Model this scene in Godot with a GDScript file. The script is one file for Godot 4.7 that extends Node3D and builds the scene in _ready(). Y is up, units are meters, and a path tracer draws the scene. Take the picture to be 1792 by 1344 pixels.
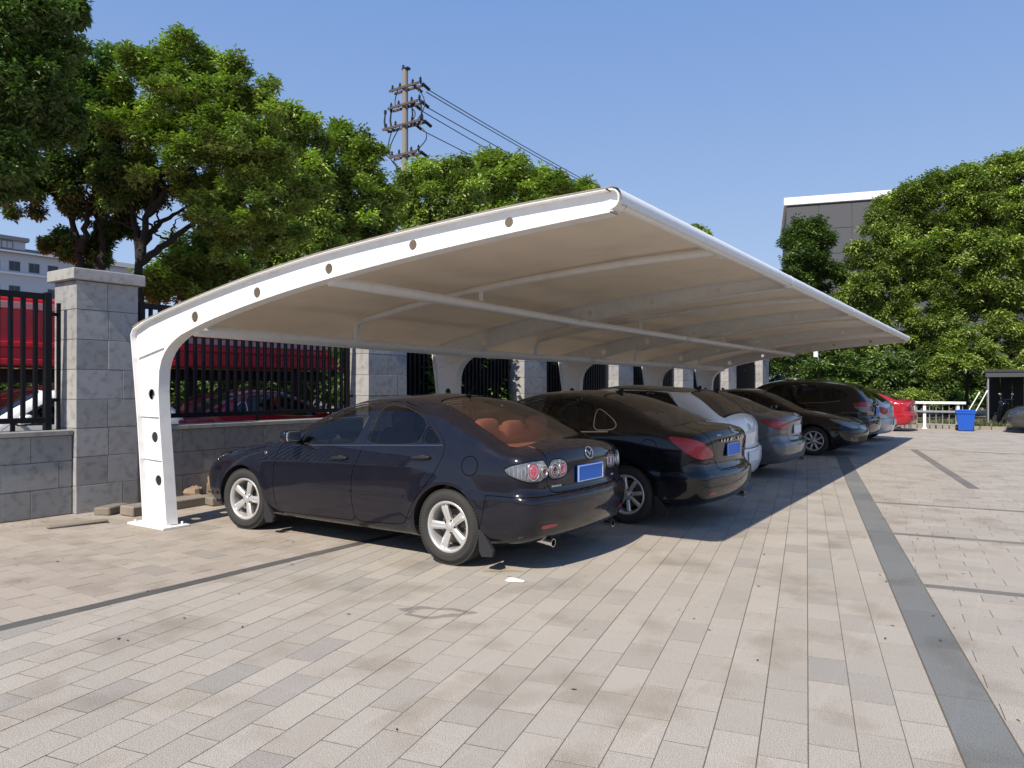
extends Node3D
# A row of parked cars under a white membrane carport beside a stone wall.

const EYE := Vector3(0, 1.45, 0)
const YAW := 0.60033
const PITCH := 0.0038
const FOCAL := 1300.0 / 1344.0
const RIBS := [-4.40, -8.95, -13.05, -17.3, -21.2]

var used_names := {}
var M := {}
var rng := RandomNumberGenerator.new()


class MB:
	var P := PackedVector3Array()
	var N := PackedVector3Array()
	var C := PackedColorArray()
	var col := Color(1, 1, 1)
	var tinted := false

	func t(a: Vector3, b: Vector3, c: Vector3, na: Vector3, nb: Vector3, nc: Vector3) -> void:
		P.push_back(a); P.push_back(c); P.push_back(b)
		N.push_back(na); N.push_back(nc); N.push_back(nb)
		if tinted:
			C.push_back(col); C.push_back(col); C.push_back(col)

	func tri(a: Vector3, b: Vector3, c: Vector3) -> void:
		var n := (b - a).cross(c - a).normalized()
		t(a, b, c, n, n, n)

	func quad(a: Vector3, b: Vector3, c: Vector3, d: Vector3) -> void:
		var n := (c - a).cross(d - b).normalized()
		t(a, b, c, n, n, n)
		t(a, c, d, n, n, n)

	func quadn(a: Vector3, b: Vector3, c: Vector3, d: Vector3, na: Vector3, nb: Vector3, nc: Vector3, nd: Vector3) -> void:
		t(a, b, c, na, nb, nc)
		t(a, c, d, na, nc, nd)

	func box(c: Vector3, s: Vector3, bev := 0.0, b := Basis()) -> void:
		var h := s * 0.5
		bev = minf(bev, minf(h.x, minf(h.y, h.z)) * 0.9)
		var axes := [Vector3(1, 0, 0), Vector3(0, 1, 0), Vector3(0, 0, 1)]
		for k in 3:
			var n: Vector3 = axes[k]
			var u: Vector3 = axes[(k + 1) % 3]
			var v: Vector3 = axes[(k + 2) % 3]
			var hn := h[k]
			var hu := h[(k + 1) % 3] - bev
			var hv := h[(k + 2) % 3] - bev
			for s2 in [-1.0, 1.0]:
				var o: Vector3 = n * hn * s2
				if s2 > 0:
					quad(c + b * (o - u * hu - v * hv), c + b * (o + u * hu - v * hv), c + b * (o + u * hu + v * hv), c + b * (o - u * hu + v * hv))
				else:
					quad(c + b * (o - u * hu + v * hv), c + b * (o + u * hu + v * hv), c + b * (o + u * hu - v * hv), c + b * (o - u * hu - v * hv))
		if bev > 0.0:
			for k in 3:
				var u2: Vector3 = axes[k]
				var v2: Vector3 = axes[(k + 1) % 3]
				var w2: Vector3 = axes[(k + 2) % 3]
				var hu2 := h[k]
				var hv2 := h[(k + 1) % 3]
				var hw2 := h[(k + 2) % 3] - bev
				for su in [-1.0, 1.0]:
					for sv in [-1.0, 1.0]:
						var p1: Vector3 = u2 * hu2 * su + v2 * (hv2 - bev) * sv
						var p2: Vector3 = u2 * (hu2 - bev) * su + v2 * hv2 * sv
						var e: Vector3 = w2 * hw2
						if su * sv > 0:
							quad(c + b * (p1 - e), c + b * (p2 - e), c + b * (p2 + e), c + b * (p1 + e))
						else:
							quad(c + b * (p2 - e), c + b * (p1 - e), c + b * (p1 + e), c + b * (p2 + e))
			for sx in [-1.0, 1.0]:
				for sy in [-1.0, 1.0]:
					for sz in [-1.0, 1.0]:
						var a1 := c + b * Vector3(h.x * sx, (h.y - bev) * sy, (h.z - bev) * sz)
						var a2 := c + b * Vector3((h.x - bev) * sx, h.y * sy, (h.z - bev) * sz)
						var a3 := c + b * Vector3((h.x - bev) * sx, (h.y - bev) * sy, h.z * sz)
						if sx * sy * sz > 0:
							tri(a1, a2, a3)
						else:
							tri(a1, a3, a2)

	func tube(path: PackedVector3Array, r0: float, seg := 8, r1 := -1.0, caps := true) -> void:
		if r1 < 0.0:
			r1 = r0
		var rings: Array[PackedVector3Array] = []
		var nrm: Array[PackedVector3Array] = []
		var n := path.size()
		var up := Vector3.UP
		var u := Vector3.ZERO
		for i in n:
			var d := (path[mini(i + 1, n - 1)] - path[maxi(i - 1, 0)]).normalized()
			if i == 0:
				up = Vector3.UP if absf(d.y) < 0.9 else Vector3.RIGHT
				u = d.cross(up).normalized()
			else:
				u = (u - d * u.dot(d)).normalized()
			var v := d.cross(u)
			var r := lerpf(r0, r1, float(i) / maxf(1.0, n - 1))
			var ring := PackedVector3Array()
			var rn := PackedVector3Array()
			for k in seg:
				var a := TAU * k / seg
				var q := u * cos(a) + v * sin(a)
				ring.push_back(path[i] + q * r)
				rn.push_back(q)
			rings.push_back(ring)
			nrm.push_back(rn)
		for i in n - 1:
			for k in seg:
				var k2 := (k + 1) % seg
				quadn(rings[i][k], rings[i][k2], rings[i + 1][k2], rings[i + 1][k], nrm[i][k], nrm[i][k2], nrm[i + 1][k2], nrm[i + 1][k])
		if caps:
			for k in seg:
				var k2 := (k + 1) % seg
				tri(path[0], rings[0][k2], rings[0][k])
				tri(path[n - 1], rings[n - 1][k], rings[n - 1][k2])

	func rod(a: Vector3, b: Vector3, r0: float, seg := 8, r1 := -1.0) -> void:
		tube(PackedVector3Array([a, b]), r0, seg, r1)

	# profile points are (radius, height along +z of xf)
	func lathe(prof: PackedVector2Array, seg: int, xf := Transform3D(), sharp := false) -> void:
		for i in prof.size() - 1:
			var p := prof[i]
			var q := prof[i + 1]
			var d := q - p
			if d.length() < 1e-6:
				continue
			var n0 := Vector2(d.y, -d.x).normalized()
			var na := n0
			var nb := n0
			if not sharp:
				if i > 0:
					var e := (p - prof[i - 1]).normalized()
					var m := Vector2(e.y, -e.x)
					if m.dot(n0) > 0.6:
						na = (m + n0).normalized()
				if i < prof.size() - 2:
					var e2 := (prof[i + 2] - q).normalized()
					var m2 := Vector2(e2.y, -e2.x)
					if m2.dot(n0) > 0.6:
						nb = (m2 + n0).normalized()
			for k in seg:
				var a := TAU * k / seg
				var b := TAU * (k + 1) / seg
				var ca := Vector3(cos(a), sin(a), 0)
				var cb := Vector3(cos(b), sin(b), 0)
				var z := Vector3(0, 0, 1)
				quadn(xf * (ca * p.x + z * p.y), xf * (cb * p.x + z * p.y), xf * (cb * q.x + z * q.y), xf * (ca * q.x + z * q.y),
					xf.basis * (ca * na.x + z * na.y), xf.basis * (cb * na.x + z * na.y), xf.basis * (cb * nb.x + z * nb.y), xf.basis * (ca * nb.x + z * nb.y))

	# polygon in the xy plane of xf, from z = 0 to z = h
	func prism(poly: PackedVector2Array, h: float, xf := Transform3D()) -> void:
		if Geometry2D.is_polygon_clockwise(poly):
			poly = poly.duplicate()
			poly.reverse()
		var ix := Geometry2D.triangulate_polygon(poly)
		for i in range(0, ix.size(), 3):
			var a := poly[ix[i]]
			var b := poly[ix[i + 1]]
			var c := poly[ix[i + 2]]
			if (b - a).cross(c - a) < 0:
				var w := b
				b = c
				c = w
			tri(xf * Vector3(a.x, a.y, h), xf * Vector3(b.x, b.y, h), xf * Vector3(c.x, c.y, h))
			tri(xf * Vector3(a.x, a.y, 0), xf * Vector3(c.x, c.y, 0), xf * Vector3(b.x, b.y, 0))
		for i in poly.size():
			var a := poly[i]
			var b := poly[(i + 1) % poly.size()]
			quad(xf * Vector3(a.x, a.y, 0), xf * Vector3(b.x, b.y, 0), xf * Vector3(b.x, b.y, h), xf * Vector3(a.x, a.y, h))

	# superellipsoid: e near 1 is an ellipsoid, near 0.3 a rounded box
	func blob(c: Vector3, r: Vector3, e := 0.5, b := Basis(), nu := 14, nv := 8) -> void:
		var pt := func(u: float, v: float) -> Vector3:
			var cu := cos(u); var su := sin(u); var cv := cos(v); var sv := sin(v)
			return Vector3(r.x * signf(cv) * pow(absf(cv), e) * signf(cu) * pow(absf(cu), e), r.y * signf(sv) * pow(absf(sv), e), r.z * signf(cv) * pow(absf(cv), e) * signf(su) * pow(absf(su), e))
		var nm := func(u: float, v: float) -> Vector3:
			var cu := cos(u); var su := sin(u); var cv := cos(v); var sv := sin(v)
			var g := 2.0 - e
			return Vector3(signf(cv) * pow(absf(cv), g) * signf(cu) * pow(absf(cu), g) / r.x, signf(sv) * pow(absf(sv), g) / r.y, signf(cv) * pow(absf(cv), g) * signf(su) * pow(absf(su), g) / r.z).normalized()
		for i in nu:
			var u0 := TAU * i / nu
			var u1 := TAU * (i + 1) / nu
			for j in nv:
				var v0 := -PI / 2 + PI * j / nv
				var v1 := -PI / 2 + PI * (j + 1) / nv
				quadn(c + b * pt.call(u0, v0), c + b * pt.call(u0, v1), c + b * pt.call(u1, v1), c + b * pt.call(u1, v0), b * nm.call(u0, v0), b * nm.call(u0, v1), b * nm.call(u1, v1), b * nm.call(u1, v0))

	func mesh() -> ArrayMesh:
		var m := ArrayMesh.new()
		if P.is_empty():
			return m
		var a := []
		a.resize(Mesh.ARRAY_MAX)
		a[Mesh.ARRAY_VERTEX] = P
		a[Mesh.ARRAY_NORMAL] = N
		if tinted:
			a[Mesh.ARRAY_COLOR] = C
		m.add_surface_from_arrays(Mesh.PRIMITIVE_TRIANGLES, a)
		return m


func numbered(called: String) -> String:
	var n: int = used_names.get(called, 0)
	used_names[called] = n + 1
	return called if n == 0 else "%s_%03d" % [called, n]


func tag(o: Node, label := "", category := "", group := "", kind := "") -> Node:
	if label: o.set_meta("label", label)
	if category: o.set_meta("category", category)
	if group: o.set_meta("group", group)
	if kind: o.set_meta("kind", kind)
	return o


func thing(called: String, label: String, category: String, at := Vector3.ZERO, turn := 0.0, group := "") -> Node3D:
	var o := Node3D.new()
	o.name = numbered(called)
	add_child(o)
	o.position = at
	o.rotation.y = turn
	tag(o, label, category, group)
	return o


func put(called: String, mb, mat: Material, parent: Node3D = null) -> MeshInstance3D:
	var o := MeshInstance3D.new()
	o.mesh = mb.mesh() if mb is MB else mb
	o.material_override = mat
	o.name = numbered(called) if parent == null else called
	(self if parent == null else parent).add_child(o, true)
	return o


func copy_of(src: Node3D, at: Vector3, turn: float, label: String, group := "") -> Node3D:
	var c: Node3D = src.duplicate()
	var base := String(src.name)
	while base.length() > 4 and base[base.length() - 4] == "_" and base.right(3).is_valid_int():
		base = base.left(base.length() - 4)
	c.name = numbered(base)
	add_child(c)
	c.position = at
	c.rotation.y = turn
	c.set_meta("label", label)
	if group: c.set_meta("group", group)
	return c


func lin(r: float, g: float, b: float, a := 1.0) -> Color:
	var c := Color(r, g, b).linear_to_srgb()
	c.a = a
	return c


func mat(called: String, c: Color, rough := 0.6, metal := 0.0) -> StandardMaterial3D:
	var m := StandardMaterial3D.new()
	m.resource_name = called
	m.albedo_color = c
	m.roughness = rough
	m.metallic = metal
	M[called] = m
	return m


func noise(freq: float, seed_: int, oct := 4, size := 512, ramp: Array = [], normal := 0.0, kind := FastNoiseLite.TYPE_SIMPLEX_SMOOTH) -> NoiseTexture2D:
	var n := FastNoiseLite.new()
	n.noise_type = kind
	n.seed = seed_
	n.frequency = freq
	n.fractal_octaves = oct
	var t := NoiseTexture2D.new()
	t.width = size
	t.height = size
	t.seamless = true
	t.noise = n
	if normal > 0.0:
		t.as_normal_map = true
		t.bump_strength = normal
	if ramp.size():
		var g := Gradient.new()
		var off := PackedFloat32Array()
		var cs := PackedColorArray()
		for i in ramp.size():
			off.push_back(ramp[i][0])
			cs.push_back(ramp[i][1])
		g.offsets = off
		g.colors = cs
		t.color_ramp = g
	return t


func grey(v: float) -> Color:
	return Color(v, v, v)


func triplanar(m: StandardMaterial3D, scale: float, world := true) -> void:
	m.uv1_triplanar = true
	m.uv1_world_triplanar = world
	m.uv1_scale = Vector3.ONE * scale


func stains(m: StandardMaterial3D, tex: Texture2D, scale: float) -> void:
	m.detail_enabled = true
	m.detail_blend_mode = BaseMaterial3D.BLEND_MODE_MUL
	m.detail_albedo = tex
	m.detail_uv_layer = BaseMaterial3D.DETAIL_UV_2
	m.uv2_triplanar = true
	m.uv2_world_triplanar = true
	m.uv2_scale = Vector3.ONE * scale


func spline(pts: Array, x: float) -> float:
	var n := pts.size()
	if x <= pts[0][0]:
		return pts[0][1]
	if x >= pts[n - 1][0]:
		return pts[n - 1][1]
	var i := 0
	while x > pts[i + 1][0]:
		i += 1
	var x0: float = pts[i][0]
	var x1: float = pts[i + 1][0]
	var y0: float = pts[i][1]
	var y1: float = pts[i + 1][1]
	var d: float = (y1 - y0) / (x1 - x0)
	var m0 := d
	var m1 := d
	if i > 0:
		var dl: float = (y0 - pts[i - 1][1]) / (x0 - pts[i - 1][0])
		m0 = 0.0 if dl * d <= 0 else 2.0 * dl * d / (dl + d)
	if i < n - 2:
		var dr: float = (pts[i + 2][1] - y1) / (pts[i + 2][0] - x1)
		m1 = 0.0 if dr * d <= 0 else 2.0 * dr * d / (dr + d)
	var h := x1 - x0
	var s := (x - x0) / h
	var s2 := s * s
	var s3 := s2 * s
	return (2 * s3 - 3 * s2 + 1) * y0 + (s3 - 2 * s2 + s) * h * m0 + (-2 * s3 + 3 * s2) * y1 + (s3 - s2) * h * m1


func pixel_of(p: Vector3) -> Vector3:
	# where a point shows, in units of the picture's height from its centre, and its depth
	var f := Vector3(-sin(YAW), 0, -cos(YAW))
	var r := Vector3(cos(YAW), 0, -sin(YAW))
	var q := p - EYE
	var d := q.dot(f)
	return Vector3(q.dot(r) / maxf(d, 0.01) * FOCAL, q.y / maxf(d, 0.01) * FOCAL, d)


func _ready() -> void:
	rng.seed = 7
	var cam := Camera3D.new()
	cam.name = "camera"
	add_child(cam)
	cam.position = EYE
	cam.rotation = Vector3(PITCH, YAW, 0)
	cam.fov = 54.66
	cam.near = 0.05
	cam.far = 900.0
	var sky_mat := ProceduralSkyMaterial.new()
	sky_mat.sky_top_color = Color(0.365, 0.53, 0.785)
	sky_mat.sky_horizon_color = Color(0.74, 0.83, 0.935)
	sky_mat.sky_curve = 0.22
	sky_mat.sky_energy_multiplier = 1.0
	sky_mat.ground_bottom_color = Color(0.45, 0.43, 0.40)
	sky_mat.ground_horizon_color = Color(0.62, 0.66, 0.70)
	sky_mat.sun_angle_max = 8.0
	var sky := Sky.new()
	sky.sky_material = sky_mat
	var env := Environment.new()
	env.background_mode = Environment.BG_SKY
	env.sky = sky
	env.background_energy_multiplier = 0.84
	env.tonemap_mode = Environment.TONE_MAPPER_LINEAR
	env.tonemap_exposure = 1.31
	env.sdfgi_enabled = true
	env.ssao_enabled = true
	env.ssil_enabled = true
	var we := WorldEnvironment.new()
	we.name = "world_environment"
	we.environment = env
	add_child(we)
	var sun := DirectionalLight3D.new()
	sun.name = "sun"
	add_child(sun)
	sun.light_energy = 1.5
	sun.light_color = Color(1.0, 0.962, 0.90)
	sun.light_angular_distance = 0.55
	sun.shadow_enabled = true
	sun.look_at_from_position(Vector3(0.075, 1.05, 1.0), Vector3.ZERO, Vector3.UP)

	materials()
	paving()
	wall_and_fence()
	carport()
	cars()
	trees()
	backdrop()
	far_yard()
	small_things()


func materials() -> void:
	var speck := noise(0.16, 3, 3, 512, [[0.0, grey(0.45)], [0.34, grey(0.76)], [0.46, grey(0.96)], [0.6, grey(1.0)], [1.0, grey(1.0)]])
	var blotch := noise(0.006, 11, 5, 1024, [[0.0, Color(0.86, 0.845, 0.82)], [0.28, Color(0.945, 0.935, 0.92)], [0.42, Color(0.99, 0.985, 0.98)], [1.0, grey(1.0)]])
	var grain_h := noise(0.2, 5, 3, 512)
	var m := mat("paver", Color.WHITE, 0.82)
	m.vertex_color_use_as_albedo = true
	m.albedo_texture = speck
	triplanar(m, 1.9)
	m.heightmap_enabled = true
	m.heightmap_texture = grain_h
	m.heightmap_scale = 0.12
	stains(m, blotch, 0.21)
	m = mat("joint", lin(0.115, 0.095, 0.072), 0.95)
	m = mat("earth", lin(0.22, 0.19, 0.155), 0.95)
	m.albedo_texture = blotch
	triplanar(m, 0.3)
	var stone_streak := noise(0.012, 21, 5, 1024, [[0.0, grey(0.80)], [0.30, grey(0.92)], [0.48, grey(0.985)], [1.0, grey(1.0)]])
	m = mat("stone", Color.WHITE, 0.75)
	m.vertex_color_use_as_albedo = true
	m.albedo_texture = speck
	triplanar(m, 1.6)
	m.heightmap_enabled = true
	m.heightmap_texture = grain_h
	m.heightmap_scale = 0.1
	stains(m, stone_streak, 0.55)
	m = mat("mortar", lin(0.12, 0.12, 0.12), 0.95)
	var scuff := noise(0.02, 31, 4, 512, [[0.0, grey(0.95)], [0.45, grey(0.99)], [1.0, grey(1.0)]])
	m = mat("white_steel", lin(0.87, 0.865, 0.85), 0.38)
	m.albedo_texture = scuff
	triplanar(m, 0.5)
	m = mat("membrane", lin(0.86, 0.79, 0.69), 0.5)
	m.albedo_texture = noise(0.008, 41, 4, 512, [[0.0, grey(0.96)], [0.5, grey(0.99)], [1.0, grey(1.0)]])
	triplanar(m, 0.35)
	m.backlight_enabled = true
	m.backlight = Color(0.60, 0.585, 0.56)
	mat("black_steel", lin(0.007, 0.0075, 0.0095), 0.5)
	M.black_steel.metallic_specular = 0.3
	mat("shade_navy", lin(0.004, 0.0045, 0.008), 0.6)  # near-black colour imitating the deep shade beyond the fence
	M.shade_navy.metallic_specular = 0.25
	mat("bed_soil", lin(0.13, 0.105, 0.075), 0.95)
	mat("rubble", lin(0.26, 0.19, 0.13), 0.95)
	mat("dry_wood", lin(0.30, 0.22, 0.14), 0.9)
	var stn := mat("stain", Color(0.22, 0.18, 0.13, 0.24), 0.7)
	stn.transparency = BaseMaterial3D.TRANSPARENCY_ALPHA
	mat("bolt", lin(0.35, 0.35, 0.35), 0.4, 0.8)


# ---------------------------------------------------------------- ground
func in_view(p: Vector3, slack: float) -> bool:
	var f := Vector3(-sin(YAW), 0, -cos(YAW))
	var r := Vector3(cos(YAW), 0, -sin(YAW))
	var q := p - EYE
	var d := q.dot(f)
	var l := q.dot(r)
	return d > 1.6 - slack and absf(l) < d * 0.70 + slack


func shrink(p: PackedVector2Array, d: float) -> PackedVector2Array:
	# a convex outline moved inwards by d, corner by corner
	var out := PackedVector2Array()
	var n := p.size()
	for i in n:
		var a := (p[i] - p[(i + n - 1) % n]).normalized()
		var b := (p[(i + 1) % n] - p[i]).normalized()
		var na := Vector2(-a.y, a.x)
		var nb := Vector2(-b.y, b.x)
		var k := na + nb
		out.push_back(p[i] + k / maxf(k.length_squared() * 0.5, 0.4) * d)
	return out


func slab(mb: MB, poly: PackedVector2Array, y: float, inset: float) -> void:
	# a paver: flat top with a small worn edge; poly holds (x, z)
	var n := poly.size()
	if n < 3:
		return
	var area := 0.0
	for i in n:
		area += poly[i].cross(poly[(i + 1) % n])
	if absf(area) < 0.001:
		return
	if area < 0:
		poly.reverse()
	var lo := shrink(poly, inset)
	var hi := lo
	var k0 := 0
	var m := lo.size()
	var c := Vector2.ZERO
	for p in hi:
		c += p / m
	for i in m:
		var l0 := lo[i]
		var l1 := lo[(i + 1) % m]
		var h0 := hi[(i + k0) % m]
		var h1 := hi[(i + 1 + k0) % m]
		mb.tri(Vector3(c.x, y, c.y), Vector3(h1.x, y, h1.y), Vector3(h0.x, y, h0.y))
		mb.quad(Vector3(l0.x, y - 0.018, l0.y), Vector3(l0.x, y, l0.y), Vector3(l1.x, y, l1.y), Vector3(l1.x, y - 0.018, l1.y))


var laid := []


func lay(zone: PackedVector2Array, o: Vector2, d: Vector2, w: float, l: float, tones: Array, weights: Array, stagger: float, gap: float, called: String, seed_: int) -> void:
	var r := RandomNumberGenerator.new()
	r.seed = seed_
	var n := Vector2(d.y, -d.x)
	var amin := 1e9; var amax := -1e9; var bmin := 1e9; var bmax := -1e9
	for p in zone:
		var q := p - o
		amin = minf(amin, q.dot(d)); amax = maxf(amax, q.dot(d))
		bmin = minf(bmin, q.dot(n)); bmax = maxf(bmax, q.dot(n))
	for j in range(floori(bmin / w), ceili(bmax / w)):
		var shift := stagger * (j % 2) * l + r.randf_range(-0.06, 0.06) * l
		var wide := gap * (1.0 if r.randf() < 0.7 else 1.7)
		for i in range(floori((amin - shift) / l), ceili((amax - shift) / l) + 1):
			var roll := r.randf()
			var y := r.randf_range(-0.0006, 0.0006)
			var jit := r.randf_range(0.965, 1.035)
			var a0 := i * l + shift
			var mid := o + d * (a0 + l * 0.5) + n * (j + 0.5) * w
			if not in_view(Vector3(mid.x, 0, mid.y), 1.6):
				continue
			var c := PackedVector2Array([o + d * a0 + n * j * w, o + d * (a0 + l) + n * j * w, o + d * (a0 + l) + n * (j + 1) * w, o + d * a0 + n * (j + 1) * w])
			c = PackedVector2Array([c[0] + n * wide * 0.4 + d * gap * 0.7, c[1] + n * wide * 0.4 - d * gap * 0.7, c[2] - n * gap * 0.1 - d * gap * 0.7, c[3] - n * gap * 0.1 + d * gap * 0.7])
			var parts: Array = Geometry2D.intersect_polygons(c, zone)
			var k := 0
			while roll > weights[k] and k < weights.size() - 1:
				roll -= weights[k]
				k += 1
			var tone: Color = tones[k]
			for part in parts:
				var mp := pixel_of(Vector3(mid.x, 0, mid.y))
				var seen := 1.0 / pow(mp.z, 3) if absf(mp.x) < 0.66 and mp.y > -0.52 else 0.0
				laid.append({"seen": seen, "poly": part, "y": y, "tone": Color(tone.r * jit, tone.g * jit, tone.b * jit), "name": called, "mid": mid})


func paving() -> void:
	var g := MB.new()
	g.quad(Vector3(-400, -0.05, 400), Vector3(400, -0.05, 400), Vector3(400, -0.05, -400), Vector3(-400, -0.05, -400))
	tag(put("ground", g, M.earth), "", "", "", "structure")
	var pav := thing("plaza_paving", "", "")
	tag(pav, "", "", "", "structure")
	var bed := MB.new()
	bed.quad(Vector3(-9.0, -0.0022, 8), Vector3(14, -0.0022, 8), Vector3(14, -0.0022, -31.5), Vector3(-9.0, -0.0022, -31.5))
	put("joint_bed", bed, M.joint, pav)
	var b0 := Vector2(-0.172, -3.307)
	var d := Vector2(-0.22104, -0.97526)
	var n := Vector2(-0.97526, 0.22104)     # to the left of the band
	var pl := func(s: float, q: float) -> Vector2: return b0 + d * s + n * q
	var warm := [Color(0.450, 0.406, 0.347), Color(0.472, 0.428, 0.368), Color(0.425, 0.386, 0.332), Color(0.38, 0.351, 0.311)]
	var ww := [0.42, 0.32, 0.21, 0.05]
	# the far end of the band: it stops where the bays begin
	var e := 13.6
	var left_line := -5.0
	var zone_a := PackedVector2Array([pl.call(-9.0, 0.0), pl.call(30.0, 0.0), Vector2(-8.2, -31.0), Vector2(left_line, -31.0), Vector2(left_line, 6.0)])
	# the band reaches the shaded bays at s = 13.6, and plain courses run on beyond it
	lay(zone_a, b0, d, 0.186, 0.352, warm, ww, 0.5, 0.0040, "paver", 1)
	var band := PackedVector2Array([pl.call(-9.0, -0.004), pl.call(e, -0.004), pl.call(e, -0.226), pl.call(-9.0, -0.226)])
	lay(band, b0, d, 0.46, 0.72, [Color(0.205, 0.21, 0.203), Color(0.24, 0.243, 0.235), Color(0.185, 0.19, 0.187)], [0.5, 0.3, 0.2], 0.0, 0.004, "dark_slab", 2)
	# the strip beside the parking bays
	var strip := PackedVector2Array([Vector2(-5.0, 6), Vector2(-5.0, -31), Vector2(-5.11, -31), Vector2(-5.11, 6)])
	lay(strip, Vector2(-5.0, 0), Vector2(0, -1), 0.30, 0.60, [Color(0.105, 0.103, 0.098), Color(0.125, 0.122, 0.116)], [0.6, 0.4], 0.0, 0.004, "dark_slab", 3)
	# towards the wall the courses follow the wall
	var zone_c := PackedVector2Array([Vector2(-5.115, 6), Vector2(-5.115, -31), Vector2(-8.93, -31), Vector2(-8.93, 6)])
	lay(zone_c, Vector2(-5.115, 0), Vector2(-1, 0), 0.186, 0.372, [Color(0.44, 0.383, 0.32), Color(0.46, 0.403, 0.34), Color(0.41, 0.357, 0.30), Color(0.37, 0.33, 0.28)], ww, 0.5, 0.0035, "paver", 4)
	# right of the band
	var cuts := [[pl.call(-0.35, -0.226), Vector2(0.985, -0.17), 0.13], [Vector2(-0.593, -6.18), Vector2(0.988, -0.155), 0.11], [Vector2(-1.096, -8.19), Vector2(0.989, -0.145), 0.11], [Vector2(-1.577, -10.285), Vector2(0.992, -0.12), 0.11], [Vector2(-2.504, -19.43), Vector2(1.0, 0.012), 0.16]]
	var dark := [Color(0.20, 0.185, 0.17), Color(0.23, 0.21, 0.19)]
	var zone_b := PackedVector2Array([pl.call(-9.0, -0.232), pl.call(e, -0.232), pl.call(e, -0.004), pl.call(30.0, -0.004), Vector2(-6.5, -31.0), Vector2(13, -31.0), Vector2(13, 6)])
	var rest: Array = [zone_b]
	for c in cuts:
		var p: Vector2 = c[0]
		var v: Vector2 = c[1]
		var h := Vector2(-v.y, v.x) * float(c[2]) * 0.5
		var st := PackedVector2Array([p - h, p + v * 22.0 - h, p + v * 22.0 + h, p + h])
		lay(st, p - h, v, 0.40, 0.60, dark, [0.6, 0.4], 0.0, 0.004, "dark_slab", 9 + rest.size())
		var next := []
		for z in rest:
			next.append_array(Geometry2D.clip_polygons(z, st))
		rest = next
	var dg := PackedVector2Array([Vector2(-2.13, -19.44), Vector2(-0.62, -12.42), Vector2(-0.48, -12.45), Vector2(-1.97, -19.44)])
	lay(dg, Vector2(-2.1, -19.34), (Vector2(-0.60, -12.42) - Vector2(-2.10, -19.34)).normalized(), 0.40, 0.60, dark, [0.6, 0.4], 0.0, 0.004, "dark_slab", 17)
	var next2 := []
	for z in rest:
		next2.append_array(Geometry2D.clip_polygons(z, dg))
	for z in next2:
		if not Geometry2D.is_polygon_clockwise(z) or true:
			lay(z, b0, Vector2(0.989, -0.148), 0.186, 0.372, [Color(0.445, 0.40, 0.343), Color(0.465, 0.42, 0.363), Color(0.425, 0.384, 0.331), Color(0.40, 0.364, 0.315)], ww, 0.5, 0.0018, "paver", 23)
	laid.sort_custom(func(a, b): return a.seen > b.seen)
	var counts := {"paver": 0, "dark_slab": 0}
	var bulk := {"paver": MB.new(), "dark_slab": MB.new()}
	bulk.paver.tinted = true
	bulk.dark_slab.tinted = true
	for t in laid:
		var single: bool = counts[t.name] < (260 if t.name == "paver" else 40)
		var mb: MB = MB.new() if single else bulk[t.name]
		mb.tinted = true
		mb.col = t.tone
		var was := mb.P.size()
		slab(mb, t.poly, t.y, 0.001)
		if single and mb.P.size() > was:
			put(t.name, mb, M.paver, pav)
			counts[t.name] += 1
	for k in bulk:
		tag(put(k, bulk[k], M.paver, pav), "", "", "", "stuff")


# ---------------------------------------------------------------- wall
func blocks(parent: Node3D, xf: Transform3D, w: float, rows: Array, cols: Array, depth: float, r: RandomNumberGenerator, base: Color, called := "stone_block") -> void:
	# a facing of stone blocks on the plane z = 0 of xf, x from 0 to w; cols give the joints of even and odd rows
	var y := 0.0
	for j in rows.size():
		var h: float = rows[j]
		var cuts: Array = cols[j % cols.size()]
		for i in cuts.size() - 1:
			var x0: float = cuts[i]
			var x1: float = minf(cuts[i + 1], w)
			if x1 - x0 < 0.03:
				continue
			var mb := MB.new()
			mb.tinted = true
			var k := r.randf_range(0.86, 1.12)
			mb.col = Color(base.r * k, base.g * k, base.b * k * r.randf_range(0.99, 1.03))
			mb.box(Vector3(0, 0, 0), Vector3(x1 - x0 - 0.004, h - 0.005, depth), 0.003)
			var o := put(called, mb, M.stone, parent)
			o.transform = xf * Transform3D(Basis(), Vector3((x0 + x1) * 0.5, y + h * 0.5, depth * 0.5 - 0.02 + r.randf_range(-0.0012, 0.0012)))
		y += h


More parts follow.
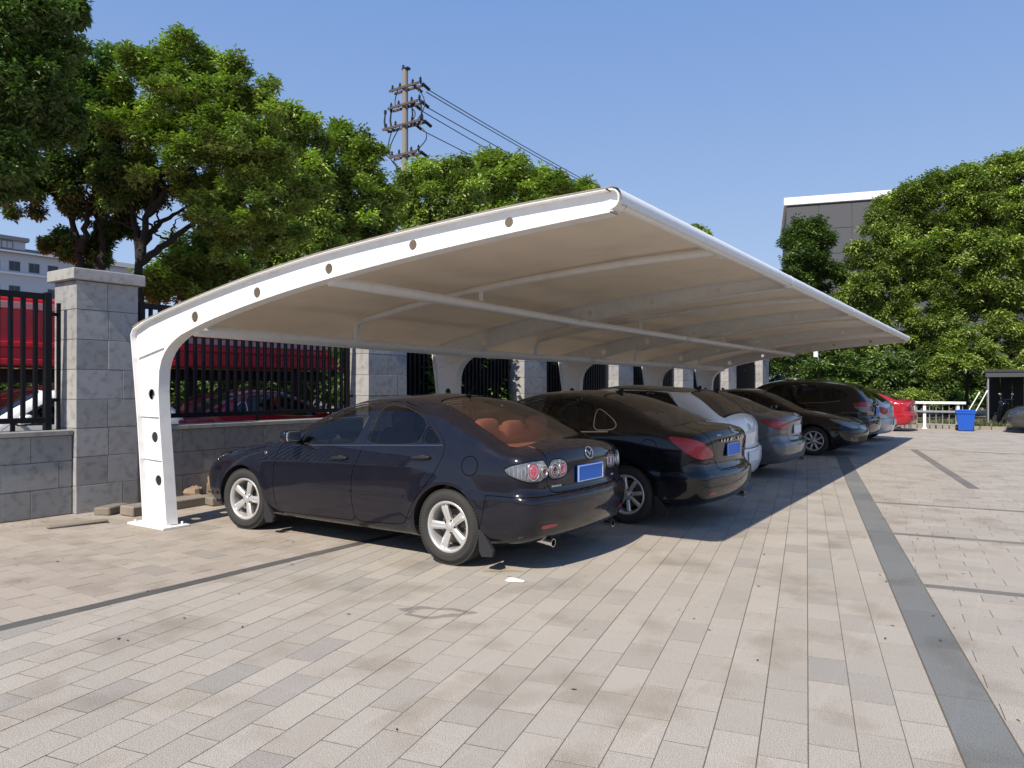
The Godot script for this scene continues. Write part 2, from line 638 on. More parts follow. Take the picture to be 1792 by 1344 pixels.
func pillar(z0: float, w: float, x: float, label: String) -> void:
	var r := RandomNumberGenerator.new()
	r.seed = int(-z0 * 100)
	var dx := 0.52
	var o := thing("wall_pillar", label, "pillar", Vector3(x, 0, z0), 0, "grey stone pillars of the boundary wall")
	var core := MB.new()
	core.box(Vector3(-dx * 0.5, 1.335, -w * 0.5), Vector3(dx - 0.03, 2.67, w - 0.03))
	put("core", core, M.mortar, o)
	var rows := [0.315, 0.33, 0.33, 0.33, 0.345, 0.345, 0.345, 0.33]
	var c := Color(0.425, 0.418, 0.405)
	var hw := w * 0.5
	blocks(o, Transform3D(Basis(Vector3.UP, PI / 2), Vector3(-0.01, 0, 0)), w, rows, [[0, w * 0.74, w], [0, hw, w], [0, hw * 1.02, w], [0, hw * 0.98, w]], 0.03, r, c)
	blocks(o, Transform3D(Basis(), Vector3(-dx + 0.008, 0, -0.01)), dx - 0.016, rows, [[0, dx], [0, dx * 0.42, dx]], 0.03, r, c)
	blocks(o, Transform3D(Basis(Vector3.UP, PI), Vector3(-0.008, 0, -w + 0.01)), dx - 0.016, rows, [[0, dx], [0, dx * 0.42, dx]], 0.03, r, c)
	blocks(o, Transform3D(Basis(Vector3.UP, -PI / 2), Vector3(-dx + 0.01, 0, -w)), w, rows, [[0, hw, w], [0, hw * 0.9, w]], 0.03, r, c)
	var cap := MB.new()
	cap.tinted = true
	cap.col = Color(0.43, 0.415, 0.39)
	cap.box(Vector3(-dx * 0.5, 2.74, -w * 0.5), Vector3(dx + 0.12, 0.13, w + 0.12), 0.008)
	put("cap_stone", cap, M.stone, o)


func low_wall(z0: float, z1: float, label: String) -> void:
	var r := RandomNumberGenerator.new()
	r.seed = int(-z0 * 70) + 5
	var len := z0 - z1
	var o := thing("low_wall", label, "wall", Vector3(-8.95, 0, z0), 0, "low stone wall under the fence")
	var core := MB.new()
	core.box(Vector3(-0.16, 0.45, -len * 0.5), Vector3(0.28, 0.90, len))
	put("core", core, M.mortar, o)
	var cuts_a := [0.0]
	var cuts_b := [0.0]
	var x := 0.62
	while x < len:
		cuts_a.append(x)
		x += 0.62
	cuts_a.append(len)
	x = 0.29
	while x < len:
		cuts_b.append(x)
		x += 0.62
	cuts_b.append(len)
	blocks(o, Transform3D(Basis(Vector3.UP, PI / 2), Vector3(-0.01, 0, 0)), len, [0.31, 0.30, 0.29], [cuts_a, cuts_b], 0.03, r, Color(0.335, 0.332, 0.322))
	var cap := MB.new()
	cap.tinted = true
	cap.col = Color(0.36, 0.35, 0.325)
	cap.box(Vector3(-0.15, 0.93, -len * 0.5), Vector3(0.36, 0.055, len), 0.006)
	put("coping", cap, M.stone, o)


func fence_panel(z0: float, z1: float) -> Node3D:
	var len := z0 - z1
	var o := thing("bar_fence", "", "fence", Vector3(-9.12, 0, z0), 0, "black steel fence panels between the pillars")
	var mb := MB.new()
	mb.box(Vector3(0, 2.47, -len * 0.5), Vector3(0.05, 0.07, len), 0.004)
	put("top_rail", mb, M.black_steel, o)
	mb = MB.new()
	mb.box(Vector3(0, 1.075, -len * 0.5), Vector3(0.05, 0.06, len), 0.004)
	put("bottom_rail", mb, M.black_steel, o)
	for z in [0.0, len]:
		mb = MB.new()
		mb.box(Vector3(0.0, 1.74, -z), Vector3(0.072, 1.56, 0.072), 0.004)
		put("end_post", mb, M.black_steel, o)
		for y in [1.30, 2.28]:
			mb = MB.new()
			var s := 1.0 if z == 0.0 else -1.0
			mb.box(Vector3(-0.01, y, -z + s * 0.085), Vector3(0.025, 0.04, 0.10), 0.003)
			put("bracket", mb, M.black_steel, o)
	for z in [0.35, len - 0.35, len * 0.5]:
		mb = MB.new()
		mb.box(Vector3(0, 1.0, -z), Vector3(0.04, 0.10, 0.04), 0.003)
		put("foot", mb, M.black_steel, o)
	var bar := MB.new()
	bar.box(Vector3.ZERO, Vector3(0.042, 1.34, 0.042), 0.003)
	var bm := bar.mesh()
	var k := int((len - 0.1) / 0.122)
	var step := len / (k + 1)
	for i in range(1, k + 1):
		var b := put("bar", bm, M.black_steel, o)
		b.position = Vector3(0, 1.77, -i * step)
	return o


func wall_and_fence() -> void:
	var starts := [-4.18, -8.70, -13.32, -17.85, -22.40, -26.84, -31.20]
	var names := ["tall grey stone pillar nearest the camera, beside the white post of the carport", "stone pillar just behind the roof of the nearest navy car", "stone pillar behind the second dark sedan, between two carport posts", "stone pillar behind the white hatchback, third from the near end under the roof", "stone pillar beyond the fourth carport post", "narrow lit stone pillar past the fifth post, above the dark estate car", "farthest stone pillar at the end of the wall"]
	for i in starts.size():
		pillar(starts[i], 0.72 if i == 0 else 0.92, -8.88 if i == 0 else -8.80, names[i])
	var walls := ["low grey block wall left of the nearest pillar", "low block wall behind the nose of the nearest navy car", "low block wall behind the second dark sedan", "low block wall behind the white hatchback", "low block wall behind the nose-out black sedan", "low block wall behind the dark estate car", "low block wall at the far end of the row"]
	var fences := ["black fence panel at the left edge with red truck behind", "black bar fence panel above the nose of the nearest navy car", "black fence panel between the second and third pillar", "black fence panel between the third and fourth pillar", "black fence panel between the fourth and fifth pillar", "black fence panel between the fifth and sixth pillar", "black fence panel between the sixth and last pillar"]
	low_wall(0.6, -4.17, walls[0])
	tag(fence_panel(0.5, -3.98), fences[0])
	for i in 6:
		var a: float = starts[i] - (0.72 if i == 0 else 0.92)
		low_wall(a - 0.01, starts[i + 1] + 0.01, walls[i + 1])
		var f := fence_panel(a - 0.17, starts[i + 1] + 0.17)
		tag(f, fences[i + 1])
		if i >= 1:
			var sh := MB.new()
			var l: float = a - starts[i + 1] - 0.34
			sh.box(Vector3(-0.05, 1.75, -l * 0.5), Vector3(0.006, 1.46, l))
			put("shade_sheet", sh, M.shade_navy, f)  # added dark sheet, stands in for tree shade behind the bars
	# the bar that hangs the first panel on its pillar
	var mb := MB.new()
	mb.box(Vector3(-9.12, 1.68, -4.10), Vector3(0.05, 1.46, 0.03), 0.003)
	tag(put("fence_hanger", mb, M.black_steel), "thin black upright bar between the first fence panel and its pillar", "bar")


# ---------------------------------------------------------------- carport
const TOP := [[-8.0, 2.045], [-7.85, 2.105], [-7.60, 2.165], [-7.02, 2.283], [-6.4, 2.395], [-5.85, 2.48], [-5.0, 2.585], [-3.9, 2.672], [-2.93, 2.722], [-2.31, 2.735]]


func top_y(x: float) -> float:
	return spline(TOP, x)


func rib(parent: Node3D, z: float, near: bool) -> void:
	# outer and inner edge of the web, from the foot to the tip
	var outer := PackedVector2Array()
	var inner := PackedVector2Array()
	var po := [Vector2(-7.72, 0.03), Vector2(-7.77, 0.53), Vector2(-7.825, 1.05), Vector2(-7.88, 1.45), Vector2(-7.925, 1.75)]
	var pi := [Vector2(-7.30, 0.03), Vector2(-7.36, 0.53), Vector2(-7.425, 1.05), Vector2(-7.455, 1.40), Vector2(-7.44, 1.62)]
	for k in 5:
		outer.push_back(po[k])
		inner.push_back(pi[k])
	var arc := [[Vector2(-7.95, 1.92), Vector2(-7.40, 1.73)], [Vector2(-7.965, 2.01), Vector2(-7.34, 1.81)], [Vector2(-7.93, 2.062), Vector2(-7.27, 1.87)], [Vector2(-7.70, 2.142), Vector2(-7.21, 1.908)], [Vector2(-7.35, 2.218), Vector2(-7.13, 1.950)], [Vector2(-7.08, 2.271), Vector2(-7.05, 1.984)]]
	for a in arc:
		outer.push_back(a[0])
		inner.push_back(a[1])
	var under := [[-7.02, 1.995], [-6.61, 2.10], [-5.85, 2.245], [-5.06, 2.36], [-3.89, 2.485], [-2.93, 2.56], [-2.26, 2.598]]
	var ix := PackedFloat32Array()
	for k in 26:
		var x := -7.02 + (4.74) * (k + 1) / 26.0
		inner.push_back(Vector2(x, spline(under, x)))
		var xo := x - 0.03
		outer.push_back(Vector2(xo, top_y(xo)))
	var zf := z + 0.005
	var zb := z - 0.005
	# the web is cut where the round holes are: each hole takes the cell of the strip round it
	var holes := [[Vector2(-7.535, 0.47), 0.058], [Vector2(-7.605, 0.92), 0.059], [Vector2(-7.665, 1.37), 0.060], [Vector2(-6.90, 2.150), 0.056], [Vector2(-5.93, 2.325), 0.050], [Vector2(-4.97, 2.462), 0.046], [Vector2(-4.02, 2.565), 0.041], [Vector2(-3.11, 2.632), 0.038]]
	var cells := []
	var n := outer.size()
	# resample along the strip
	var t_of := func(p: Vector2) -> float:
		var bt := 0.0
		var bd := 1e9
		for i in range(0, (n - 1) * 40 + 1):
			var t := i / 40.0
			var k := mini(int(t), n - 2)
			var f := t - k
			var m: Vector2 = (outer[k].lerp(outer[k + 1], f) + inner[k].lerp(inner[k + 1], f)) * 0.5
			var dd := m.distance_to(p)
			if dd < bd:
				bd = dd
				bt = t
		return bt
	var at := func(t: float, v: float) -> Vector2:
		var k := clampi(int(t), 0, n - 2)
		var f := t - k
		return inner[k].lerp(inner[k + 1], f).lerp(outer[k].lerp(outer[k + 1], f), v)
	var stops := []
	for k in n:
		stops.append([float(k), -1])
	var spans := []
	for h in holes:
		var tc: float = t_of.call(h[0])
		var ds: float = 1e-3
		var speed: float = (at.call(tc + 0.05, 0.5) - at.call(tc - 0.05, 0.5)).length() / 0.1
		var half: float = float(h[1]) * 1.35 / speed
		spans.append([tc - half, tc + half, h])
	var ts := PackedFloat32Array()
	for k in n:
		var inside := false
		for s in spans:
			if k > s[0] - 0.02 and k < s[1] + 0.02:
				inside = true
		if not inside:
			ts.push_back(float(k))
	for s in spans:
		ts.push_back(s[0])
		ts.push_back(s[1])
	ts.sort()
	var web := MB.new()
	for i in ts.size() - 1:
		var hole = null
		for s in spans:
			if absf(s[0] - ts[i]) < 1e-4:
				hole = s[2]
		if hole == null:
			var a: Vector2 = at.call(ts[i], 0.0)
			var b: Vector2 = at.call(ts[i + 1], 0.0)
			var c: Vector2 = at.call(ts[i + 1], 1.0)
			var d: Vector2 = at.call(ts[i], 1.0)
			web.quad(Vector3(a.x, a.y, zf), Vector3(b.x, b.y, zf), Vector3(c.x, c.y, zf), Vector3(d.x, d.y, zf))
			web.quad(Vector3(d.x, d.y, zb), Vector3(c.x, c.y, zb), Vector3(b.x, b.y, zb), Vector3(a.x, a.y, zb))
		else:
			var cen: Vector2 = hole[0]
			var rad: float = hole[1]
			# corners of the cell and the points of its border, taken by direction from the hole
			var border := PackedVector2Array()
			for q in 8: border.push_back(at.call(lerpf(ts[i], ts[i + 1], q / 8.0), 0.0))
			for q in 8: border.push_back(at.call(ts[i + 1], q / 8.0))
			for q in 8: border.push_back(at.call(lerpf(ts[i + 1], ts[i], q / 8.0), 1.0))
			for q in 8: border.push_back(at.call(ts[i], 1.0 - q / 8.0))
			for q in 32:
				var o0 := border[q]
				var o1 := border[(q + 1) % 32]
				var c0 := cen + (o0 - cen).normalized() * rad
				var c1 := cen + (o1 - cen).normalized() * rad
				web.quad(Vector3(o0.x, o0.y, zf), Vector3(o1.x, o1.y, zf), Vector3(c1.x, c1.y, zf), Vector3(c0.x, c0.y, zf))
				web.quad(Vector3(c0.x, c0.y, zb), Vector3(c1.x, c1.y, zb), Vector3(o1.x, o1.y, zb), Vector3(o0.x, o0.y, zb))
				web.quad(Vector3(c0.x, c0.y, zb), Vector3(c0.x, c0.y, zf), Vector3(c1.x, c1.y, zf), Vector3(c1.x, c1.y, zb))
	var root := put("rib", web, M.white_steel, parent)
	if not near:
		var hinge := Vector3(-2.28, 0, z)
		var sw := Basis(Vector3.UP, -0.08)
		root.transform = Transform3D(sw, hinge - sw * hinge)
	# flanges: bent flat bars along the outer and the inner edge
	for e in 2:
		var fl := MB.new()
		var line := outer if e == 0 else inner
		var wide := 0.062
		var th := 0.012 if e == 0 else -0.012
		for i in n - 1:
			var a := line[i]
			var b := line[i + 1]
			var da := (line[mini(i + 1, n - 1)] - line[maxi(i - 1, 0)]).normalized()
			var db := (line[mini(i + 2, n - 1)] - line[i]).normalized()
			var na := Vector2(-da.y, da.x) * th
			var nb := Vector2(-db.y, db.x) * th
			var v := func(p: Vector2, zz: float) -> Vector3: return Vector3(p.x, p.y, zz)
			var z1 := z + wide
			var z2 := z - wide
			var n3a := Vector3(na.x, na.y, 0).normalized()
			var n3b := Vector3(nb.x, nb.y, 0).normalized()
			if e == 1:
				fl.quadn(v.call(a + na, z1), v.call(a + na, z2), v.call(b + nb, z2), v.call(b + nb, z1), n3a, n3a, n3b, n3b)
				fl.quadn(v.call(a, z2), v.call(a, z1), v.call(b, z1), v.call(b, z2), -n3a, -n3a, -n3b, -n3b)
			else:
				fl.quadn(v.call(a + na, z2), v.call(a + na, z1), v.call(b + nb, z1), v.call(b + nb, z2), n3a, n3a, n3b, n3b)
				fl.quadn(v.call(a, z1), v.call(a, z2), v.call(b, z2), v.call(b, z1), -n3a, -n3a, -n3b, -n3b)
			fl.quad(v.call(a, z1), v.call(b, z1), v.call(b + nb, z1), v.call(a + na, z1))
			fl.quad(v.call(a + na, z2), v.call(b + nb, z2), v.call(b, z2), v.call(a, z2))
		put("flange", fl, M.white_steel, root)
	for s in [[Vector2(-7.80, 0.695), Vector2(-7.385, 0.68)], [Vector2(-7.845, 1.14), Vector2(-7.435, 1.135)], [Vector2(-7.92, 1.755), Vector2(-7.42, 1.86)]]:
		var a: Vector2 = s[0]
		var b: Vector2 = s[1]
		var m := (a + b) * 0.5
		var st := MB.new()
		st.box(Vector3(m.x, m.y, z), Vector3(a.distance_to(b) - 0.02, 0.009, 0.05), 0.002, Basis(Vector3.BACK, (b - a).angle()))
		put("stiffener", st, M.white_steel, root)
	var bp := MB.new()
	bp.box(Vector3(-7.54, 0.012, z), Vector3(0.66, 0.024, 0.30), 0.004)
	for sx in [-7.79, -7.29]:
		for sz in [-0.11, 0.11]:
			bp.rod(Vector3(sx, 0.024, z + sz), Vector3(sx, 0.05, z + sz), 0.013, 6)
	for sz in [-1.0, 1.0]:
		for sx in [-7.66, -7.42]:
			var tri := PackedVector2Array([Vector2(0, 0), Vector2(0.10, 0), Vector2(0, 0.12)])
			bp.prism(tri, 0.008, Transform3D(Basis(Vector3(0, 0, sz), Vector3.UP, Vector3(-sz, 0, 0)), Vector3(sx, 0.024, z + sz * 0.006)))
	put("base_plate", bp, M.white_steel, root)
	# rounded end plate where the rib meets the edge tube
	var ep := MB.new()
	ep.rod(Vector3(-2.282, 2.674, z + 0.007), Vector3(-2.282, 2.674, z - 0.06), 0.064, 24)
	var rimline := PackedVector3Array()
	for k in 13:
		var a := PI / 2 + 0.1 - k * (PI + 0.2) / 12.0
		rimline.push_back(Vector3(-2.282 + cos(a) * 0.064, 2.674 + sin(a) * 0.064, 0))
	for k in 12:
		var p := rimline[k]
		var q := rimline[k + 1]
		var m := (p + q) * 0.5
		ep.box(Vector3(m.x, m.y, z), Vector3(p.distance_to(q) + 0.004, 0.010, 0.124), 0.0, Basis(Vector3.BACK, atan2(q.y - p.y, q.x - p.x)))
	put("end_plate", ep, M.white_steel, root)


func carport() -> void:
	var o := thing("carport", "long white steel and membrane carport roof over the parked cars", "carport")
	# the roof stands at a slight angle to the wall
	var turn := 0.0120
	var pivot := Vector3(-2.3, 0, -4.4)
	o.transform = Transform3D(Basis(Vector3.UP, turn), pivot - Basis(Vector3.UP, turn) * pivot + Vector3(0.08, 0, 0))
	for i in RIBS.size():
		rib(o, RIBS[i], i == 0)
	# roof skin, draped over ribs and middle arches
	var skin := MB.new()
	var zs := PackedFloat32Array()
	var sag := PackedFloat32Array()
	var mids := []
	for i in 4:
		var a: float = RIBS[i]
		var b: float = RIBS[i + 1]
		mids.append((a + b) * 0.5)
		for k in 16:
			var f := k / 16.0
			zs.push_back(lerpf(a, b, f))
			sag.push_back(-0.020 * pow(absf(sin(f * TAU)), 0.8))
	zs.push_back(RIBS[4])
	sag.push_back(0.0)
	var nx := 48
	var grid: Array[PackedVector3Array] = []
	for k in zs.size():
		var row := PackedVector3Array()
		for i in nx + 1:
			var f := float(i) / nx
			var x := lerpf(-7.93, -2.26, f)
			row.push_back(Vector3(x, top_y(x) + 0.016 + sag[k] * sin(f * PI), zs[k] + (0.07 if k == 0 else 0.0) - (0.07 if k == zs.size() - 1 else 0.0) - 0.455 * (1.0 - f) * clampf((RIBS[0] - zs[k]) / (RIBS[0] - RIBS[1]), 0.0, 1.0)))
		# over the edge tube and down its outside
		for q in 7:
			var a := PI / 2 - q * 0.36
			row.push_back(Vector3(-2.262 + cos(a) * 0.072, 2.674 + sin(a) * 0.072, row[nx].z))
		grid.push_back(row)
	var nrm := func(k: int, i: int) -> Vector3:
		var r0 := grid[maxi(k - 1, 0)]
		var r1 := grid[mini(k + 1, grid.size() - 1)]
		var row := grid[k]
		var dx := row[mini(i + 1, row.size() - 1)] - row[maxi(i - 1, 0)]
		return (r1[i] - r0[i]).cross(-dx).normalized()
	var th := 0.003
	var wrap := MB.new()
	for k in grid.size() - 1:
		for i in grid[0].size() - 1:
			var a := grid[k][i]; var b := grid[k][i + 1]; var c := grid[k + 1][i + 1]; var d := grid[k + 1][i]
			var na: Vector3 = nrm.call(k, i); var nb: Vector3 = nrm.call(k, i + 1); var nc: Vector3 = nrm.call(k + 1, i + 1); var nd: Vector3 = nrm.call(k + 1, i)
			var to := wrap if i >= nx else skin
			to.quadn(a, b, c, d, na, nb, nc, nd)
			to.quadn(d - nd * th, c - nc * th, b - nb * th, a - na * th, -nd, -nc, -nb, -na)
	put("membrane", skin, M.membrane, o)
	put("edge_wrap", wrap, M.white_steel, o)
	# middle arches
	for z in mids:
		var path := PackedVector3Array()
		path.push_back(Vector3(-6.985, 1.99, z))
		path.push_back(Vector3(-6.975, 2.16, z))
		for i in 29:
			var x := lerpf(-6.93, -2.32, i / 28.0)
			path.push_back(Vector3(x, top_y(x) - 0.042, z))
		var mb := MB.new()
		mb.tube(path, 0.038, 12)
		mb.box(Vector3(-2.33, 2.676, z), Vector3(0.05, 0.10, 0.10), 0.004)
		put("arch_tube", mb, M.white_steel, o)
	# purlins from rib to rib, with welded collars
	for i in 4:
		var a: float = RIBS[i]
		var b: float = RIBS[i + 1]
		var lines := [[-5.02, 2.375 if i == 0 else 2.325, 0.050, 2.325], [-6.98, 2.02 if i == 0 else 1.965, 0.060, 1.965]]
		for l in lines:
			var mb := MB.new()
			mb.rod(Vector3(l[0], l[1], a - (0.055 if i == 0 else -0.03)), Vector3(l[0], l[3], b - 0.03), l[2], 18)
			var e := b + 0.10
			mb.rod(Vector3(l[0], l[3] + 0.001, e - 0.014), Vector3(l[0], l[3] + 0.001, e + 0.014), l[2] + 0.013, 18)
			if l[0] > -6.0:
				mb.box(Vector3(l[0], l[1] + 0.12, mids[i]), Vector3(0.05, 0.18, 0.012), 0.002)
			put("purlin", mb, M.white_steel, o)
		var mb2 := MB.new()
		mb2.rod(Vector3(-2.262, 2.674, a - 0.07), Vector3(-2.262, 2.674, b - 0.02), 0.058, 20)
		put("edge_tube", mb2, M.white_steel, o)
		var jn := MB.new()
		jn.rod(Vector3(-2.262, 2.674, b - 0.03), Vector3(-2.262, 2.674, b + 0.03), 0.0735, 20)
		put("joint_sleeve", jn, M.white_steel, o)


# ---------------------------------------------------------------- cars
# local axes: x forward, y up, z to the right; origin on the ground midway between the axles
class Shell:
	var x0 := 0.0
	var x1 := 0.0
	var wmax := 0.87
	var axle_f := 1.34
	var axle_r := -1.34
	var rw := 0.31
	var arch := 0.345
	var tumble := 0.44
	var flare := 0.014
	var inset := 0.012
	var camber := 0.13
	var rear_curve := 0.16
	var front_curve := 0.34
	var ledge := 0.012
	var ledge_y := 0.60
	var lx := 0.0
	var linv := 50.0
	var ln := 0
	var TP := PackedFloat32Array()
	var NT := PackedFloat32Array()
	var BL := PackedFloat32Array()
	var WP := PackedFloat32Array()
	var BT := PackedFloat32Array()
	var KT := PackedFloat32Array()
	var XR := PackedFloat32Array()
	var XF := PackedFloat32Array()

	func f(x: float, y: float, z: float) -> float:
		z = absf(z)
		var s := clampf((x - lx) * linv, 0.0, ln - 1.001)
		var i := int(s)
		var t := s - i
		var tp := TP[i] + (TP[i + 1] - TP[i]) * t
		var bl := BL[i] + (BL[i + 1] - BL[i]) * t
		var bt := BT[i] + (BT[i + 1] - BT[i]) * t
		var wp := WP[i] + (WP[i + 1] - WP[i]) * t
		var ft := (y - tp + camber * z * z) * NT[i]
		var q := (y - bt) / (bl - bt)
		var wl := wp
		if q < 0.42:
			wl -= 0.065 * wp * (0.42 - q) * (0.42 - q) / 0.1764
		elif q > 0.55:
			wl -= 0.11 * wp * (q - 0.55) * (q - 0.55)
		var dx := x - (axle_f if x > 0 else axle_r)
		var dy := y - rw
		var r2 := dx * dx + dy * dy
		if r2 < 0.36:
			var rr := (sqrt(r2) - arch - 0.015) / 0.075
			wl += flare * exp(-rr * rr)
		if y < ledge_y + 0.02 and (x < x0 + 1.0 or x > x1 - 1.0):
			var e := minf(1.0, (x0 + 1.0 - x) / 0.35) if x < 0 else minf(1.0, (x - x1 + 1.0) / 0.35)
			var g := clampf((ledge_y + 0.02 - y) / 0.05, 0.0, 1.0)
			wl += ledge * e * g
		var fs1 := z - wl
		var fs2 := (z - (wp * 0.975 - inset - tumble * (y - bl))) * 0.915
		var h := 0.05 - absf(fs1 - fs2)
		var fs := maxf(fs1, fs2)
		if h > 0.0:
			fs += h * h * 5.0
		var k := KT[i]
		h = k - absf(ft - fs)
		var v := maxf(ft, fs)
		if h > 0.0:
			v += h * h * 0.25 / k
		var yi := clampf(y * 50.0, 0.0, 78.9)
		var j := int(yi)
		var u := yi - j
		var fe := 0.0
		if x < 0.0:
			fe = XR[j] + (XR[j + 1] - XR[j]) * u + rear_curve * z * z - x
		else:
			fe = x - (XF[j] + (XF[j + 1] - XF[j]) * u) + front_curve * z * z
		h = 0.15 - absf(v - fe)
		v = maxf(v, fe)
		if h > 0.0:
			v += h * h * 1.667
		var fb := bt - y
		h = 0.07 - absf(v - fb)
		v = maxf(v, fb)
		if h > 0.0:
			v += h * h * 3.57
		return v

	func normal(p: Vector3) -> Vector3:
		var e := 0.004
		var c := f(p.x, p.y, p.z)
		return Vector3(f(p.x + e, p.y, p.z) - c, f(p.x, p.y + e, p.z) - c, f(p.x, p.y, p.z + e) - c).normalized()

	func hit(o: Vector3, d: Vector3, far := 2.2) -> Vector3:
		var a := 0.0
		var b := far
		for k in 16:
			var m := (a + b) * 0.5
			if f(o.x + d.x * m, o.y + d.y * m, o.z + d.z * m) < 0.0:
				a = m
			else:
				b = m
		return o + d * (a + b) * 0.5

	func side(x: float, y: float, sgn: float) -> Vector3:
		return hit(Vector3(x, y, 0), Vector3(0, 0, sgn), 1.3)

	func above(x: float, z: float) -> Vector3:
		return hit(Vector3(x, 0.6, z), Vector3(0, 1, 0), 1.5)

	func rear(u: float, y: float, sgn: float) -> Vector3:
		return hit(Vector3(x0 + u + wmax, y, 0), Vector3(-0.70711, 0, 0.70711 * sgn), 2.2)

	func front(u: float, y: float, sgn: float) -> Vector3:
		return hit(Vector3(x1 - u - wmax, y, 0), Vector3(0.70711, 0, 0.70711 * sgn), 2.2)


func make_shell(s: Dictionary) -> Shell:
	var c := Shell.new()
	c.x0 = s.x0
	c.x1 = s.x1
	for k in ["wmax", "axle_f", "axle_r", "rw", "arch", "tumble", "flare", "inset", "camber", "rear_curve", "front_curve", "ledge", "ledge_y"]:
		if s.has(k):
			c.set(k, s[k])
	c.lx = c.x0 - 0.1
	c.ln = int((c.x1 - c.x0 + 0.2) * c.linv) + 2
	for i in c.ln:
		var x := c.lx + i / c.linv
		var y := spline(s.top, x)
		c.TP.push_back(y)
		var sl := (spline(s.top, x + 0.02) - spline(s.top, x - 0.02)) / 0.04
		c.NT.push_back(1.0 / sqrt(1.0 + sl * sl))
		c.BL.push_back(spline(s.belt, x))
		c.WP.push_back(spline(s.plan, x))
		c.BT.push_back(spline(s.under, x))
		c.KT.push_back(spline(s.round, x))
	for j in 81:
		c.XR.push_back(spline(s.rear, j / 50.0))
		c.XF.push_back(spline(s.front, j / 50.0))
	return c


func smooth_poly(p: Array, rounds := 2) -> PackedVector2Array:
	var a := PackedVector2Array()
	for q in p:
		a.push_back(Vector2(q[0], q[1]))
	for r in rounds:
		var b := PackedVector2Array()
		var n := a.size()
		for i in n:
			var u := a[i]
			var v := a[(i + 1) % n]
			var l := u.distance_to(v)
			var cut := minf(0.25, 0.05 / maxf(l, 0.001)) if r == 0 else 0.25
			b.push_back(u.lerp(v, cut))
			b.push_back(u.lerp(v, 1.0 - cut))
		a = b
	return a


func poly_dist(poly: PackedVector2Array, p: Vector2) -> float:
	var d := 1e9
	var s := 1.0
	var n := poly.size()
	var j := n - 1
	for i in n:
		var a := poly[i]
		var b := poly[j]
		var e := b - a
		var w := p - a
		var q := w - e * clampf(w.dot(e) / maxf(e.length_squared(), 1e-9), 0.0, 1.0)
		d = minf(d, q.length_squared())
		var c1 := p.y >= a.y
		var c2 := p.y < b.y
		var c3 := e.x * w.y > e.y * w.x
		if (c1 and c2 and c3) or (not c1 and not c2 and not c3):
			s = -s
		j = i
	return s * sqrt(d)


class CarSkin:
	var V := PackedVector3Array()
	var N := PackedVector3Array()
	var T := PackedInt32Array()

	# the triangles on the inner side of g < level; the rest stays in T
	func cut(g: PackedFloat32Array, level: float) -> PackedInt32Array:
		var inside := PackedInt32Array()
		var keep := PackedInt32Array()
		var n0 := T.size()
		var made := {}
		for i in range(0, n0, 3):
			var a := T[i]
			var b := T[i + 1]
			var c := T[i + 2]
			var ga := g[a] - level
			var gb := g[b] - level
			var gc := g[c] - level
			if ga >= 0.0 and gb >= 0.0 and gc >= 0.0:
				keep.push_back(a); keep.push_back(b); keep.push_back(c)
				continue
			if ga < 0.0 and gb < 0.0 and gc < 0.0:
				inside.push_back(a); inside.push_back(b); inside.push_back(c)
				continue
			var ids := [a, b, c]
			var gs := [ga, gb, gc]
			var pin := []
			var pout := []
			for k in 3:
				var k2 := (k + 1) % 3
				if gs[k] < 0.0: pin.append(ids[k])
				else: pout.append(ids[k])
				if (gs[k] < 0.0) != (gs[k2] < 0.0):
					var lo := mini(ids[k], ids[k2])
					var hi := maxi(ids[k], ids[k2])
					var key := lo * 4000000 + hi
					var m = made.get(key)
					if m == null:
						var gl: float = g[lo] - level
						var gh: float = g[hi] - level
						var t := gl / (gl - gh)
						m = V.size()
						V.push_back(V[lo].lerp(V[hi], t))
						N.push_back(N[lo].lerp(N[hi], t).normalized())
						g.push_back(level)
						made[key] = m
					pin.append(m)
					pout.append(m)
			for k in range(1, pin.size() - 1):
				inside.push_back(pin[0]); inside.push_back(pin[k]); inside.push_back(pin[k + 1])
			for k in range(1, pout.size() - 1):
				keep.push_back(pout[0]); keep.push_back(pout[k]); keep.push_back(pout[k + 1])
		T = keep
		return inside


func skin_mesh(sk: CarSkin, ids: PackedInt32Array, push: float) -> ArrayMesh:
	var used := {}
	var v := PackedVector3Array()
	var n := PackedVector3Array()
	var ix := PackedInt32Array()
	for i in ids:
		var k = used.get(i)
		if k == null:
			k = v.size()
			used[i] = k
			v.push_back(sk.V[i] + sk.N[i] * push)
			n.push_back(sk.N[i])
		ix.push_back(k)
	var a := []
	a.resize(Mesh.ARRAY_MAX)
	a[Mesh.ARRAY_VERTEX] = v
	a[Mesh.ARRAY_NORMAL] = n
	a[Mesh.ARRAY_INDEX] = ix
	var m := ArrayMesh.new()
	m.add_surface_from_arrays(Mesh.PRIMITIVE_TRIANGLES, a)
	return m


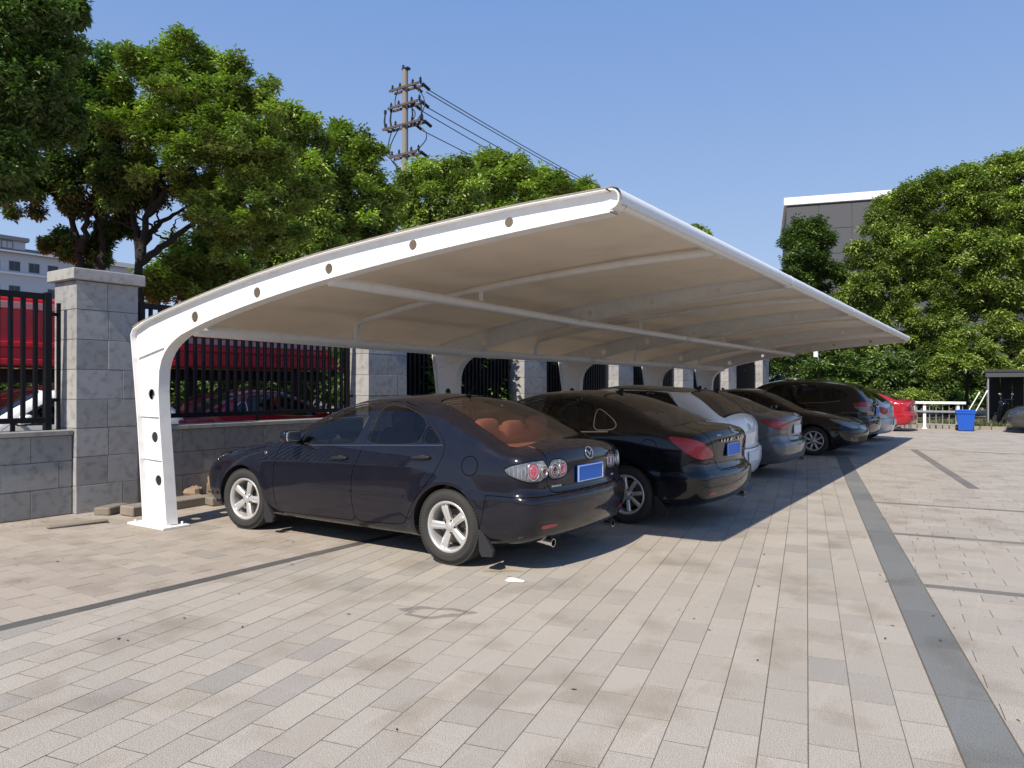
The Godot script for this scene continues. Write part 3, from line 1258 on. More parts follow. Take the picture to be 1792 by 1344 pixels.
func build_skin(c: Shell, fine: float) -> CarSkin:
	var sk := CarSkin.new()
	var yc := 0.60
	var reach := 0.78
	var rows := []
	var ncap := int(26 * fine)
	var xa := c.x0 + reach
	var xb := c.x1 - reach
	for k in ncap:
		rows.append([xa, PI / 2 * (1.0 - float(k) / ncap), -1.0])
	var nm := int((xb - xa) / 0.034 * fine)
	for k in nm + 1:
		rows.append([lerpf(xa, xb, float(k) / nm), 0.0, 1.0])
	for k in ncap:
		rows.append([xb, PI / 2 * float(k + 1) / ncap, 1.0])
	var nt := int(84 * fine)
	for half in [-1.0]:
		pass
	var prev := PackedFloat32Array()
	prev.resize(nt + 1)
	prev.fill(0.8)
	var half_v := PackedVector3Array()
	var half_n := PackedVector3Array()
	for r in rows:
		var sp: float = sin(r[1]) * r[2]
		var cp: float = cos(r[1])
		for k in nt + 1:
			var th := -PI / 2 + PI * k / nt
			var d := Vector3(sp, cp * sin(th), cp * cos(th))
			var ox: float = r[0]
			var g := prev[k]
			var a := maxf(g - 0.05, 0.02)
			var b := g + 0.05
			var fa := c.f(ox + d.x * a, yc + d.y * a, d.z * a)
			var fb := c.f(ox + d.x * b, yc + d.y * b, d.z * b)
			if fa > 0.0:
				a = 0.0
				fa = c.f(ox, yc, 0)
			if fb < 0.0:
				b = 2.4
				fb = c.f(ox + d.x * b, yc + d.y * b, d.z * b)
			var m := a
			var side_ := 0
			for it in 12:
				m = (a * fb - b * fa) / (fb - fa)
				var fm := c.f(ox + d.x * m, yc + d.y * m, d.z * m)
				if absf(fm) < 0.0004:
					break
				if fm < 0.0:
					a = m; fa = fm
					if side_ == -1: fb *= 0.5
					side_ = -1
				else:
					b = m; fb = fm
					if side_ == 1: fa *= 0.5
					side_ = 1
			prev[k] = m
			var p := Vector3(ox + d.x * m, yc + d.y * m, d.z * m)
			if k == 0 or k == nt:
				p.z = 0.0
			half_v.push_back(p)
			var n := c.normal(p)
			if k == 0 or k == nt:
				n.z = 0.0
				n = n.normalized()
			half_n.push_back(n)
	var w := nt + 1
	var cnt := half_v.size()
	for s in [1.0, -1.0]:
		var base := sk.V.size()
		for i in cnt:
			sk.V.push_back(Vector3(half_v[i].x, half_v[i].y, half_v[i].z * s))
			sk.N.push_back(Vector3(half_n[i].x, half_n[i].y, half_n[i].z * s))
		for i in rows.size() - 1:
			for k in nt:
				var a := base + i * w + k
				var b := a + 1
				var e := a + w + 1
				var d := a + w
				if s < 0:
					sk.T.append_array(PackedInt32Array([a, e, b, a, d, e]))
				else:
					sk.T.append_array(PackedInt32Array([a, b, e, a, e, d]))
	return sk


func region_values(c: Shell, sk: CarSkin, reg: Dictionary, side_: float) -> PackedFloat32Array:
	var g := PackedFloat32Array()
	var n := sk.V.size()
	g.resize(n)
	g.fill(1.0)
	var circle: bool = reg.has("circle")
	var poly: PackedVector2Array
	var lo := Vector2.ZERO
	var hi := Vector2.ZERO
	var cc := Vector2.ZERO
	var rad := 0.0
	if circle:
		cc = Vector2(reg.circle[0], reg.circle[1])
		rad = reg.circle[2]
		lo = cc - Vector2.ONE * (rad + 0.08)
		hi = cc + Vector2.ONE * (rad + 0.08)
	else:
		poly = smooth_poly(reg.poly, reg.get("rounds", 2))
		lo = poly[0]
		hi = poly[0]
		for p in poly:
			lo = lo.min(p)
			hi = hi.max(p)
		lo -= Vector2.ONE * 0.08
		hi += Vector2.ONE * 0.08
	var space: String = reg.space
	for i in n:
		var v := sk.V[i]
		if side_ != 0.0 and v.z * side_ < -0.001:
			continue
		var q := Vector2.ZERO
		match space:
			"side":
				if absf(sk.N[i].z) < 0.2 or absf(v.z) < 0.4:
					continue
				q = Vector2(v.x, v.y)
			"rear":
				if v.x > c.x0 + 1.05:
					continue
				q = Vector2(v.x - c.x0 - c.wmax + absf(v.z), v.y)
			"front":
				if v.x < c.x1 - 1.35:
					continue
				q = Vector2(c.x1 - v.x - c.wmax + absf(v.z), v.y)
			"top":
				if sk.N[i].y < 0.12 or v.y < 0.62:
					continue
				q = Vector2(v.x, absf(v.z))
			"arch":
				if absf(v.z) < 0.42:
					continue
				q = Vector2(v.x, v.y)
		if q.x < lo.x or q.x > hi.x or q.y < lo.y or q.y > hi.y:
			continue
		g[i] = q.distance_to(cc) - rad if circle else poly_dist(poly, q)
	return g


func car_wheel(parent: Node3D, at: Vector3, outward: float, s: Dictionary) -> void:
	var w := Node3D.new()
	w.name = "wheel"
	parent.add_child(w, true)
	w.position = at
	w.rotation.y = s.get("steer", 0.0) if at.x > 0 else 0.0
	var R: float = s.get("rw", 0.31)
	var rim: float = s.get("rim", 0.208)
	var hw: float = 0.102
	var xf := Transform3D(Basis(Vector3(1, 0, 0), Vector3(0, 1, 0), Vector3(0, 0, outward)), Vector3.ZERO)
	if outward < 0:
		xf = Transform3D(Basis(Vector3(-1, 0, 0), Vector3(0, 1, 0), Vector3(0, 0, -1)), Vector3.ZERO)
	var t := MB.new()
	t.lathe(PackedVector2Array([Vector2(rim - 0.01, -0.085), Vector2(rim + 0.01, -hw + 0.008), Vector2(R - 0.05, -hw - 0.004), Vector2(R - 0.016, -hw + 0.012), Vector2(R - 0.003, -hw + 0.032),
		Vector2(R, -0.045), Vector2(R - 0.008, -0.043), Vector2(R - 0.008, -0.035), Vector2(R, -0.033), Vector2(R, -0.006), Vector2(R - 0.008, -0.004), Vector2(R - 0.008, 0.004), Vector2(R, 0.006), Vector2(R, 0.033), Vector2(R - 0.008, 0.035), Vector2(R - 0.008, 0.043), Vector2(R, 0.045),
		Vector2(R - 0.003, hw - 0.032), Vector2(R - 0.016, hw - 0.012), Vector2(R - 0.035, hw - 0.001), Vector2(R - 0.037, hw + 0.002), Vector2(R - 0.05, hw + 0.004), Vector2(rim + 0.03, hw), Vector2(rim + 0.028, hw + 0.003), Vector2(rim + 0.012, hw - 0.006), Vector2(rim - 0.004, hw - 0.016)]), int(s.get("seg", 48)), xf)
	# tread blocks near the shoulders
	var nb := int(s.get("seg", 48)) + 12
	for k in nb:
		var a := TAU * k / nb
		for z in [-hw + 0.028, hw - 0.028]:
			t.box(xf * Vector3(cos(a) * (R - 0.006), sin(a) * (R - 0.006), z), Vector3(0.012, 0.019, 0.026), 0.0, xf.basis * Basis(Vector3(0, 0, 1), a))
	put("tyre", t, M.tyre, w)
	var b := MB.new()
	b.lathe(PackedVector2Array([Vector2(rim - 0.028, -0.08), Vector2(rim - 0.03, 0.05), Vector2(rim - 0.022, 0.083), Vector2(rim - 0.014, 0.094), Vector2(rim - 0.004, 0.097), Vector2(rim + 0.003, 0.092), Vector2(rim + 0.003, 0.082)]), int(s.get("seg", 48)), xf)
	put("rim", b, M.alloy, w)
	var d := MB.new()
	d.lathe(PackedVector2Array([Vector2(0.0, 0.012), Vector2(0.075, 0.012), Vector2(0.078, -0.01), Vector2(0.137, -0.01), Vector2(0.137, -0.03), Vector2(0.0, -0.03)]), 32, xf, true)
	d.box(xf * Vector3(0.11, 0.05, -0.005), Vector3(0.07, 0.12, 0.05), 0.01)
	put("brake_disc", d, M.disc, w)
	var back := MB.new()
	back.lathe(PackedVector2Array([Vector2(0.0, -0.06), Vector2(rim - 0.028, -0.06)]), 24, xf, true)
	put("dust_shield", back, M.black_plastic, w)
	var n: int = s.get("spokes", 5)
	var twin: bool = s.get("twin", false)
	var wid: Vector2 = s.get("spoke_width", Vector2(0.030, 0.046))
	var mb := MB.new()
	var st := [[0.030, 0.062], [0.07, 0.070], [0.11, 0.076], [0.15, 0.080], [rim - 0.034, 0.078], [rim - 0.018, 0.070]]
	var pairs := [[0.0, 0.0]] if not twin else [[-0.010, -0.034], [0.010, 0.034]]
	for pr in pairs:
		for i in st.size() - 1:
			var f0 := float(i) / (st.size() - 1)
			var f1 := float(i + 1) / (st.size() - 1)
			var r0: float = st[i][0]; var r1: float = st[i + 1][0]
			var z0: float = st[i][1]; var z1: float = st[i + 1][1]
			var h0 := lerpf(wid.x, wid.y, f0) * 0.5; var h1 := lerpf(wid.x, wid.y, f1) * 0.5
			var o0 := lerpf(pr[0], pr[1], f0); var o1 := lerpf(pr[0], pr[1], f1)
			var e := 0.010
			# ridged front, bevelled sides
			mb.quad(Vector3(r0, o0 - h0 * 0.5, z0), Vector3(r1, o1 - h1 * 0.5, z1), Vector3(r1, o1, z1 - 0.003), Vector3(r0, o0, z0 - 0.003))
			mb.quad(Vector3(r0, o0, z0 - 0.003), Vector3(r1, o1, z1 - 0.003), Vector3(r1, o1 + h1 * 0.5, z1), Vector3(r0, o0 + h0 * 0.5, z0))
			mb.quad(Vector3(r0, o0 - h0, z0 - e), Vector3(r1, o1 - h1, z1 - e), Vector3(r1, o1 - h1 * 0.5, z1), Vector3(r0, o0 - h0 * 0.5, z0))
			mb.quad(Vector3(r0, o0 + h0 * 0.5, z0), Vector3(r1, o1 + h1 * 0.5, z1), Vector3(r1, o1 + h1, z1 - e), Vector3(r0, o0 + h0, z0 - e))
			mb.quad(Vector3(r0, o0 - h0 * 0.8, z0 - 0.04), Vector3(r1, o1 - h1 * 0.8, z1 - 0.045), Vector3(r1, o1 - h1, z1 - e), Vector3(r0, o0 - h0, z0 - e))
			mb.quad(Vector3(r0, o0 + h0, z0 - e), Vector3(r1, o1 + h1, z1 - e), Vector3(r1, o1 + h1 * 0.8, z1 - 0.045), Vector3(r0, o0 + h0 * 0.8, z0 - 0.04))
	var sm := mb.mesh()
	for k in n:
		var o := put("spoke", sm, M.alloy, w)
		o.transform = xf * Transform3D(Basis(Vector3(0, 0, 1), TAU * k / n + s.get("spin", 0.3) + at.x * 0.7))
	var hb := MB.new()
	hb.lathe(PackedVector2Array([Vector2(0.062, 0.03), Vector2(0.06, 0.058), Vector2(0.05, 0.066), Vector2(0.032, 0.066), Vector2(0.030, 0.072), Vector2(0.024, 0.077), Vector2(0.0, 0.078)]), 28, xf)
	put("hub_cap", hb, M.alloy, w)
	var nt := MB.new()
	for k in 5:
		var a: float = TAU * (k + 0.5) / 5.0 + s.get("spin", 0.3) + at.x * 0.7
		nt.rod(xf * Vector3(cos(a) * 0.052, sin(a) * 0.052, 0.05), xf * Vector3(cos(a) * 0.052, sin(a) * 0.052, 0.0685), 0.009, 6)
	put("wheel_nut", nt, M.black_plastic, w)


func strip_on(c: Shell, pts: Array, sgn: float, h: float, proud: float, mb: MB) -> void:
	# a bar laid along points (x, y) of the car's side
	var prev := []
	for i in pts.size():
		var q: Vector2 = pts[i]
		var p := c.side(q.x, q.y, sgn)
		var n := c.normal(p)
		var d: Vector2 = (pts[mini(i + 1, pts.size() - 1)] - pts[maxi(i - 1, 0)])
		var along := Vector3(d.x, d.y, 0)
		along = (along - n * along.dot(n)).normalized()
		var up := n.cross(along).normalized()
		var ring := [p - up * h * 0.5 - n * 0.003, p - up * h * 0.4 + n * proud, p + up * h * 0.4 + n * proud, p + up * h * 0.5 - n * 0.003]
		if i > 0:
			for k in 3:
				mb.quad(prev[k], ring[k], ring[k + 1], prev[k + 1])
		else:
			mb.quad(ring[0], ring[1], ring[2], ring[3])
		if i == pts.size() - 1:
			mb.quad(ring[3], ring[2], ring[1], ring[0])
		prev = ring


func closed_line(p: Array, rounds := 2) -> Array:
	var a := []
	var q := smooth_poly(p, rounds)
	for i in q.size():
		a.append(q[i])
	a.append(q[0])
	return a


func car_materials() -> void:
	var dust := noise(0.012, 61, 5, 512, [[0.0, grey(0.30)], [0.5, grey(0.42)], [1.0, grey(0.62)]])
	for p in [["navy_paint", lin(0.0055, 0.0055, 0.0115)], ["black_paint", lin(0.004, 0.0045, 0.0068)], ["white_paint", lin(0.80, 0.80, 0.78)], ["grey_paint", lin(0.115, 0.125, 0.14)], ["umber_paint", lin(0.016, 0.0145, 0.0125)], ["silver_paint", lin(0.55, 0.54, 0.52)], ["red_paint", lin(0.33, 0.012, 0.022)], ["graphite_paint", lin(0.05, 0.05, 0.048)]]:
		var m := mat(p[0], p[1], 1.0, 0.0)
		m.roughness_texture = dust
		m.roughness_texture_channel = BaseMaterial3D.TEXTURE_CHANNEL_RED
		triplanar(m, 0.6, false)
		m.clearcoat_enabled = true
		m.clearcoat = 1.0
		m.clearcoat_roughness = 0.05
		m.metallic_specular = 0.22
	M.grey_paint.metallic = 0.35
	M.silver_paint.metallic = 0.3
	mat("tyre", lin(0.030, 0.029, 0.027), 0.85)
	mat("alloy", lin(0.62, 0.61, 0.59), 0.30, 0.55)
	mat("disc", lin(0.16, 0.14, 0.12), 0.5, 0.6)
	mat("black_plastic", lin(0.010, 0.010, 0.011), 0.6)
	mat("gap", lin(0.004, 0.004, 0.004), 0.9)
	mat("chrome", lin(0.75, 0.75, 0.76), 0.12, 1.0)
	mat("dark_chrome", lin(0.28, 0.28, 0.29), 0.2, 1.0)
	var g := mat("side_glass", Color(0.012, 0.014, 0.016, 0.80), 0.02)
	g.transparency = BaseMaterial3D.TRANSPARENCY_ALPHA
	g = mat("clear_glass", Color(0.10, 0.09, 0.08, 0.28), 0.03)
	g.transparency = BaseMaterial3D.TRANSPARENCY_ALPHA
	g = mat("dusty_glass", Color(0.24, 0.185, 0.155, 0.46), 0.12)
	g.transparency = BaseMaterial3D.TRANSPARENCY_ALPHA
	var lens := noise(0.09, 71, 2, 256, [], 10.0, FastNoiseLite.TYPE_CELLULAR)
	for p in [["lamp_clear", lin(0.24, 0.24, 0.25), 0.95], ["lamp_red", lin(0.50, 0.012, 0.03), 0.25], ["lamp_pink", lin(0.55, 0.06, 0.09), 0.3], ["lamp_dark", lin(0.16, 0.03, 0.035), 0.3]]:
		var m := mat(p[0], p[1], 0.18, p[2])
		m.clearcoat_enabled = true
		m.clearcoat = 1.0
		m.clearcoat_roughness = 0.03
		m.normal_enabled = true
		m.normal_texture = lens
		m.normal_scale = 2.0
		triplanar(m, 5.0, false)
	mat("plate_blue", lin(0.02, 0.16, 0.62), 0.45)
	mat("plate_white", lin(0.72, 0.73, 0.75), 0.45)
	mat("red_fabric", lin(0.46, 0.145, 0.10), 0.9)
	mat("tan_fabric", lin(0.20, 0.17, 0.13), 0.9)
	mat("dark_fabric", lin(0.022, 0.021, 0.020), 0.9)
	mat("rubber", lin(0.016, 0.016, 0.017), 0.7)





func make_car(called: String, s: Dictionary, label: String) -> Node3D:
	var c := make_shell(s)
	var sk := build_skin(c, s.get("fine", 1.0))
	var o := thing(called, label, "car")
	var paint: Material = M[s.paint]
	var gaps := PackedInt32Array()
	var parts := {}
	for sgn in [1.0, -1.0]:
		for ax in [c.axle_f, c.axle_r]:
			sk.cut(region_values(c, sk, {"space": "arch", "circle": [ax, c.rw, c.arch]}, sgn), 0.0)
	for reg in s.regions:
		var sides := [-1.0, 1.0] if reg.get("split", true) else [0.0]
		if reg.has("only"):
			sides = [reg.only]
		for sgn in sides:
			var g := region_values(c, sk, reg, sgn)
			var gap: float = reg.get("gap", 0.0)
			var got := sk.cut(g, -gap)
			if gap > 0.0:
				gaps.append_array(sk.cut(g, gap))
			if got.is_empty():
				continue
			var p: Node3D = o
			if reg.has("under"):
				p = parts.get(reg.under + str(sgn), o)
			var m := put(reg.name, skin_mesh(sk, got, reg.get("push", 0.0)), M[reg.mat] if reg.has("mat") else paint, p)
			parts[reg.name + str(sgn)] = m
	put("body", skin_mesh(sk, sk.T, 0.0), paint, o)
	if gaps.size():
		put("panel_gap", skin_mesh(sk, gaps, -0.010), M.gap, o)
	for p in s.get("adopt", []):
		for sgn in ["1.0", "-1.0", "0.0"]:
			if parts.has(p[0] + sgn) and parts.has(p[1] + sgn):
				(parts[p[0] + sgn] as Node3D).reparent(parts[p[1] + sgn])
	# wheels and wheel wells
	for sgn in [-1.0, 1.0]:
		for ax in [c.axle_f, c.axle_r]:
			var out_z := absf(c.side(ax, c.rw + c.arch + 0.02, sgn).z)
			car_wheel(o, Vector3(ax, c.rw, sgn * (out_z - 0.125)), sgn, s)
			var mb := MB.new()
			var n := 24
			for k in n:
				var a0 := lerpf(-0.32, PI + 0.32, float(k) / n)
				var a1 := lerpf(-0.32, PI + 0.32, float(k + 1) / n)
				var r := c.arch + 0.004
				var p0 := Vector3(ax + cos(a0) * r, c.rw + sin(a0) * r, sgn * (out_z - 0.006))
				var p1 := Vector3(ax + cos(a1) * r, c.rw + sin(a1) * r, sgn * (out_z - 0.006))
				p0.z = sgn * (absf(c.side(p0.x, maxf(p0.y, 0.2), sgn).z) - 0.004)
				p1.z = sgn * (absf(c.side(p1.x, maxf(p1.y, 0.2), sgn).z) - 0.004)
				var q0 := Vector3(p0.x, p0.y, sgn * 0.40)
				var q1 := Vector3(p1.x, p1.y, sgn * 0.40)
				mb.quad(p0, p1, q1, q0)
				mb.tri(Vector3(ax, c.rw, sgn * 0.40), q0, q1)
			put("wheel_well", mb, M.gap, o)
	# cabin
	var seat: Material = M[s.get("seats", "dark_fabric")]
	if s.get("cabin", true):
		var hy: float = s.get("hip", 0.0)
		for z in [-0.36, 0.36]:
			var f := MB.new()
			f.blob(Vector3(0.05, 0.40 + hy, z), Vector3(0.26, 0.10, 0.25), 0.45)
			f.blob(Vector3(-0.27, 0.74 + hy, z), Vector3(0.09, 0.34, 0.24), 0.45, Basis(Vector3.BACK, 0.28))
			put("front_seat", f, seat, o)
			var hr := MB.new()
			hr.blob(Vector3(-0.40, 1.13 + hy, z), Vector3(0.05, 0.10, 0.13), 0.6)
			put("headrest", hr, seat, o)
		var bs := MB.new()
		bs.blob(Vector3(-0.85, 0.42 + hy, 0), Vector3(0.28, 0.10, 0.62), 0.35)
		bs.blob(Vector3(-1.24, 0.76 + hy, 0), Vector3(0.11, 0.34, 0.66), 0.35, Basis(Vector3.BACK, 0.3))
		put("rear_seat", bs, seat, o)
		for z in [-0.40, 0.0, 0.40]:
			var hr := MB.new()
			hr.blob(Vector3(-1.40, 1.09 + hy - (0.03 if z == 0.0 else 0.0), z), Vector3(0.055, 0.09, 0.15), 0.6)
			put("headrest", hr, seat, o)
		if s.has("shelf"):
			var sh := MB.new()
			sh.box(Vector3((s.shelf[0] + s.shelf[1]) * 0.5, s.shelf[2], 0), Vector3(absf(s.shelf[0] - s.shelf[1]), 0.02, 1.16), 0.005)
			put("parcel_shelf", sh, M[s.get("shelf_mat", "dark_fabric")], o)
		var da := MB.new()
		da.blob(Vector3(0.66, 0.78 + hy, 0), Vector3(0.22, 0.12, 0.66), 0.4)
		put("dashboard", da, M.dark_fabric, o)
		var st := MB.new()
		var ring := PackedVector3Array()
		for k in 21:
			var a := TAU * k / 20
			ring.push_back(Vector3(0.40, 0.82 + hy, -0.36) + Basis(Vector3.BACK, -0.35) * Vector3(0, cos(a) * 0.18, sin(a) * 0.18))
		st.tube(ring, 0.014, 6)
		put("steering_wheel", st, M.black_plastic, o)
	# mirrors
	for sgn in [-1.0, 1.0]:
		var base := c.side(s.mirror[0], s.mirror[1] - 0.07, sgn)
		var mr := MB.new()
		mr.blob(Vector3(s.mirror[0], s.mirror[1], base.z + sgn * 0.12), Vector3(0.055, 0.062, 0.10), 0.6)
		mr.blob(Vector3(s.mirror[0] + 0.005, s.mirror[1] - 0.055, base.z + sgn * 0.03), Vector3(0.035, 0.022, 0.05), 0.7)
		var mm := put("door_mirror", mr, paint, o)
		var gl := MB.new()
		gl.blob(Vector3(s.mirror[0] - 0.050, s.mirror[1], base.z + sgn * 0.12), Vector3(0.010, 0.050, 0.084), 0.5)
		put("mirror_glass", gl, M.chrome, mm)
		# handles
		for h in s.handles:
			var hp := c.side(h[0], h[1], sgn)
			var hn := c.normal(hp)
			var hb := MB.new()
			var bas := Basis(Vector3.BACK, h[2])
			hb.blob(hp + hn * 0.014, Vector3(0.105, 0.015, 0.014), 0.6, bas)
			hb.blob(hp - hn * 0.006, Vector3(0.055, 0.028, 0.010), 0.9, bas)
			put("door_handle", hb, M[s.get("handle_mat", "black_plastic")], o)
		if s.has("trim"):
			for ln in s.trim:
				var tm := MB.new()
				var pts := []
				for k in 9:
					pts.append((ln[0] as Vector2).lerp(ln[1], k / 8.0))
				strip_on(c, pts, sgn, ln[2], 0.008, tm)
				put("side_moulding", tm, M[ln[3]] if ln[3] != "paint" else paint, o)
		for ln in s.get("outlines", []):
			var tm := MB.new()
			strip_on(c, closed_line(ln[0], 2) if ln[1] else ln[0], sgn, ln[2], 0.004, tm)
			put("window_trim", tm, M[ln[3]], o)
		for mf in s.get("mud_flaps", []):
			var p := c.side(mf[0], 0.30, sgn)
			var fl := MB.new()
			var poly := PackedVector2Array([Vector2(0.015, 0.20), Vector2(-0.02, 0.20), Vector2(-0.13, 0.05), Vector2(-0.12, 0.0), Vector2(-0.02, -0.01), Vector2(0.005, 0.04)])
			fl.prism(poly, 0.03, Transform3D(Basis(), Vector3(mf[0], 0.125, p.z - 0.015 - sgn * 0.012)))
			put("mud_flap", fl, M.rubber, o)
		for rg in s.get("lamp_rings", []):
			var lamp: Node3D = parts.get(rg[3] + str(sgn), o)
			for k2 in 2:
				var rm := MB.new()
				var rp := PackedVector3Array()
				var rr: float = rg[2] * (1.0 - 0.38 * k2)
				for k in 29:
					var a := TAU * k / 28
					var q := c.rear(rg[0] + cos(a) * rr, rg[1] + sin(a) * rr, sgn)
					rp.push_back(q + c.normal(q) * 0.005)
				rm.tube(rp, 0.0035, 5)
				put("reflector_ring", rm, M.chrome, lamp)
		for rb in s.get("lamp_ribs", []):
			var lamp: Node3D = parts.get(rb[3] + str(sgn), o)
			var rm := MB.new()
			var rp := PackedVector3Array()
			for k in 7:
				var q := c.rear(rb[0], lerpf(rb[1], rb[2], k / 6.0), sgn)
				rp.push_back(q + c.normal(q) * 0.004)
			rm.tube(rp, 0.004, 5)
			put("lamp_rib", rm, M.chrome, lamp)
		if s.has("indicator"):
			var ip := c.side(s.indicator[0], s.indicator[1], sgn)
			var ib := MB.new()
			ib.blob(ip, Vector3(0.028, 0.016, 0.008), 0.9)
			put("side_indicator", ib, M.lamp_clear, o)
		for ex in s.get("exhaust", []):
			if ex[1] * sgn > 0:
				var e := MB.new()
				var px: Vector3 = c.hit(Vector3(-1.4, 0.3, ex[1]), Vector3(-1, 0, 0), 1.6)
				var xf := Transform3D(Basis(Vector3(0, 0, 1), Vector3(0, 1, 0), Vector3(-1, -0.08, 0)), Vector3(px.x + 0.215, ex[0], ex[1]))
				e.lathe(PackedVector2Array([Vector2(0.024, 0.0), Vector2(0.029, 0.12), Vector2(0.033, 0.20), Vector2(0.033, 0.205), Vector2(0.028, 0.205), Vector2(0.026, 0.05), Vector2(0.0, 0.05)]), 20, xf)
				put("exhaust_pipe", e, M.chrome, o)
	# rear plate
	if s.has("plate"):
		var pc: Vector3 = c.hit(Vector3(-1.2, s.plate[1], 0), Vector3(-1, 0, 0), 1.6)
		if s.plate[0] > 0:
			pc = c.hit(Vector3(1.2, s.plate[1], 0), Vector3(1, 0, 0), 1.6)
		var sg := signf(s.plate[0])
		var pb := MB.new()
		pb.box(pc + Vector3(sg * 0.010, 0, 0), Vector3(0.012, 0.14, 0.44), 0.004)
		var pn := put("number_plate", pb, M[s.plate[2]], o)
		var pf := MB.new()
		var fx := pc.x + sg * 0.0175
		for e in [-1.0, 1.0]:
			pf.box(Vector3(fx, pc.y + e * 0.062, pc.z), Vector3(0.003, 0.004, 0.424), 0.0)
			pf.box(Vector3(fx, pc.y, pc.z + e * 0.211), Vector3(0.003, 0.120, 0.004), 0.0)
		put("plate_edge", pf, M.plate_white, pn)
	if s.has("antenna"):
		var ap := c.above(s.antenna[0], 0.0)
		var an := MB.new()
		if s.antenna[1] == "rod":
			an.blob(ap, Vector3(0.03, 0.018, 0.02), 0.8)
			an.rod(ap, ap + Vector3(-0.07, 0.085, 0), 0.005, 6, 0.003)
		else:
			an.prism(PackedVector2Array([Vector2(0.07, 0), Vector2(-0.05, 0), Vector2(-0.055, 0.055), Vector2(-0.035, 0.055)]), 0.022, Transform3D(Basis(), ap + Vector3(0, -0.006, -0.011)))
		put("antenna", an, M.black_plastic, o)
	if s.has("emblem"):
		var ep: Vector3 = c.hit(Vector3(-1.2, s.emblem[0], 0), Vector3(-1, 0, 0), 1.6)
		var en := c.normal(ep)
		var bz := Vector3(0, 0, 1)
		var by := bz.cross(en).normalized()
		if by.y < 0: by = -by
		var xf := Transform3D(Basis(bz, by, en), ep + en * 0.006)
		var em := MB.new()
		if s.emblem[1] == "wings":
			var ring := PackedVector3Array()
			for k in 33:
				var a := TAU * k / 32
				ring.push_back(xf * Vector3(cos(a) * 0.060, sin(a) * 0.049, 0))
			em.tube(ring, 0.0045, 6)
			for q in [-1.0, 1.0]:
				var wing := PackedVector3Array([xf * Vector3(q * 0.056, 0.012, 0), xf * Vector3(q * 0.044, 0.020, 0.001), xf * Vector3(q * 0.024, 0.012, 0.002), xf * Vector3(0, -0.018, 0.002)])
				em.tube(wing, 0.0045, 6)
		elif s.emblem[1] == "ring":
			var ring := PackedVector3Array()
			for k in 25:
				var a := TAU * k / 24
				ring.push_back(xf * Vector3(cos(a) * 0.042, sin(a) * 0.042, 0))
			em.tube(ring, 0.005, 6)
			em.box(xf * Vector3.ZERO, Vector3(0.01, 0.014, 0.10), 0.003)
		else:
			for q in [0.0, 0.034]:
				for e in [-1.0, 1.0]:
					em.rod(xf * Vector3(0, q + 0.016, 0), xf * Vector3(e * 0.048, q - 0.016, 0), 0.0075, 6)
		put("emblem", em, M.chrome, o)
	for b in s.get("badges", []):
		var bp := c.rear(b[0], b[1], b[2])
		var bn := c.normal(bp)
		var bx := Vector3.UP.cross(bn).normalized()
		var bm := MB.new()
		for k in b[3]:
			var off: float = (k - (b[3] - 1) * 0.5) * 0.021
			bm.box(bp + bx * off + bn * 0.002, Vector3(0.013, 0.016, 0.006), 0.002, Basis(bx, Vector3.UP, bn) * Basis(Vector3.BACK, -0.2))
		put("badge", bm, M.chrome, o)
	return o


func repaint(o: Node3D, from_: Material, to: Material) -> void:
	for n in o.find_children("*", "MeshInstance3D", true, false):
		if n.material_override == from_:
			n.material_override = to


func sedan_base() -> Dictionary:
	return {
		"x0": -2.24, "x1": 2.26, "wmax": 0.872, "rw": 0.31, "arch": 0.348,
		"top": [[-2.36, 0.93], [-2.22, 0.985], [-2.08, 1.0], [-1.9, 1.012], [-1.6, 1.135], [-1.3, 1.265], [-1.05, 1.345], [-0.65, 1.388], [-0.2, 1.370], [0.1, 1.305], [0.5, 1.155], [0.95, 0.975], [1.2, 0.93], [1.6, 0.865], [2.0, 0.77], [2.15, 0.70], [2.36, 0.56]],
		"belt": [[-2.36, 0.90], [-1.9, 0.935], [-1.3, 0.945], [0, 0.915], [0.7, 0.88], [1.3, 0.83], [2.0, 0.72], [2.36, 0.60]],
		"plan": [[-2.36, 0.80], [-2.0, 0.845], [-1.3, 0.872], [0, 0.872], [1.3, 0.868], [1.8, 0.84], [2.36, 0.75]],
		"under": [[-2.36, 0.27], [-1.95, 0.22], [-1.3, 0.185], [1.3, 0.18], [2.0, 0.20], [2.36, 0.22]],
		"round": [[-2.3, 0.05], [-1.9, 0.06], [-1.6, 0.08], [-1.0, 0.12], [0.0, 0.12], [0.8, 0.07], [1.2, 0.10], [2.2, 0.14]],
		"rear": [[0.0, -2.05], [0.2, -2.13], [0.3, -2.20], [0.45, -2.245], [0.55, -2.25], [0.585, -2.243], [0.615, -2.20], [0.66, -2.185], [0.8, -2.185], [0.94, -2.18], [0.985, -2.16], [1.05, -2.1], [1.5, -1.8]],
		"front": [[0.0, 2.05], [0.2, 2.15], [0.35, 2.24], [0.5, 2.265], [0.6, 2.245], [0.7, 2.18], [0.8, 2.06], [1.0, 1.8], [1.5, 1.5]],
	}


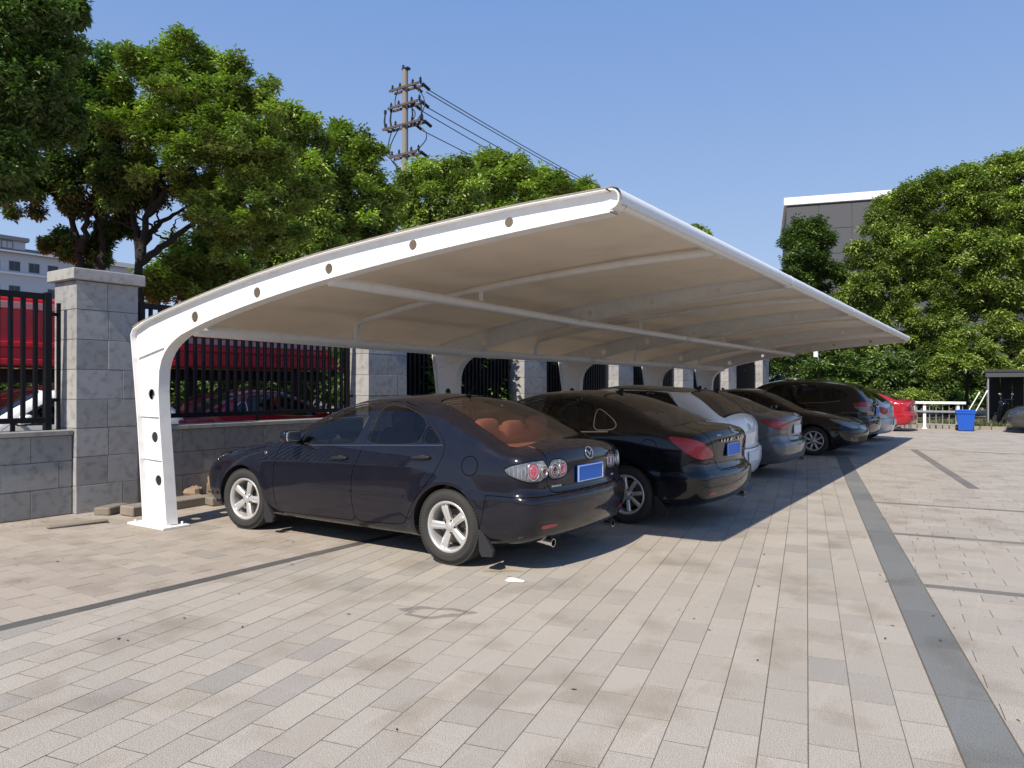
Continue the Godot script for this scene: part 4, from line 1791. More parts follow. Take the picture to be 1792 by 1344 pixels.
func navy_sedan() -> Dictionary:
	var s := sedan_base()
	var fw := [[0.53, 0.905], [0.43, 1.03], [0.15, 1.18], [-0.12, 1.265], [-0.352, 1.297], [-0.245, 0.935]]
	var rq := [[-0.385, 0.942], [-0.455, 1.295], [-0.67, 1.292], [-0.89, 1.238], [-1.045, 1.15], [-0.995, 0.968]]
	var qq := [[-1.022, 0.968], [-1.065, 1.135], [-1.17, 1.055], [-1.255, 0.985]]
	s.merge({
		"paint": "navy_paint", "seats": "red_fabric", "spokes": 5, "spoke_width": Vector2(0.056, 0.078), "fine": 1.35, "steer": 0.10, "seg": 64,
		"regions": [
			{"name": "front_side_window", "space": "side", "poly": fw, "mat": "side_glass", "push": -0.006, "gap": 0.007},
			{"name": "rear_side_window", "space": "side", "poly": rq, "mat": "side_glass", "push": -0.006, "gap": 0.007},
			{"name": "quarter_window", "space": "side", "poly": qq, "mat": "side_glass", "push": -0.006, "gap": 0.006},
			{"name": "windscreen", "space": "top", "poly": [[0.96, -0.3], [0.96, 0.4], [0.86, 0.70], [0.2, 0.575], [0.10, 0.42], [0.06, -0.3]], "mat": "clear_glass", "push": -0.004, "gap": 0.008, "split": false},
			{"name": "rear_window", "space": "top", "poly": [[-0.93, -0.3], [-0.94, 0.38], [-1.00, 0.545], [-1.84, 0.66], [-1.885, 0.55], [-1.91, -0.3]], "mat": "dusty_glass", "push": -0.004, "gap": 0.008, "split": false},
			{"name": "sunroof", "space": "top", "poly": [[0.05, -0.3], [0.05, 0.36], [-0.40, 0.38], [-0.40, -0.3]], "gap": 0.005, "split": false},
			{"name": "front_door", "space": "side", "rounds": 1, "poly": [[0.60, 0.955], [0.74, 0.90], [0.815, 0.80], [0.842, 0.62], [0.840, 0.44], [0.805, 0.235], [-0.28, 0.25], [-0.25, 0.40], [-0.245, 0.67], [-0.325, 0.83], [-0.37, 0.95], [-0.405, 1.318], [-0.12, 1.292], [0.17, 1.205], [0.45, 1.06]], "gap": 0.003},
			{"name": "rear_door", "space": "side", "rounds": 1, "poly": [[-0.37, 0.95], [-0.325, 0.83], [-0.245, 0.67], [-0.25, 0.40], [-0.28, 0.25], [-0.86, 0.28], [-0.91, 0.353], [-1.026, 0.531], [-1.176, 0.694], [-1.24, 0.782], [-1.29, 0.89], [-1.30, 0.985], [-1.12, 1.14], [-0.9, 1.265], [-0.68, 1.318], [-0.405, 1.318]], "gap": 0.003},
			{"name": "fuel_flap", "space": "side", "circle": [-1.57, 0.82, 0.078], "gap": 0.003, "only": -1.0},
			{"name": "red_lens", "space": "rear", "circle": [0.005, 0.795, 0.062], "mat": "lamp_pink", "push": 0.005},
			{"name": "lamp_ring", "space": "rear", "circle": [-0.13, 0.790, 0.042], "mat": "lamp_dark", "push": 0.004},
			{"name": "tail_light", "space": "rear", "poly": [[0.345, 0.80], [0.24, 0.848], [0.05, 0.872], [-0.175, 0.880], [-0.150, 0.715], [0.02, 0.708], [0.20, 0.738]], "mat": "lamp_clear", "push": 0.003, "gap": 0.004, "rounds": 1},
			{"name": "red_lens", "space": "rear", "circle": [-0.385, 0.795, 0.050], "mat": "lamp_pink", "push": 0.005},
			{"name": "lamp_ring", "space": "rear", "circle": [-0.275, 0.792, 0.050], "mat": "lamp_dark", "push": 0.004},
			{"name": "inner_tail_light", "space": "rear", "poly": [[-0.20, 0.880], [-0.40, 0.875], [-0.462, 0.83], [-0.462, 0.765], [-0.40, 0.720], [-0.178, 0.715]], "mat": "lamp_clear", "push": 0.003, "gap": 0.004},
			{"name": "bumper_reflector", "space": "rear", "poly": [[-0.05, 0.350], [-0.05, 0.385], [-0.29, 0.385], [-0.29, 0.355]], "mat": "lamp_red", "push": 0.004, "rounds": 1},
			{"name": "boot_lid", "space": "rear", "rounds": 1, "poly": [[0.17, 1.12], [0.02, 0.985], [-0.13, 0.945], [-0.185, 0.88], [-0.165, 0.71], [-0.20, 0.64], [-0.27, 0.612], [-1.2, 0.612], [-1.2, 1.12]], "gap": 0.0035, "split": false},
			{"name": "rear_bumper", "space": "rear", "rounds": 0, "poly": [[0.50, 0.602], [-1.2, 0.602], [-1.2, 0.0], [0.63, 0.0]], "gap": 0.0025, "split": false},
			{"name": "bonnet", "space": "top", "rounds": 1, "poly": [[0.98, -0.3], [0.98, 0.66], [1.6, 0.68], [2.05, 0.58], [2.12, 0.3], [2.13, -0.3]], "gap": 0.0035, "split": false},
			{"name": "headlight", "space": "front", "poly": [[0.62, 0.775], [0.30, 0.742], [-0.10, 0.69], [-0.30, 0.62], [-0.05, 0.585], [0.30, 0.655]], "mat": "lamp_clear", "push": 0.002, "gap": 0.004},
			{"name": "front_bumper", "space": "front", "rounds": 0, "poly": [[0.56, 0.59], [-1.2, 0.59], [-1.2, 0.0], [0.61, 0.0]], "gap": 0.0025, "split": false},
		],
		"adopt": [["red_lens", "tail_light"]],
		"lamp_rings": [[0.005, 0.795, 0.066, "tail_light"], [-0.13, 0.790, 0.045, "tail_light"], [-0.385, 0.795, 0.054, "inner_tail_light"], [-0.275, 0.792, 0.052, "inner_tail_light"]],
		"lamp_ribs": [[0.10, 0.735, 0.852, "tail_light"], [0.14, 0.745, 0.848, "tail_light"], [0.18, 0.752, 0.842, "tail_light"], [0.22, 0.762, 0.836, "tail_light"], [0.26, 0.774, 0.828, "tail_light"]],
		"handles": [[-0.085, 0.803, -0.05], [-1.06, 0.857, -0.07]], "mirror": [0.50, 0.985],
		"trim": [[Vector2(0.80, 0.512), Vector2(-0.235, 0.520), 0.022, "paint"], [Vector2(-0.262, 0.520), Vector2(-0.87, 0.523), 0.022, "paint"]],
		"outlines": [[[Vector2(0.58, 0.888), Vector2(0.2, 0.905), Vector2(-0.25, 0.924), Vector2(-0.7, 0.944), Vector2(-1.27, 0.968)], false, 0.012, "dark_chrome"]],
		"mud_flaps": [[0.975, 1.0], [-1.675, 1.0]], "indicator": [0.98, 0.80],
		"exhaust": [[0.235, -0.52], [0.235, 0.52]], "plate": [-1.0, 0.735, "plate_blue"], "antenna": [-0.90, "rod"], "emblem": [0.895, "wings"],
		"badges": [[-0.30, 0.665, -1.0, 6], [-0.28, 0.665, 1.0, 3]], "shelf": [-1.20, -1.84, 0.93], "shelf_mat": "red_fabric",
	})
	return s


func black_sedan() -> Dictionary:
	var s := sedan_base()
	s.top = [[-2.40, 0.95], [-2.24, 1.02], [-2.05, 1.045], [-1.85, 1.065], [-1.55, 1.175], [-1.25, 1.29], [-0.95, 1.37], [-0.5, 1.412], [-0.1, 1.40], [0.2, 1.335], [0.6, 1.175], [1.05, 0.985], [1.3, 0.94], [1.7, 0.87], [2.05, 0.77], [2.18, 0.70], [2.36, 0.56]]
	s.belt = [[-2.36, 0.93], [-1.8, 0.965], [-1.3, 0.96], [0, 0.92], [0.7, 0.885], [1.3, 0.84], [2.0, 0.73], [2.36, 0.60]]
	s.rear = [[0.0, -2.08], [0.2, -2.16], [0.3, -2.24], [0.42, -2.275], [0.52, -2.28], [0.56, -2.27], [0.60, -2.22], [0.66, -2.20], [0.85, -2.215], [0.98, -2.235], [1.02, -2.215], [1.08, -2.12], [1.5, -1.8]]
	s.round = [[-2.3, 0.06], [-1.9, 0.08], [-1.6, 0.10], [-1.0, 0.14], [0.0, 0.14], [0.8, 0.08], [1.2, 0.12], [2.2, 0.16]]
	s.ledge_y = 0.57
	var fw := [[0.60, 0.915], [0.50, 1.03], [0.22, 1.19], [-0.05, 1.285], [-0.25, 1.31], [-0.14, 0.945]]
	var rq := [[-0.27, 0.950], [-0.36, 1.313], [-0.66, 1.30], [-0.90, 1.24], [-0.90, 0.975]]
	var qq := [[-0.93, 0.977], [-0.93, 1.225], [-1.06, 1.165], [-1.21, 1.06], [-1.20, 1.00], [-1.1, 0.980]]
	s.merge({
		"paint": "black_paint", "seats": "tan_fabric", "spokes": 8, "spoke_width": Vector2(0.034, 0.046), "fine": 1.1, "seg": 48, "rw": 0.315,
		"regions": [
			{"name": "front_side_window", "space": "side", "poly": fw, "mat": "side_glass", "push": -0.006, "gap": 0.006},
			{"name": "rear_side_window", "space": "side", "poly": rq, "mat": "side_glass", "push": -0.006, "gap": 0.006},
			{"name": "quarter_window", "space": "side", "poly": qq, "mat": "side_glass", "push": -0.006, "gap": 0.006},
			{"name": "windscreen", "space": "top", "poly": [[1.05, -0.3], [1.05, 0.4], [0.95, 0.70], [0.3, 0.575], [0.20, 0.42], [0.16, -0.3]], "mat": "clear_glass", "push": -0.004, "gap": 0.008, "split": false},
			{"name": "rear_window", "space": "top", "poly": [[-0.86, -0.3], [-0.87, 0.38], [-0.93, 0.565], [-1.76, 0.66], [-1.81, 0.5], [-1.83, -0.3]], "mat": "dusty_glass", "push": -0.004, "gap": 0.008, "split": false},
			{"name": "front_door", "space": "side", "rounds": 1, "poly": [[0.68, 0.955], [0.84, 0.88], [0.90, 0.70], [0.88, 0.44], [0.84, 0.235], [-0.18, 0.25], [-0.15, 0.40], [-0.15, 0.70], [-0.24, 0.95], [-0.30, 1.332], [-0.02, 1.31], [0.24, 1.215], [0.52, 1.06]], "gap": 0.003},
			{"name": "rear_door", "space": "side", "rounds": 1, "poly": [[-0.24, 0.95], [-0.15, 0.70], [-0.15, 0.40], [-0.18, 0.25], [-0.84, 0.27], [-0.92, 0.36], [-1.03, 0.55], [-1.12, 0.70], [-1.15, 0.85], [-1.13, 0.97], [-0.95, 0.98], [-0.94, 1.24], [-0.66, 1.33], [-0.30, 1.335]], "gap": 0.003},
			{"name": "fuel_flap", "space": "side", "rounds": 1, "poly": [[-1.50, 0.74], [-1.68, 0.755], [-1.69, 0.90], [-1.52, 0.90]], "gap": 0.003, "only": -1.0},
			{"name": "tail_light", "space": "rear", "poly": [[0.43, 0.945], [0.20, 0.935], [-0.02, 0.90], [-0.24, 0.80], [-0.33, 0.725], [-0.02, 0.700], [0.14, 0.74], [0.32, 0.85]], "mat": "lamp_red", "push": 0.006, "gap": 0.003, "rounds": 1},
			{"name": "plate_garnish", "space": "rear", "poly": [[-0.42, 0.875], [-0.42, 0.905], [-1.2, 0.905], [-1.2, 0.875]], "mat": "chrome", "push": 0.012, "split": false, "rounds": 0},
			{"name": "bumper_reflector", "space": "rear", "poly": [[-0.12, 0.350], [-0.12, 0.382], [-0.30, 0.382], [-0.30, 0.355]], "mat": "lamp_red", "push": 0.004, "rounds": 1},
			{"name": "boot_lid", "space": "rear", "rounds": 1, "poly": [[0.17, 1.16], [0.02, 1.03], [-0.16, 0.97], [-0.30, 0.80], [-0.34, 0.70], [-0.40, 0.59], [-1.2, 0.585], [-1.2, 1.16]], "gap": 0.0035, "split": false},
			{"name": "rear_bumper", "space": "rear", "rounds": 0, "poly": [[0.12, 0.70], [-0.33, 0.70], [-0.40, 0.58], [-1.2, 0.57], [-1.2, 0.0], [0.63, 0.0], [0.50, 0.55]], "gap": 0.0025, "split": false},
			{"name": "bonnet", "space": "top", "rounds": 1, "poly": [[1.07, -0.3], [1.07, 0.66], [1.7, 0.66], [2.10, 0.54], [2.16, 0.3], [2.17, -0.3]], "gap": 0.0035, "split": false},
			{"name": "grille", "space": "front", "poly": [[-0.38, 0.66], [-0.40, 0.56], [-1.2, 0.54], [-1.2, 0.66]], "mat": "dark_chrome", "push": -0.004, "split": false},
			{"name": "headlight", "space": "front", "poly": [[0.62, 0.80], [0.30, 0.775], [0.0, 0.715], [-0.34, 0.65], [-0.32, 0.58], [0.0, 0.575], [0.30, 0.65]], "mat": "lamp_clear", "push": 0.002, "gap": 0.004},
			{"name": "fog_lamp", "space": "front", "circle": [0.02, 0.36, 0.045], "mat": "lamp_clear", "push": -0.002},
			{"name": "lower_grille", "space": "front", "poly": [[-0.25, 0.42], [-0.30, 0.28], [-1.2, 0.26], [-1.2, 0.43]], "mat": "black_plastic", "push": -0.006, "split": false},
			{"name": "front_bumper", "space": "front", "rounds": 0, "poly": [[0.56, 0.56], [-1.2, 0.56], [-1.2, 0.0], [0.61, 0.0]], "gap": 0.0025, "split": false},
		],
		"handles": [[-0.02, 0.815, -0.04], [-0.98, 0.86, -0.06]], "mirror": [0.58, 1.0], "handle_mat": "black_paint",
		"outlines": [[qq, true, 0.010, "chrome"], [[Vector2(0.64, 0.90), Vector2(0.2, 0.918), Vector2(-0.4, 0.940), Vector2(-1.12, 0.965)], false, 0.012, "chrome"]],
		"mud_flaps": [[-1.68, 1.0]],
		"exhaust": [[0.24, 0.50]], "plate": [-1.0, 0.78, "plate_blue"], "antenna": [-0.85, "fin"], "emblem": [0.985, "ring"],
		"badges": [[-0.42, 0.945, -1.0, 4]], "shelf": [-1.20, -1.80, 0.98],
	})
	return s


func hatch_base() -> Dictionary:
	var s := sedan_base()
	s.x0 = -2.02
	s.x1 = 2.12
	s.merge({"axle_f": 1.29, "axle_r": -1.29}, true)
	s.top = [[-2.15, 0.98], [-2.03, 0.985], [-1.96, 1.035], [-1.86, 1.085], [-1.44, 1.36], [-1.30, 1.41], [-1.1, 1.435], [-0.7, 1.46], [-0.2, 1.48], [0.15, 1.43], [0.6, 1.24], [1.05, 1.02], [1.3, 0.97], [1.7, 0.89], [1.95, 0.79], [2.2, 0.6]]
	s.belt = [[-2.2, 1.0], [-1.3, 0.985], [0, 0.93], [0.7, 0.90], [1.3, 0.86], [2.2, 0.66]]
	s.plan = [[-2.2, 0.80], [-1.8, 0.845], [-1.3, 0.868], [0, 0.865], [1.3, 0.86], [1.7, 0.83], [2.2, 0.74]]
	s.rear = [[0.0, -1.88], [0.2, -1.95], [0.3, -2.0], [0.45, -2.04], [0.56, -2.04], [0.60, -2.025], [0.64, -1.985], [0.8, -1.995], [1.0, -1.985], [1.05, -1.97], [1.12, -1.90], [1.35, -1.60], [1.42, -1.5], [1.6, -1.6]]
	s.front = [[0.0, 1.92], [0.2, 2.02], [0.35, 2.10], [0.5, 2.12], [0.65, 2.10], [0.78, 2.02], [0.9, 1.88], [1.5, 1.4]]
	s.round = [[-2.2, 0.06], [-1.7, 0.08], [-1.0, 0.12], [0.0, 0.12], [0.8, 0.08], [1.2, 0.12], [2.2, 0.16]]
	s.tumble = 0.34
	return s


func white_hatch() -> Dictionary:
	var s := hatch_base()
	var fw := [[0.64, 0.94], [0.52, 1.06], [0.22, 1.22], [-0.05, 1.33], [-0.30, 1.365], [-0.24, 0.955]]
	var rq := [[-0.36, 0.965], [-0.40, 1.37], [-0.80, 1.36], [-1.05, 1.34], [-1.40, 1.0]]
	s.merge({
		"paint": "white_paint", "spokes": 5, "fine": 0.95, "seg": 40, "hip": 0.08,
		"regions": [
			{"name": "front_side_window", "space": "side", "poly": fw, "mat": "side_glass", "push": -0.006, "gap": 0.006},
			{"name": "rear_side_window", "space": "side", "poly": rq, "mat": "side_glass", "push": -0.006, "gap": 0.006},
			{"name": "window_frame", "space": "side", "poly": [[0.74, 0.93], [0.55, 1.09], [0.2, 1.27], [-0.1, 1.385], [-0.4, 1.40], [-1.08, 1.375], [-1.45, 0.985]], "mat": "black_plastic"},
			{"name": "windscreen", "space": "top", "poly": [[1.05, -0.3], [1.05, 0.4], [0.95, 0.70], [0.3, 0.60], [0.18, 0.42], [0.14, -0.3]], "mat": "clear_glass", "push": -0.004, "gap": 0.008, "split": false},
			{"name": "rear_window", "space": "top", "poly": [[-1.33, -0.3], [-1.33, 0.46], [-1.37, 0.55], [-1.79, 0.66], [-1.835, 0.60], [-1.845, -0.3]], "mat": "side_glass", "push": -0.006, "gap": 0.012, "split": false},
			{"name": "roof_panel", "space": "top", "poly": [[0.17, -0.3], [0.17, 0.57], [-0.4, 0.62], [-1.15, 0.61], [-1.31, 0.57], [-1.31, -0.3]], "mat": "black_paint", "gap": 0.003, "split": false},
			{"name": "front_door", "space": "side", "rounds": 1, "poly": [[0.72, 0.98], [0.88, 0.88], [0.92, 0.70], [0.88, 0.44], [0.84, 0.235], [-0.25, 0.25], [-0.25, 0.70], [-0.29, 0.95], [-0.34, 1.39], [-0.02, 1.345], [0.24, 1.245], [0.54, 1.09]], "gap": 0.003},
			{"name": "rear_door", "space": "side", "rounds": 1, "poly": [[-0.29, 0.95], [-0.25, 0.70], [-0.25, 0.25], [-0.82, 0.27], [-0.92, 0.40], [-1.05, 0.60], [-1.22, 0.75], [-1.27, 0.98], [-1.14, 1.36], [-0.8, 1.39], [-0.34, 1.395]], "gap": 0.003},
			{"name": "tail_light", "space": "rear", "poly": [[0.30, 0.93], [0.02, 0.91], [-0.26, 0.86], [-0.24, 0.74], [0.04, 0.72], [0.2, 0.78]], "mat": "lamp_red", "push": 0.004, "gap": 0.003},
			{"name": "tailgate", "space": "rear", "rounds": 1, "poly": [[0.08, 1.30], [-0.12, 1.04], [-0.20, 0.86], [-0.20, 0.68], [-0.26, 0.615], [-1.2, 0.60], [-1.2, 1.30]], "gap": 0.0035, "split": false},
			{"name": "rear_bumper", "space": "rear", "rounds": 0, "poly": [[0.45, 0.62], [-1.2, 0.60], [-1.2, 0.0], [0.58, 0.0]], "gap": 0.0025, "split": false},
			{"name": "bonnet", "space": "top", "rounds": 1, "poly": [[1.07, -0.3], [1.07, 0.66], [1.6, 0.66], [1.95, 0.52], [2.0, -0.3]], "gap": 0.0035, "split": false},
			{"name": "headlight", "space": "front", "poly": [[0.55, 0.85], [0.30, 0.82], [0.0, 0.76], [-0.25, 0.70], [-0.2, 0.64], [0.0, 0.65], [0.28, 0.73]], "mat": "lamp_clear", "push": 0.002, "gap": 0.004},
			{"name": "front_bumper", "space": "front", "rounds": 0, "poly": [[0.50, 0.62], [-1.2, 0.62], [-1.2, 0.0], [0.56, 0.0]], "gap": 0.0025, "split": false},
		],
		"handles": [[-0.06, 0.84, -0.03], [-1.02, 0.88, -0.03]], "mirror": [0.62, 1.03], "handle_mat": "white_paint",
		"plate": [-1.0, 0.50, "plate_white"], "antenna": [-1.25, "fin"], "emblem": [0.90, "ring"],
	})
	return s


func estate_suv() -> Dictionary:
	var s := hatch_base()
	s.x0 = -2.30
	s.x1 = 2.30
	s.merge({"axle_f": 1.35, "axle_r": -1.35, "rw": 0.355, "arch": 0.40, "wmax": 0.92}, true)
	s.top = [[-2.42, 1.02], [-2.32, 1.08], [-2.22, 1.20], [-1.98, 1.44], [-1.85, 1.52], [-1.65, 1.555], [-0.8, 1.63], [-0.2, 1.635], [0.15, 1.58], [0.6, 1.38], [1.10, 1.13], [1.35, 1.09], [1.9, 1.0], [2.15, 0.90], [2.4, 0.7]]
	s.belt = [[-2.4, 1.08], [-1.3, 1.08], [0, 1.02], [0.7, 0.99], [1.3, 0.96], [2.4, 0.75]]
	s.plan = [[-2.4, 0.85], [-2.0, 0.90], [-1.3, 0.92], [0, 0.915], [1.3, 0.91], [1.9, 0.88], [2.4, 0.78]]
	s.under = [[-2.4, 0.36], [-1.95, 0.30], [-1.3, 0.25], [1.3, 0.24], [2.0, 0.27], [2.4, 0.30]]
	s.rear = [[0.0, -2.1], [0.2, -2.18], [0.35, -2.26], [0.5, -2.31], [0.66, -2.315], [0.70, -2.30], [0.75, -2.255], [0.9, -2.27], [1.05, -2.275], [1.15, -2.24], [1.35, -2.10], [1.5, -1.96], [1.6, -1.8]]
	s.front = [[0.0, 2.1], [0.25, 2.2], [0.4, 2.28], [0.6, 2.30], [0.75, 2.28], [0.9, 2.18], [1.0, 2.02], [1.6, 1.5]]
	s.ledge_y = 0.70
	s.merge({
		"paint": "umber_paint", "spokes": 10, "spoke_width": Vector2(0.024, 0.028), "rim": 0.23, "fine": 0.95, "seg": 40, "hip": 0.17,
		"regions": [
			{"name": "front_side_window", "space": "side", "poly": [[0.66, 1.03], [0.52, 1.17], [0.24, 1.34], [-0.05, 1.45], [-0.28, 1.475], [-0.20, 1.05]], "mat": "side_glass", "push": -0.006, "gap": 0.006},
			{"name": "rear_side_window", "space": "side", "poly": [[-0.32, 1.055], [-0.38, 1.48], [-0.80, 1.475], [-1.10, 1.455], [-1.16, 1.09]], "mat": "side_glass", "push": -0.006, "gap": 0.006},
			{"name": "quarter_window", "space": "side", "poly": [[-1.22, 1.095], [-1.17, 1.45], [-1.5, 1.41], [-1.73, 1.31], [-1.80, 1.25], [-1.6, 1.14]], "mat": "side_glass", "push": -0.006, "gap": 0.006},
			{"name": "windscreen", "space": "top", "poly": [[1.10, -0.3], [1.10, 0.4], [1.0, 0.74], [0.3, 0.64], [0.20, 0.42], [0.16, -0.3]], "mat": "clear_glass", "push": -0.004, "gap": 0.008, "split": false},
			{"name": "rear_window", "space": "top", "poly": [[-1.92, -0.3], [-1.92, 0.52], [-1.96, 0.60], [-2.20, 0.68], [-2.235, 0.60], [-2.24, -0.3]], "mat": "side_glass", "push": -0.006, "gap": 0.010, "split": false},
			{"name": "front_door", "space": "side", "rounds": 1, "poly": [[0.74, 1.06], [0.90, 0.96], [0.93, 0.70], [0.90, 0.44], [0.86, 0.31], [-0.22, 0.32], [-0.22, 0.75], [-0.25, 1.05], [-0.32, 1.50], [-0.02, 1.47], [0.26, 1.365], [0.54, 1.20]], "gap": 0.003},
			{"name": "rear_door", "space": "side", "rounds": 1, "poly": [[-0.25, 1.05], [-0.22, 0.75], [-0.22, 0.32], [-0.84, 0.33], [-0.95, 0.50], [-1.08, 0.70], [-1.20, 0.85], [-1.20, 1.09], [-1.14, 1.47], [-0.8, 1.50], [-0.32, 1.505]], "gap": 0.003},
			{"name": "tail_light", "space": "rear", "poly": [[0.40, 1.06], [0.1, 1.10], [-0.30, 1.08], [-0.32, 1.00], [0.10, 0.995], [0.36, 1.01]], "mat": "lamp_red", "push": 0.005, "rounds": 1},
			{"name": "reverse_light", "space": "rear", "poly": [[0.40, 1.005], [0.10, 0.985], [-0.32, 0.99], [-0.30, 0.86], [0.02, 0.84], [0.26, 0.90]], "mat": "lamp_clear", "push": 0.003, "rounds": 1},
			{"name": "tailgate", "space": "rear", "rounds": 1, "poly": [[0.05, 1.45], [-0.12, 1.12], [-0.24, 1.0], [-0.24, 0.80], [-0.30, 0.72], [-1.3, 0.71], [-1.3, 1.45]], "gap": 0.0035, "split": false},
			{"name": "rear_bumper", "space": "rear", "rounds": 0, "poly": [[0.50, 0.72], [-1.3, 0.71], [-1.3, 0.0], [0.60, 0.0]], "gap": 0.0025, "split": false},
			{"name": "bonnet", "space": "top", "rounds": 1, "poly": [[1.12, -0.3], [1.12, 0.70], [1.8, 0.68], [2.12, 0.52], [2.18, -0.3]], "gap": 0.0035, "split": false},
			{"name": "headlight", "space": "front", "poly": [[0.55, 0.96], [0.30, 0.93], [0.0, 0.87], [-0.25, 0.81], [-0.2, 0.74], [0.0, 0.75], [0.28, 0.83]], "mat": "lamp_clear", "push": 0.002, "gap": 0.004},
		],
		"handles": [[-0.02, 0.93, -0.03], [-0.98, 0.97, -0.03]], "mirror": [0.64, 1.12], "handle_mat": "umber_paint",
		"plate": [-1.0, 0.86, "plate_blue"], "antenna": [-1.5, "fin"], "emblem": [1.08, "ring"],
		"outlines": [[[Vector2(0.70, 1.015), Vector2(0.2, 1.03), Vector2(-0.4, 1.045), Vector2(-1.2, 1.075), Vector2(-1.6, 1.12)], false, 0.012, "dark_chrome"]],
	})
	return s


func grey_sedan() -> Dictionary:
	var s := black_sedan()
	s.paint = "grey_paint"
	s.handle_mat = "grey_paint"
	s.fine = 1.0
	s.exhaust = [[0.25, 0.50], [0.25, 0.62]]
	s.emblem = [0.985, "chevron"]
	s.plate = [-1.0, 0.76, "plate_white"]
	s.badges = [[-0.45, 0.94, 1.0, 5]]
	s.erase("mud_flaps")
	s.top = [[-2.40, 0.94], [-2.24, 1.01], [-2.05, 1.035], [-1.80, 1.065], [-1.55, 1.155], [-1.25, 1.27], [-0.95, 1.36], [-0.5, 1.418], [-0.1, 1.405], [0.2, 1.335], [0.6, 1.175], [1.05, 0.985], [1.3, 0.94], [1.7, 0.87], [2.05, 0.77], [2.18, 0.70], [2.36, 0.56]]
	for r in s.regions:
		if r.name == "tail_light":
			r.poly = [[0.38, 0.925], [0.05, 0.92], [-0.28, 0.92], [-0.42, 0.84], [-0.40, 0.775], [-0.02, 0.775], [0.15, 0.80]]
		if r.name == "plate_garnish":
			r.poly = [[-0.46, 0.885], [-0.46, 0.905], [-1.2, 0.905], [-1.2, 0.885]]
	return s


func cars() -> void:
	car_materials()
	var row := "cars parked nose to the wall under the carport"
	var a := make_car("parked_sedan", navy_sedan(), "dusty navy sedan nearest the camera, red seat covers behind its rear window")
	a.position = Vector3(-5.19, 0, -5.545)
	a.rotation.y = PI
	a.set_meta("group", row)
	var b := make_car("parked_sedan", black_sedan(), "black sedan with large red tail lights, second from the near end of the row")
	b.position = Vector3(-4.79, 0, -8.02)
	b.rotation.y = PI
	b.set_meta("group", row)
	var h := make_car("parked_hatchback", white_hatch(), "white hatchback with a black roof, third in the row")
	h.position = Vector3(-5.09, 0, -10.35)
	h.rotation.y = PI
	h.set_meta("group", row)
	var g := make_car("parked_sedan", grey_sedan(), "blue-grey sedan with wedge red tail lights, between the white hatchback and the nose-out black sedan")
	g.position = Vector3(-5.25, 0, -12.75)
	g.rotation.y = PI
	g.set_meta("group", row)
	var e := copy_of(b, Vector3(-4.95, 0, -17.35), 0.0, "black sedan parked nose out, its clear headlight facing the plaza", row)
	e.find_child("number_plate*", false, false).queue_free()
	var u := make_car("parked_estate_car", estate_suv(), "tall dark brown-black estate car behind the nose-out sedan", )
	u.position = Vector3(-5.1, 0, -19.6)
	u.rotation.y = PI
	u.set_meta("group", row)
	var w := copy_of(h, Vector3(-4.85, 0, -22.4), PI, "silver-white hatchback beyond the dark estate car, with pink-red tail light", row)
	repaint(w, M.white_paint, M.silver_paint)
	var r := copy_of(g, Vector3(-5.08, 0, -27.6), PI, "bright red sedan, last car at the far end of the row", row)
	repaint(r, M.grey_paint, M.red_paint)
	var k := copy_of(g, Vector3(1.80, 0, -28.7), PI, "dark grey sedan at the right edge, its nose towards the blue bin", "")
	k.remove_meta("group")
	repaint(k, M.grey_paint, M.graphite_paint)
	var yard := "cars parked beyond the fence"
	copy_of(h, Vector3(-11.6, 0, -4.9), -PI / 2 + 0.1, "white hatchback beyond the fence at the left edge, under the red truck", yard)
	copy_of(r, Vector3(-11.9, 0, -9.0), PI / 2, "red sedan beyond the fence behind the nose of the navy car", yard)
	var y := copy_of(h, Vector3(-11.7, 0, -13.2), PI / 2 - 0.1, "silver hatchback beyond the fence, right of the red sedan there", yard)
	repaint(y, M.white_paint, M.silver_paint)


# ---------------------------------------------------------------- trees
var leaf_meshes := []


func leaf_cluster(seed_: int) -> ArrayMesh:
	# a drooping spray of pointed leaves, about 0.3 m across
	var r := RandomNumberGenerator.new()
	r.seed = seed_
	var mb := MB.new()
	for k in 13:
		var a := r.randf() * TAU
		var b := r.randf_range(-0.3, 0.8)
		var dir := Vector3(cos(a) * cos(b), sin(b), sin(a) * cos(b))
		var base := Vector3(r.randf_range(-0.07, 0.07), r.randf_range(-0.05, 0.08), r.randf_range(-0.07, 0.07)) + dir * 0.03
		dir = (dir + Vector3(0, -0.28, 0)).normalized()
		var l := r.randf_range(0.075, 0.115)
		var w := l * r.randf_range(0.20, 0.26)
		var sidev := dir.cross(Vector3(r.randf_range(-0.4, 0.4), 1, r.randf_range(-0.4, 0.4))).normalized()
		var n := sidev.cross(dir).normalized()
		var tip := base + dir * l - Vector3(0, l * 0.15, 0)
		var mid := base + dir * l * 0.45
		var lf := mid + sidev * w + n * w * 0.35
		var rt := mid - sidev * w + n * w * 0.35
		mb.tri(base, tip, lf)
		mb.tri(base, rt, tip)
	return mb.mesh()


const LEAF_TONES := [[0.110, 0.168, 0.044], [0.235, 0.300, 0.066], [0.235, 0.298, 0.066], [0.215, 0.272, 0.062]]


